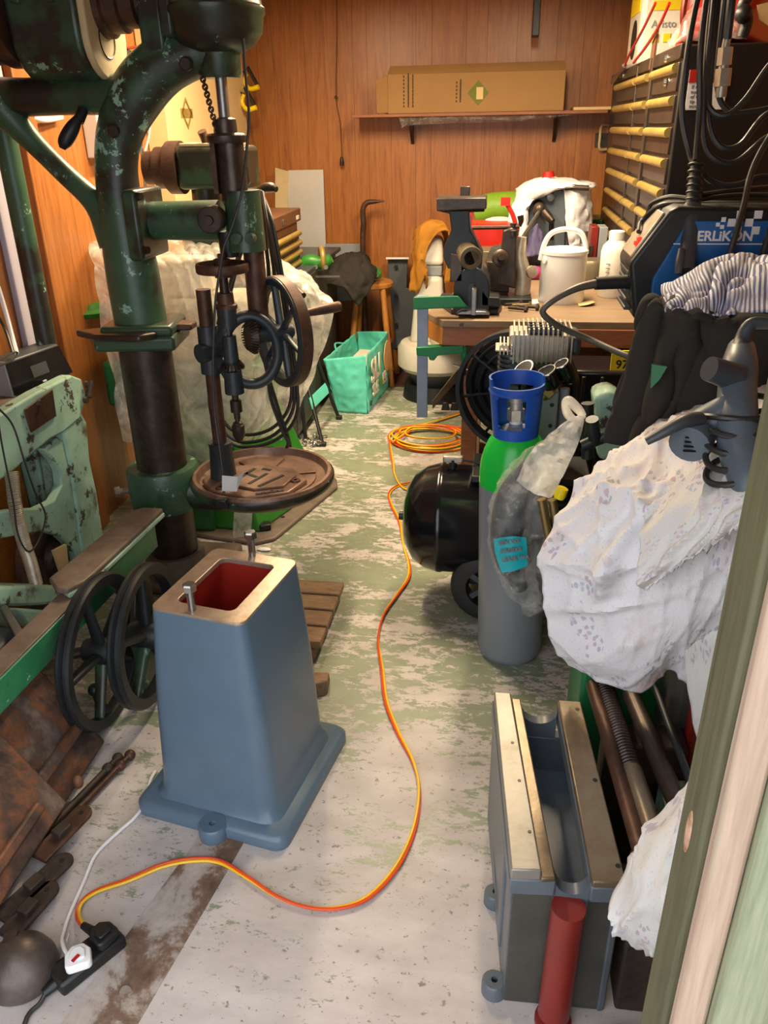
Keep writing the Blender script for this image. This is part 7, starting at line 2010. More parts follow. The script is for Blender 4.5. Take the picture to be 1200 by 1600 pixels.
# clear bag with black hose, hanging in front of the bottle
hg = thing('bagged_hose', 'dark hose in a clear printed plastic bag hanging before the gas bottle', 'bagged hose', (0.1262, 2.1000, 0.2531))
hpts = [(0.2073, 2.0200, 0.8799), (0.1618, 2.0400, 0.8205), (0.1126, 2.0600, 0.7548), (0.0709, 2.0700, 0.6616), (0.0570, 2.0700, 0.5499), (0.0734, 2.0700, 0.4457), (0.1097, 2.0700, 0.3610), (0.1569, 2.0700, 0.2973)]
MB().tube(hpts[2:7], [0.03, 0.046, 0.048, 0.04, 0.02], 16, 6).build('hose', 'dkgrey', hg)
bb = MB().tube(hpts, [0.012, 0.03, 0.05, 0.060, 0.060, 0.056, 0.045, 0.02], 24, 10)
for i, v_ in enumerate(bb.v):
    bb.v[i] = v_ + Vector((1, -0.6, 0.3)) * (0.010 * (1 - 2 * abs(mnoise.noise(v_ * 22))))
bb.build('bag_film', 'film2', hg)
flp = [[(0.1019, 2.0300, 0.6909), (0.1414, 2.0200, 0.7632), (0.1679, 2.0200, 0.7920)], [(0.0975, 2.0100, 0.5826), (0.1374, 2.0000, 0.6096), (0.1746, 2.0100, 0.6261)], [(0.0987, 2.0100, 0.4389), (0.1439, 2.0000, 0.4581), (0.1830, 2.0100, 0.4652)], [(0.1128, 2.0200, 0.2926), (0.1541, 2.0100, 0.3088), (0.1977, 2.0200, 0.3209)]]
patch(flp, 8, 8, 0.008, 18, 5).build('bag_flap', 'film2', hg)
nk = MB().tube([(0.2073, 2.0200, 0.8799), (0.2242, 2.0200, 0.9103), (0.2345, 2.0200, 0.9228)], [0.014, 0.010, 0.009], 14, 4)
nk.tube([(0.2348, 2.0200, 0.9193), (0.2203, 2.0200, 0.9362), (0.1942, 2.0200, 0.9595), (0.1853, 2.0200, 0.9489), (0.1957, 2.0200, 0.9216), (0.2166, 2.0200, 0.9048)], [0.008, 0.012, 0.012, 0.010, 0.012, 0.008], 10, 6)
nk.build('twisted_neck', 'film', hg)
cfn = [[(0.2332, 2.0000, 0.9174), (0.2133, 2.0000, 0.9254), (0.1899, 2.0000, 0.9161)], [(0.2240, 1.9700, 0.8672), (0.1842, 1.9800, 0.8708), (0.1376, 2.0000, 0.8529)], [(0.1910, 1.9700, 0.7770), (0.1436, 1.9700, 0.7968), (0.0987, 1.9900, 0.8104)], [(0.1671, 1.9800, 0.7070), (0.1257, 1.9700, 0.7190), (0.0741, 1.9900, 0.7451)]]
patch(cfn, 10, 10, 0.010, 22, 3).build('gathered_film', 'film', hg)
lbl = [[(0.0208, 1.9850, 0.5673), (0.0689, 1.9720, 0.5846), (0.1075, 1.9800, 0.5787)], [(0.0264, 1.9820, 0.5228), (0.0718, 1.9680, 0.5311), (0.1137, 1.9800, 0.5350)], [(0.0471, 1.9900, 0.4578), (0.0820, 1.9780, 0.4731), (0.1167, 1.9850, 0.4877)]]
patch(lbl, 6, 6).build('turquoise_label', 'filmlabel', hg)
for k, s_ in enumerate(('EEN WE', 'ORMIXE', 'LEASE WA')):
    q = (Vector((0.0337, 1.9650, 0.5586)), Vector((0.0383, 1.9620, 0.5344)), Vector((0.0448, 1.9620, 0.5085)))[k]
    text_mesh('lettering', s_, 0.0165, q, (1, 0, 0.2), (0, 0.3, 1), 'tank', hg, 0.0006, 0.0006)
br = thing('brass_rods', 'pair of brass-coloured rods standing between bottle and floral sheet', 'rods', (0.1732, 2.0000, 0.5917))
for s_ in (0, 0.028):
    a_, b_ = Vector((0.1396, 1.9600, 0.7055)) + Vector((s_, 0, 0)), Vector((0.1873, 1.9600, 0.5142)) + Vector((s_, 0, 0))
    MB().cyl((b_ - (a_ - b_) * 2.2), a_, 0.012, n=12).build('rod', 'brass', br)
o = MB().lathe([(0, 0), (0.014, 0), (0.016, 0.008), (0.015, 0.03), (0, 0.034)], (0.1841, 1.9600, 0.7113), (0.3, 0, 1), 14)
tag(o.build('yellow_nozzle', 'cyel'), 'small yellow nozzle at the top of the brass rods', 'nozzle')

# ------------------------------------------------------------------ covered machines on the right
gmn = thing('covered_green_machine', 'green machine hidden under the black cloth with two dark levers', 'machine', (0.7, 2.2, 0))
MB().bx(0.45, 1.2, 1.96, 2.62, 0.0, 1.09).build('body', 'castdk', gmn, bev=0.03, seg=3)
MB().prism([(0.2784, 2.2000, 0.9154), (0.3235, 2.2000, 0.9313), (0.3605, 2.2000, 0.9084), (0.3806, 2.2000, 0.7277), (0.3092, 2.2000, 0.7249)], (0, 0.12, 0)).build('green_guard', 'mint', gmn, bev=0.015)
for pts in ([(0.2652, 2.1000, 0.7730), (0.2566, 2.1000, 0.8655), (0.2508, 2.1000, 0.9284)], [(0.2759, 2.0600, 0.8352), (0.2649, 2.0400, 0.8781), (0.2578, 2.0300, 0.9079)], [(0.2437, 2.0600, 0.8213), (0.2676, 2.0600, 0.8349), (0.2993, 2.0600, 0.8505)]):
    MB().tube(pts, 0.017, 12, 2).build('lever', 'blackiron', gmn)

# black cloth with folds
crw = [
    [(0.4103, 2.3500, 1.1507), (0.4894, 2.4000, 1.1687), (0.5922, 2.4000, 1.1784), (0.7119, 2.4000, 1.1794), (0.8467, 2.4000, 1.1805)],
    [(0.3374, 2.0000, 1.2175), (0.3745, 1.9600, 1.2432), (0.4473, 1.9000, 1.2266), (0.5535, 1.8800, 1.2178), (0.6677, 1.8600, 1.2178)],
    [(0.3207, 1.9800, 1.1454), (0.3614, 1.9200, 1.1600), (0.4363, 1.8700, 1.1656), (0.5443, 1.8600, 1.1625), (0.6725, 1.8400, 1.1625)],
    [(0.3040, 1.9700, 1.0534), (0.3438, 1.9000, 1.0662), (0.4224, 1.8500, 1.0898), (0.5425, 1.8500, 1.0777), (0.6875, 1.8300, 1.0723)],
    [(0.2899, 1.9700, 0.9548), (0.3290, 1.8900, 0.9664), (0.4115, 1.8400, 1.0015), (0.5407, 1.8400, 0.9899), (0.7016, 1.8200, 0.9866)],
    [(0.2860, 1.9700, 0.8694), (0.3241, 1.8900, 0.8758), (0.4170, 1.8400, 0.9069), (0.5561, 1.8400, 0.8959), (0.7202, 1.8200, 0.8942)],
]


def folds(r_, c_):
    return 3.2 * (1 - abs(math.sin(c_ * 9 + 1.2 * r_ + 0.5))) * (1.1 - c_) * (0.3 + r_) + crease(c_, r_, ((1, 0.25, 14, 1.6, 0.8, 2), (0.8, -0.7, 9, 1.2, 2.2, 2)))


o = patch(crw, 16, 14, 0.018, 5.0, 4, fold=folds)
tag(o.build('black_cloth', 'blackcloth', solid=0.006), 'black cloth hanging in folds below the striped shirt', 'cloth')
o = MB().prism([(0.3542, 1.8500, 1.1061), (0.3865, 1.8400, 1.1036), (0.3716, 1.8300, 1.0764), (0.3565, 1.8400, 1.0521)], (0, -0.006, 0))
tag(o.build('green_tear', 'greendk'), 'small green machine corner showing through the black cloth', 'machine corner')

# welder
wd = thing('welder', 'blue welding machine with black sloping front and red switch', 'welder', (0.62, 2.42, 1.10))
z0w = 1.105
WY = 2.40
prof = [(0.3934, 2.4000, 1.0862), (0.3630, 2.4000, 1.2434), (0.4538, 2.4000, 1.3818), (0.4789, 2.4000, 1.3947), (0.8693, 2.4000, 1.3867), (0.9320, 2.4000, 1.0935)]
MB().prism(prof, (0, 0.22, 0)).build('case', 'black', wd, bev=0.012, seg=3)
MB().prism([(0.4327, 2.3920, 1.1067), (0.4310, 2.3920, 1.2049), (0.5043, 2.3920, 1.3578), (0.8729, 2.3920, 1.3570), (0.9270, 2.3920, 1.1041)], (0, 0.012, 0)).build('side_panel', 'welderblue', wd, bev=0.004)
fa, fb = Vector((0.3709, 2.4200, 1.2439)), Vector((0.4576, 2.4200, 1.3800))
fd = (fb - fa).normalized()
fnn = Vector((-fd.z, 0, fd.x))
MB().hexa([fa + fd * 0.01 + fnn * 0.004, fa + fd * 0.01 + fnn * 0.004 + Vector((0, 0.18, 0)), fb - fd * 0.01 + fnn * 0.004 + Vector((0, 0.18, 0)), fb - fd * 0.01 + fnn * 0.004],
          [fa + fd * 0.01 + fnn * 0.012, fa + fd * 0.01 + fnn * 0.012 + Vector((0, 0.18, 0)), fb - fd * 0.01 + fnn * 0.012 + Vector((0, 0.18, 0)), fb - fd * 0.01 + fnn * 0.012]).build('front_panel', 'alu', wd, bev=0.003)
for k in (0.3, 0.38):
    MB().box(fa.lerp(fb, k) + fnn * 0.016 + Vector((0, 0.03, 0)), (0.012, 0.02, 0.012)).build('red_light', 'ledred', wd, bev=0.002)
for k in range(5):
    q = Vector((0.3806, 2.4400, 1.2144)) - up * 0.025 * k
    MB().bx(q.x - 0.014, q.x + 0.006, 2.43, 2.60, q.z - 0.006, q.z + 0.004).build('louvre', 'dkgrey', wd, bev=0.002)
text_mesh('lettering', 'ERLiKON', 0.036, (0.5334, 2.3910, 1.3065), (1, 0, 0), (0, 0, 1), 'white', wd, 0.001, 0.001)
MB().bx(*(lambda q: (q.x, q.x + 0.4, 2.389, 2.392, q.z, q.z + 0.003))(Vector((0.4739, 2.3910, 1.2963)))).build('white_line', 'white', wd)
q = Vector((0.5781, 2.3910, 1.3430))
for dx, dz, s_ in ((0.05, 0.02, 0.02), (0.03, 0.0, 0.02), (0.05, -0.018, 0.018), (0.012, 0.012, 0.012), (0.0, 0.0, 0.01), (0.012, -0.006, 0.01), (0.075, 0.0, 0.02), (0.095, 0.02, 0.02), (0.095, -0.02, 0.02)):
    MB().bx(q.x + dx, q.x + dx + s_, 2.389, 2.392, q.z + dz, q.z + dz + s_).build('logo_square', 'white', wd)
MB().cyl((0.3783, 2.4400, 1.1876), (0.2775, 2.4200, 1.1848), 0.020, 0.018, n=16).build('plug_connector', 'rubber', wd)
o = MB().tube([(0.2811, 2.4200, 1.1849), (0.2314, 2.4000, 1.1772), (0.1864, 2.3800, 1.1606), (0.1480, 2.3700, 1.1369), (0.1315, 2.3700, 1.1148), (0.1482, 2.3800, 1.0909), (0.1975, 2.4200, 1.0546), (0.2779, 2.4500, 1.0164), (0.3490, 2.4000, 0.9954), (0.3997, 2.3600, 0.9840), (0.5190, 2.3000, 0.9469)], [0.013, 0.011, 0.0095, 0.0095, 0.0095, 0.0095, 0.0095, 0.0095, 0.0095, 0.0095, 0.0095], 10, 6)
tag(o.build('welding_lead', 'cablegrey'), 'thick grey welding lead curving from the welder over the bench', 'cable')
# striped shirt
sr = [
    [(0.4235, 2.2000, 1.2125), (0.5047, 2.3000, 1.2291), (0.5830, 2.3400, 1.2600), (0.6636, 2.3400, 1.2703), (0.7611, 2.3400, 1.2706)],
    [(0.3985, 2.0500, 1.2207), (0.4480, 2.0500, 1.2514), (0.5136, 2.0800, 1.2799), (0.5907, 2.1000, 1.2892), (0.6859, 2.1000, 1.2896)],
    [(0.3831, 1.9300, 1.2257), (0.4370, 1.9300, 1.2435), (0.4947, 1.9500, 1.2604), (0.5581, 1.9600, 1.2706), (0.6477, 1.9600, 1.2712)],
    [(0.3844, 1.8850, 1.2204), (0.4347, 1.8700, 1.2240), (0.4814, 1.8650, 1.2228), (0.5404, 1.8600, 1.2245), (0.6233, 1.8500, 1.2276)],
]
o = patch(sr, 18, 16, 0.05, 6, 6, 1.0, lambda r_, c_: crease(c_ * 2, r_, ((0.8, 0.9, 5.5, 0.7, 0.3, 2.2), (-0.6, 1, 7, 0.5, 1.7, 2.2))))
tag(o.build('striped_shirt', 'stripes', solid=0.006), 'crumpled blue and white striped shirt piled before the welder', 'shirt')

# cables and torch hanging in front of the chest
hc = thing('hanging_cables', 'bundle of black welding cables hanging in loops in front of the chest', 'cables', (0.5994, 2.6000, 1.4156))
CB = [
    [(0.5084, 2.6200, 1.9799), (0.4891, 2.6000, 1.8632), (0.4810, 2.5800, 1.7423), (0.4866, 2.5700, 1.6171), (0.5172, 2.5500, 1.5199), (0.5296, 2.5200, 1.4880)],
    [(0.5207, 2.6000, 1.9764), (0.5110, 2.5800, 1.8748), (0.5117, 2.5600, 1.7554), (0.5264, 2.5500, 1.6320), (0.5289, 2.5200, 1.5044)],
    [(0.5402, 2.6400, 1.9818), (0.5424, 2.6200, 1.8341), (0.5484, 2.6200, 1.6963), (0.5681, 2.6100, 1.6322), (0.6114, 2.6000, 1.6153), (0.6559, 2.6000, 1.6541), (0.7007, 2.6000, 1.7306), (0.7537, 2.6000, 1.7967), (0.8674, 2.6200, 1.9667)],
    [(0.5541, 2.6600, 1.9843), (0.5566, 2.6400, 1.8356), (0.5662, 2.6400, 1.6649), (0.5848, 2.6300, 1.5751), (0.6210, 2.6200, 1.5316), (0.6683, 2.6200, 1.5410), (0.7121, 2.6200, 1.6057), (0.7834, 2.6200, 1.6757), (0.8909, 2.6200, 1.9659)],
    [(0.5377, 2.6600, 1.9849), (0.5390, 2.6300, 1.8051), (0.5484, 2.6100, 1.6485), (0.5658, 2.6000, 1.5427), (0.6015, 2.5900, 1.5011), (0.6546, 2.5900, 1.4955), (0.7141, 2.5900, 1.5491), (0.7882, 2.6000, 1.6201), (0.9065, 2.6200, 1.9653)],
    [(0.5738, 2.6600, 1.9836), (0.5775, 2.6600, 1.8065), (0.5838, 2.6600, 1.7131), (0.6128, 2.6600, 1.6403), (0.6743, 2.6500, 1.6212), (0.7924, 2.6500, 1.6766), (0.8864, 2.6300, 1.9676)],
    [(0.5407, 2.5400, 1.4871), (0.5809, 2.5400, 1.4502), (0.6349, 2.5400, 1.4364), (0.7030, 2.5500, 1.4553), (0.7963, 2.5600, 1.5163), (0.9220, 2.6200, 1.9647)],
    [(0.8952, 2.6100, 1.9642), (0.7504, 2.5000, 1.6572), (0.6717, 2.4600, 1.4970), (0.6381, 2.3800, 1.3829), (0.6096, 2.3400, 1.2484)],
    [(0.9263, 2.6100, 1.9631), (0.8073, 2.5000, 1.5336), (0.7222, 2.3800, 1.3666), (0.6971, 2.3400, 1.2654)],
]
for c_ in CB:
    MB().tube(c_, 0.0085, 8, 6).build('cable', 'cable', hc)
for q0, q1, r_ in (((0.5828, 2.6000, 1.8014), (0.5815, 2.6000, 1.7789), 0.011), ((0.5829, 2.6000, 1.7804), (0.5848, 2.6000, 1.7379), 0.020), ((0.5848, 2.6000, 1.7379), (0.5846, 2.6000, 1.7287), 0.014), ((0.5860, 2.6000, 1.7302), (0.5879, 2.6000, 1.6869), 0.022), ((0.5879, 2.6000, 1.6869), (0.5888, 2.6000, 1.6602), 0.015)):
    MB().cyl(q0, q1, r_, n=6 if r_ > 0.018 else 12).build('coupling', 'alu', hc)
MB().tube([(0.5814, 2.6200, 1.9772), (0.5806, 2.6000, 1.8749), (0.5833, 2.6000, 1.7984)], 0.012, 8, 4).build('coupling_cable', 'cable', hc)
for pts in ([(0.5185, 2.5000, 1.4063), (0.4753, 2.5500, 1.4062), (0.4378, 2.6000, 1.3851), (0.4306, 2.6000, 1.3549)], [(0.5077, 2.4800, 1.3946), (0.4464, 2.5200, 1.3847), (0.4098, 2.5600, 1.3411), (0.3948, 2.5000, 1.3176)], [(0.5519, 2.5400, 1.4116), (0.6522, 2.6000, 1.4187), (0.8233, 2.6500, 1.4281)], [(0.5537, 2.5400, 1.3997), (0.6668, 2.5800, 1.4080), (0.8127, 2.6000, 1.4057)]):
    MB().tube(pts, 0.007, 8, 5).build('cable', 'cable', hc)
hb0, hb1 = Vector((0.4945, 2.6300, 1.9791)), Vector((0.9574, 2.6300, 1.9622))
MB().tube([hb0, hb1], 0.014, 10, 1).build('hanger_bar', 'darksteel', hc)
for k in (0.05, 0.95):
    q = hb0.lerp(hb1, k)
    MB().cyl(q, (q.x, q.y, 2.46), 0.008, n=8).build('hanger_rod', 'darksteel', hc)
to = thing('welding_torch', 'grey welding torch handle hanging in front of the blue welder', 'torch', (0.5039, 2.3400, 1.2310))
MB().tube([(0.5276, 2.5000, 1.4970), (0.5263, 2.4700, 1.4415), (0.5215, 2.4400, 1.3862)], [0.016, 0.020, 0.022], 14, 4).build('ribbed_boot', 'rubber', to)
for k in range(6):
    q = Vector((0.5283, 2.5000, 1.4921)).lerp(Vector((0.5239, 2.4500, 1.4068)), k / 5)
    MB().torus(q, (0.1, 0.3, 1), 0.020, 0.0035, 16, 6).build('boot_rib', 'rubber', to)
MB().tube([(0.5208, 2.4400, 1.3912), (0.5153, 2.4200, 1.3549), (0.5139, 2.3900, 1.2999), (0.5089, 2.3400, 1.2311)], [0.026, 0.027, 0.022, 0.024], 16, 5).build('handle', 'dkgrey', to)
MB().tube([(0.4914, 2.3600, 1.2870), (0.4869, 2.3400, 1.2563), (0.4857, 2.3300, 1.2274)], [0.010, 0.012, 0.010], 10, 3).build('trigger', 'dkgrey', to)

# ------------------------------------------------------------------ floral dust sheet over the nearer machine
cmn = thing('covered_dark_machine', 'dark machine body under the floral dust sheet', 'machine', (0.65, 1.6, 0))
MB().bx(0.42, 1.2, 1.50, 1.86, 0.0, 0.90).build('body', 'castdk', cmn, bev=0.03)
MB().bx(0.24, 0.5, 1.60, 1.82, 0.0, 0.52).build('front_pedestal', 'greendk', cmn, bev=0.01)
fr_ = [
    [(0.3024, 1.8500, 0.8906), (0.3641, 1.8600, 0.9459), (0.4398, 1.8700, 0.9924), (0.5193, 1.8700, 1.0349), (0.5926, 1.8700, 1.0580), (0.6996, 1.8700, 1.0756)],
    [(0.2224, 1.6600, 0.9121), (0.2956, 1.6400, 0.9619), (0.3780, 1.6200, 1.0043), (0.4444, 1.5800, 1.0488), (0.5093, 1.5500, 1.0813), (0.5745, 1.5000, 1.1130)],
    [(0.1577, 1.5600, 0.8679), (0.2320, 1.4600, 0.9328), (0.3169, 1.4200, 0.9726), (0.3851, 1.3700, 1.0196), (0.4468, 1.3200, 1.0559), (0.5059, 1.2700, 1.0910)],
    [(0.1193, 1.5200, 0.7843), (0.2092, 1.4100, 0.8405), (0.2963, 1.3400, 0.8973), (0.3681, 1.2900, 0.9484), (0.4303, 1.2500, 0.9871), (0.4871, 1.2000, 1.0268)],
    [(0.1333, 1.5200, 0.6612), (0.2318, 1.4200, 0.7075), (0.3083, 1.3600, 0.7586), (0.3753, 1.3100, 0.8158), (0.4400, 1.2800, 0.8519), (0.5098, 1.2500, 0.8875)],
    [(0.1504, 1.5300, 0.5461), (0.2393, 1.4300, 0.5739), (0.3195, 1.3800, 0.6093), (0.3764, 1.3500, 0.6819), (0.4354, 1.3500, 0.7014), (0.5246, 1.3200, 0.7434)],
    [(0.1979, 1.5600, 0.4571), (0.2733, 1.4800, 0.4866), (0.3442, 1.4500, 0.4885), (0.3964, 1.4500, 0.5475), (0.4459, 1.4200, 0.5248), (0.5602, 1.4000, 0.5347)],
]


def ffold(r_, c_):
    e_ = math.sin(math.pi * min(1, r_ * 1.3 + 0.05))
    return 0.5 - (0.35 + e_) * crease(c_, r_, ((0.5, 1.0, 9, 1.7, 0.4, 2.4), (0.2, 1.0, 19, 1.0, 2.1, 2.8), (1.0, -0.5, 10, 1.3, 3.3, 2.6), (0.9, 0.5, 27, 0.6, 1.1, 3.0), (0.3, -1.0, 23, 0.6, 5.0, 3.0)))


o = patch(fr_, 24, 22, 0.020, 5.5, 9, 1.0, ffold)
flt = thing('floral_sheet', 'white floral dust sheet draped over the machine at the right', 'dust sheet', (0.4, 1.5, 0.55))
o.build('main_drape', 'floral', flt, solid=0.004)
tl_ = [
    [(0.2878, 1.3700, 0.9579), (0.3327, 1.3600, 1.0279), (0.3793, 1.3600, 1.0784), (0.4186, 1.3300, 1.1148), (0.4763, 1.3000, 1.1391)],
    [(0.2720, 1.3100, 0.9224), (0.3125, 1.2800, 0.9901), (0.3507, 1.2500, 1.0418), (0.3910, 1.2200, 1.0853), (0.4478, 1.1900, 1.1167)],
    [(0.2761, 1.3000, 0.8758), (0.3158, 1.2600, 0.9389), (0.3510, 1.2200, 0.9981), (0.3849, 1.1900, 1.0489), (0.4445, 1.1600, 1.0875)],
    [(0.2861, 1.3000, 0.8295), (0.3240, 1.2500, 0.9047), (0.3538, 1.2100, 0.9657), (0.3869, 1.1800, 1.0226), (0.4447, 1.1500, 1.0710)],
]
tp_ = patch(tl_, 24, 14, 0.016, 6, 3, 0.6, lambda r_, c_: 0.4 - crease(c_, r_, ((0.5, 1.0, 7, 1.2, 1.4, 2.0), (1.0, 0.4, 12, 0.9, 2.3, 2.4))))
nc_ = 4 * 24 + 1
for j in range(nc_):
    for k in range(3):
        idx = len(tp_.v) - nc_ * (k + 1) + j
        tp_.v[idx] = tp_.v[idx] + Vector((0, 0.002, 0.012 * (1 - k / 3) * (mnoise.noise(Vector((j * 0.45, 0, 0))) + 0.6 * mnoise.noise(Vector((j * 1.3, 3, 0))))))
tp_.build('torn_layer', 'floral2', flt, solid=0.003)
sr = [[(0.3859, 1.3600, 0.7130), (0.4119, 1.3400, 0.7644), (0.4611, 1.3000, 0.8211)], [(0.4173, 1.3800, 0.5537), (0.4457, 1.3500, 0.5956), (0.4897, 1.3000, 0.6532)], [(0.4576, 1.3600, 0.4065), (0.4783, 1.3300, 0.4362), (0.5212, 1.3000, 0.4683)], [(0.4854, 1.3400, 0.3225), (0.5031, 1.3200, 0.3445), (0.5382, 1.3000, 0.3687)]]
o = patch(sr, 8, 8, 0.008, 8, 2, 0.5)
tag(o.build('hanging_sheet', 'floral2', solid=0.003), 'hanging end of pale sheet beside the door post', 'sheet')
sr = [[(0.3308, 1.0000, 0.6630), (0.3426, 0.9800, 0.7161), (0.3809, 0.9500, 0.7730)], [(0.2771, 0.9800, 0.5597), (0.2870, 0.9000, 0.6748), (0.3475, 0.8600, 0.7375)], [(0.2363, 0.9500, 0.4566), (0.2573, 0.8600, 0.5716), (0.3217, 0.8000, 0.6559)], [(0.2391, 0.9400, 0.4003), (0.2659, 0.8700, 0.4752), (0.3290, 0.8000, 0.5530)], [(0.2778, 0.9500, 0.3454), (0.2956, 0.9000, 0.3907), (0.3450, 0.8400, 0.4424)]]
o = patch(sr, 14, 14, 0.016, 6, 7, 0.4, lambda r_, c_: 0.3 - crease(c_, r_, ((0.6, 1, 7, 1.3, 0.2, 2), (1, -0.4, 9, 0.9, 2.0, 2))))
tag(o.build('floral_sheet_low', 'floral2', solid=0.003), 'lower floral sheet bunched beside the door post above the grey casting', 'dust sheet')

# grey power tool on the floral sheet
pt_ = thing('power_tool', 'grey handheld power tool with wound cord lying on the floral sheet', 'power tool', (0.3775, 1.3600, 1.0902))
MB().tube([(0.4397, 1.5000, 1.2298), (0.4247, 1.4400, 1.2107), (0.4164, 1.4000, 1.1822), (0.4069, 1.3400, 1.1505), (0.4091, 1.3000, 1.1145), (0.4130, 1.2400, 1.0831), (0.4227, 1.2200, 1.0533)], [0.024, 0.031, 0.032, 0.034, 0.036, 0.034, 0.03], 22, 6).build('motor_body', 'midgrey', pt_)
MB().tube([(0.4277, 1.4600, 1.2226), (0.4370, 1.4900, 1.2438), (0.4477, 1.5000, 1.2725), (0.4773, 1.5000, 1.2764), (0.5425, 1.5000, 1.2717)], [0.022, 0.016, 0.012, 0.011, 0.011], 14, 5).build('rear_handle', 'dkgrey', pt_)
MB().cyl((0.4105, 1.4000, 1.2047), (0.3590, 1.3800, 1.2248), 0.024, 0.021, n=20).build('side_stub', 'dkgrey', pt_)
MB().tube([(0.4080, 1.3600, 1.1607), (0.3844, 1.3600, 1.1463), (0.3586, 1.3700, 1.1235), (0.3448, 1.3800, 1.1077)], [0.032, 0.032, 0.032, 0.024], 20, 5).build('gear_head', 'midgrey', pt_)
MB().lathe([(0, 0), (0.034, 0), (0.036, 0.008), (0.034, 0.03), (0, 0.03)], (0.3424, 1.3400, 1.1199), (-0.5, -1, -0.3), 20).build('vent_cap', 'midgrey', pt_)
for k in range(4):
    MB().box(Vector((0.3332, 1.3150, 1.1197)) + Vector((0, -0.002, -0.008 * k + 0.006)), (0.024, 0.004, 0.003)).build('vent_slot', 'tank', pt_)
MB().tube([(0.3429, 1.3300, 1.1520), (0.3160, 1.3100, 1.1547), (0.2856, 1.3000, 1.1394), (0.2572, 1.3000, 1.1203)], [0.016, 0.013, 0.011, 0.008], 12, 5, flat=0.8).build('lever', 'dkgrey', pt_)
for k in range(5):
    ca = Vector((0.4096, 1.3550, 1.1624)).lerp(Vector((0.4082, 1.2700, 1.0870)), k / 4)
    pts = []
    for t in range(0, 360, 30):
        pts.append(ca + Vector((0.054 * math.cos(R(t)), 0.050 * math.sin(R(t)), 0.012 * math.cos(R(t)) + 0.006 * math.sin(R(t) * 2 + k))))
    MB().tube(pts, 0.0055, 8, 3, True).build('cord_turn', 'cable', pt_)
MB().lathe([(0, 0), (0.006, 0), (0.005, 0.004), (0, 0.004)], (0.3984, 1.3950, 1.2137), (-0.3, -1, 0), 10).build('screw', 'bolt', pt_)

# ------------------------------------------------------------------ grey lathe-bed casting, right foreground
gc_ = thing('bed_casting', 'blue-grey machine bed casting with machined ways and red tube in front', 'casting', (0.16, 1.27, 0))
zt_ = 0.40


def q4(a_, b_, c_, d_, z_top, z_bot):
    return MB().hexa([Vector((p_[0], p_[1], z_bot)) for p_ in (a_, b_, c_, d_)], [Vector((p_[0], p_[1], z_top)) for p_ in (a_, b_, c_, d_)])


# near edge first, far edge second: x at near, x at far
NY, FY = 1.03, 1.53


def way(xn0, xn1, xf0, xf1, z_t, z_b, nm, m, bev=0.003, ny=NY, fy=FY):
    return q4((xn0, ny), (xn1, ny + 0.005), (xf1, fy), (xf0, fy), z_t, z_b).build(nm, m, gc_, bev=bev)


way(0.068, 0.152, 0.030, 0.098, 0.375, 0.335, 'left_rail', 'castgrey', 0.004)
way(0.070, 0.124, 0.034, 0.072, 0.40, 0.374, 'left_way', 'way2')
way(0.124, 0.150, 0.074, 0.096, 0.385, 0.374, 'left_ledge', 'way')
way(0.212, 0.275, 0.180, 0.236, 0.375, 0.335, 'right_rail', 'castgrey', 0.004)
way(0.214, 0.273, 0.182, 0.234, 0.39, 0.374, 'right_way', 'way')
way(0.074, 0.09, 0.034, 0.05, 0.336, 0.0, 'side_wall', 'castgrey', 0.004, NY + 0.02)
way(0.26, 0.275, 0.22, 0.235, 0.336, 0.0, 'far_wall', 'castgrey', 0.004, NY + 0.02)
way(0.085, 0.265, 0.05, 0.225, 0.20, 0.18, 'web_floor', 'castin', 0.002, NY + 0.03)
q4((0.075, NY + 0.02), (0.275, NY + 0.025), (0.272, NY + 0.05), (0.073, NY + 0.045), 0.33, 0.0).build('front_plate', 'castdk', gc_, bev=0.004)
q4((0.036, FY - 0.03), (0.236, FY - 0.03), (0.236, FY), (0.034, FY), 0.30, 0.0).build('back_plate', 'castgrey', gc_, bev=0.004)
# scooped bridge pieces between the ways
for yy, xn, xw in ((NY + 0.01, 0.15, 0.212), (FY - 0.03, 0.098, 0.18)):
    pts = []
    for t in range(0, 181, 20):
        pts.append(Vector(((xn + xw) / 2 - (xw - xn) / 2 * math.cos(R(t)), yy, 0.375 - 0.035 * math.sin(R(t)))))
    pts += [Vector((xw, yy, 0.30)), Vector((xn, yy, 0.30))]
    MB().prism(pts, (0, 0.025, 0)).build('bridge', 'castgrey', gc_)
for fx_, fy_ in ((0.105, 1.12), (0.075, 1.36), (0.088, 1.25)):
    MB().cyl((fx_ - 0.0, fy_, 0.4), (fx_, fy_, 0.4008), 0.0035, n=10).build('way_hole', 'black', gc_)
for fx_, fy_ in ((0.262, 1.07), (0.242, 1.28), (0.224, 1.5)):
    MB().cyl((fx_, fy_, 0.39), (fx_, fy_, 0.3908), 0.005, n=10).build('way_hole', 'black', gc_)
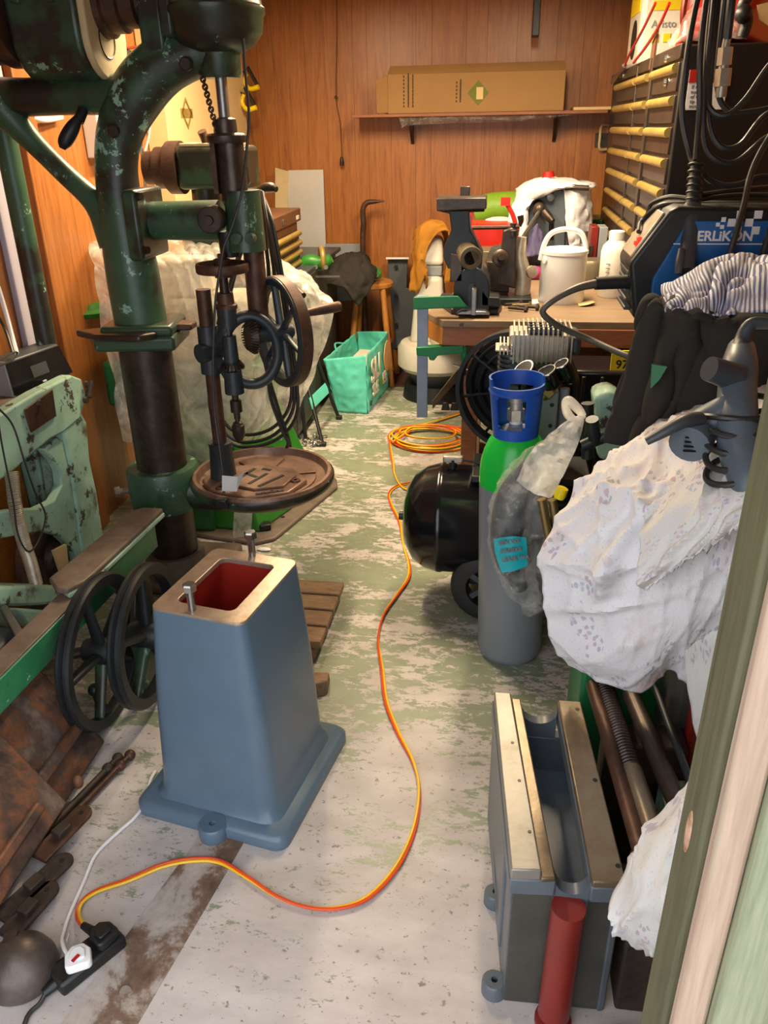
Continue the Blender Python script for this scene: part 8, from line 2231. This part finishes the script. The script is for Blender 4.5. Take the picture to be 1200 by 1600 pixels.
# side recess frame and floor lugs
MB().ring_prism([(0.062, 1.13, 0.05), (0.040, 1.46, 0.05), (0.040, 1.46, 0.32), (0.062, 1.13, 0.32)], [(0.058, 1.18, 0.08), (0.044, 1.42, 0.08), (0.044, 1.42, 0.29), (0.058, 1.18, 0.29)], (0.012, 0, 0)).build('side_frame', 'castgrey', gc_, bev=0.003)
for ly in (1.28, 1.07):
    q = Vector((0.056, ly, 0))
    MB().lathe([(0.007, 0.0), (0.007, 0.035), (0.021, 0.035), (0.025, 0.03), (0.026, 0.0)], q, n=20).build('floor_lug', 'castgrey', gc_)
    MB().cyl(q + up * 0.02, q + up * 0.024, 0.007, n=12).build('lug_hole', 'black', gc_)
t0, t1 = Vector((0.155, 1.0, 0.325)), Vector((0.150, 0.985, 0.03))
MB().tube([(0.176, 1.02, 0.332), (0.174, 1.02, 0.2), (0.172, 1.02, 0.03)], 0.031, 20, 2).build('red_tube', 'redtube', gc_)
MB().lathe([(0, 0), (0.036, 0), (0.036, 0.012), (0.026, 0.016), (0, 0.016)], (0.172, 1.02, 0.0), n=20).build('tube_flange', 'redtube', gc_)

# round bars lying beside the bed
rr_ = [
    ((0.2650, 1.5819, 0.4000), (0.3059, 1.0922, 0.4000), 0.016, 'browniron', 'rust_bar', 'rusty brown round bar lying next to the right way of the casting', 'bar'),
    ((0.2875, 1.3387, 0.3900), (0.3382, 1.1033, 0.4000), 0.021, 'way', 'plain_screw_end', '', ''),
    ((0.3427, 1.5298, 0.4200), (0.3867, 1.1974, 0.4200), 0.0195, 'darksteel', 'dark_bar', 'dark polished round bar right of the threaded screw', 'bar'),
    ((0.3951, 1.5453, 0.4400), (0.4165, 1.2138, 0.4400), 0.008, 'blackiron', 'thin_bar', 'thin black bar furthest right among the bars', 'bar'),
]
for pa, pb_, r_, m_, nm, lab, cat in rr_:
    if nm == 'plain_screw_end':
        ls = thing('lead_screw', 'long steel screw with threaded upper half between two round bars', 'screw', pa)
        pa, pb_ = Vector(pa), Vector(pb_)
        s0_ = Vector((0.2922, 1.5730, 0.4000))
        e0_ = Vector((0.3369, 1.0960, 0.4000))
        mid = s0_.lerp(e0_, 0.56)
        MB().tube([mid, e0_], 0.0215, 18, 1).build('plain_shank', 'way', ls)
        MB().tube([s0_, mid], 0.0185, 18, 1).build('thread_core', 'darksteel', ls)
        th = MB()
        L_ = (mid - s0_).length
        for k in range(30):
            th.torus(s0_.lerp(mid, (k + 0.5) / 30), mid - s0_, 0.019, 0.0036, 20, 6)
        th.build('thread', 'darksteel', ls)
        continue
    a_, b_ = Vector(pa), Vector(pb_)
    o = MB().tube([a_, a_.lerp(b_, 0.5), b_ + (b_ - a_) * 0.1], r_, 16, 1)
    tag(o.build(nm, m_), lab, cat)
bsup = thing('bar_trestle', 'dark blocks under the round bars beside the casting', 'trestle', (0.36, 1.3, 0))
MB().bx(0.282, 0.46, 1.42, 1.50, 0.0, 0.365).build('block', 'rustdk', bsup, bev=0.006)
MB().bx(0.295, 0.46, 1.06, 1.14, 0.0, 0.36).build('block', 'rustdk', bsup, bev=0.006)
o = MB().bx(0.40, 0.5, 1.18, 1.40, 0.0, 0.30)
tag(o.build('mint_offcut', 'mint', bev=0.006), 'pale mint green iron piece below the round bars', 'iron piece')
o = MB().bx(0.46, 0.6, 1.44, 1.49, 0.3, 0.46)
tag(o.build('dark_red_box', 'redtube', bev=0.006), 'dark red metal box in the shadow behind the bars', 'box')
o = MB().lathe([(0, 0), (0.09, 0), (0.09, 0.02), (0, 0.02)], (0.30, 0.93, 0.0), n=20)
tag(o.build('dark_weight', 'dkgrey'), 'dark round weight on the floor beside the door post', 'weight')
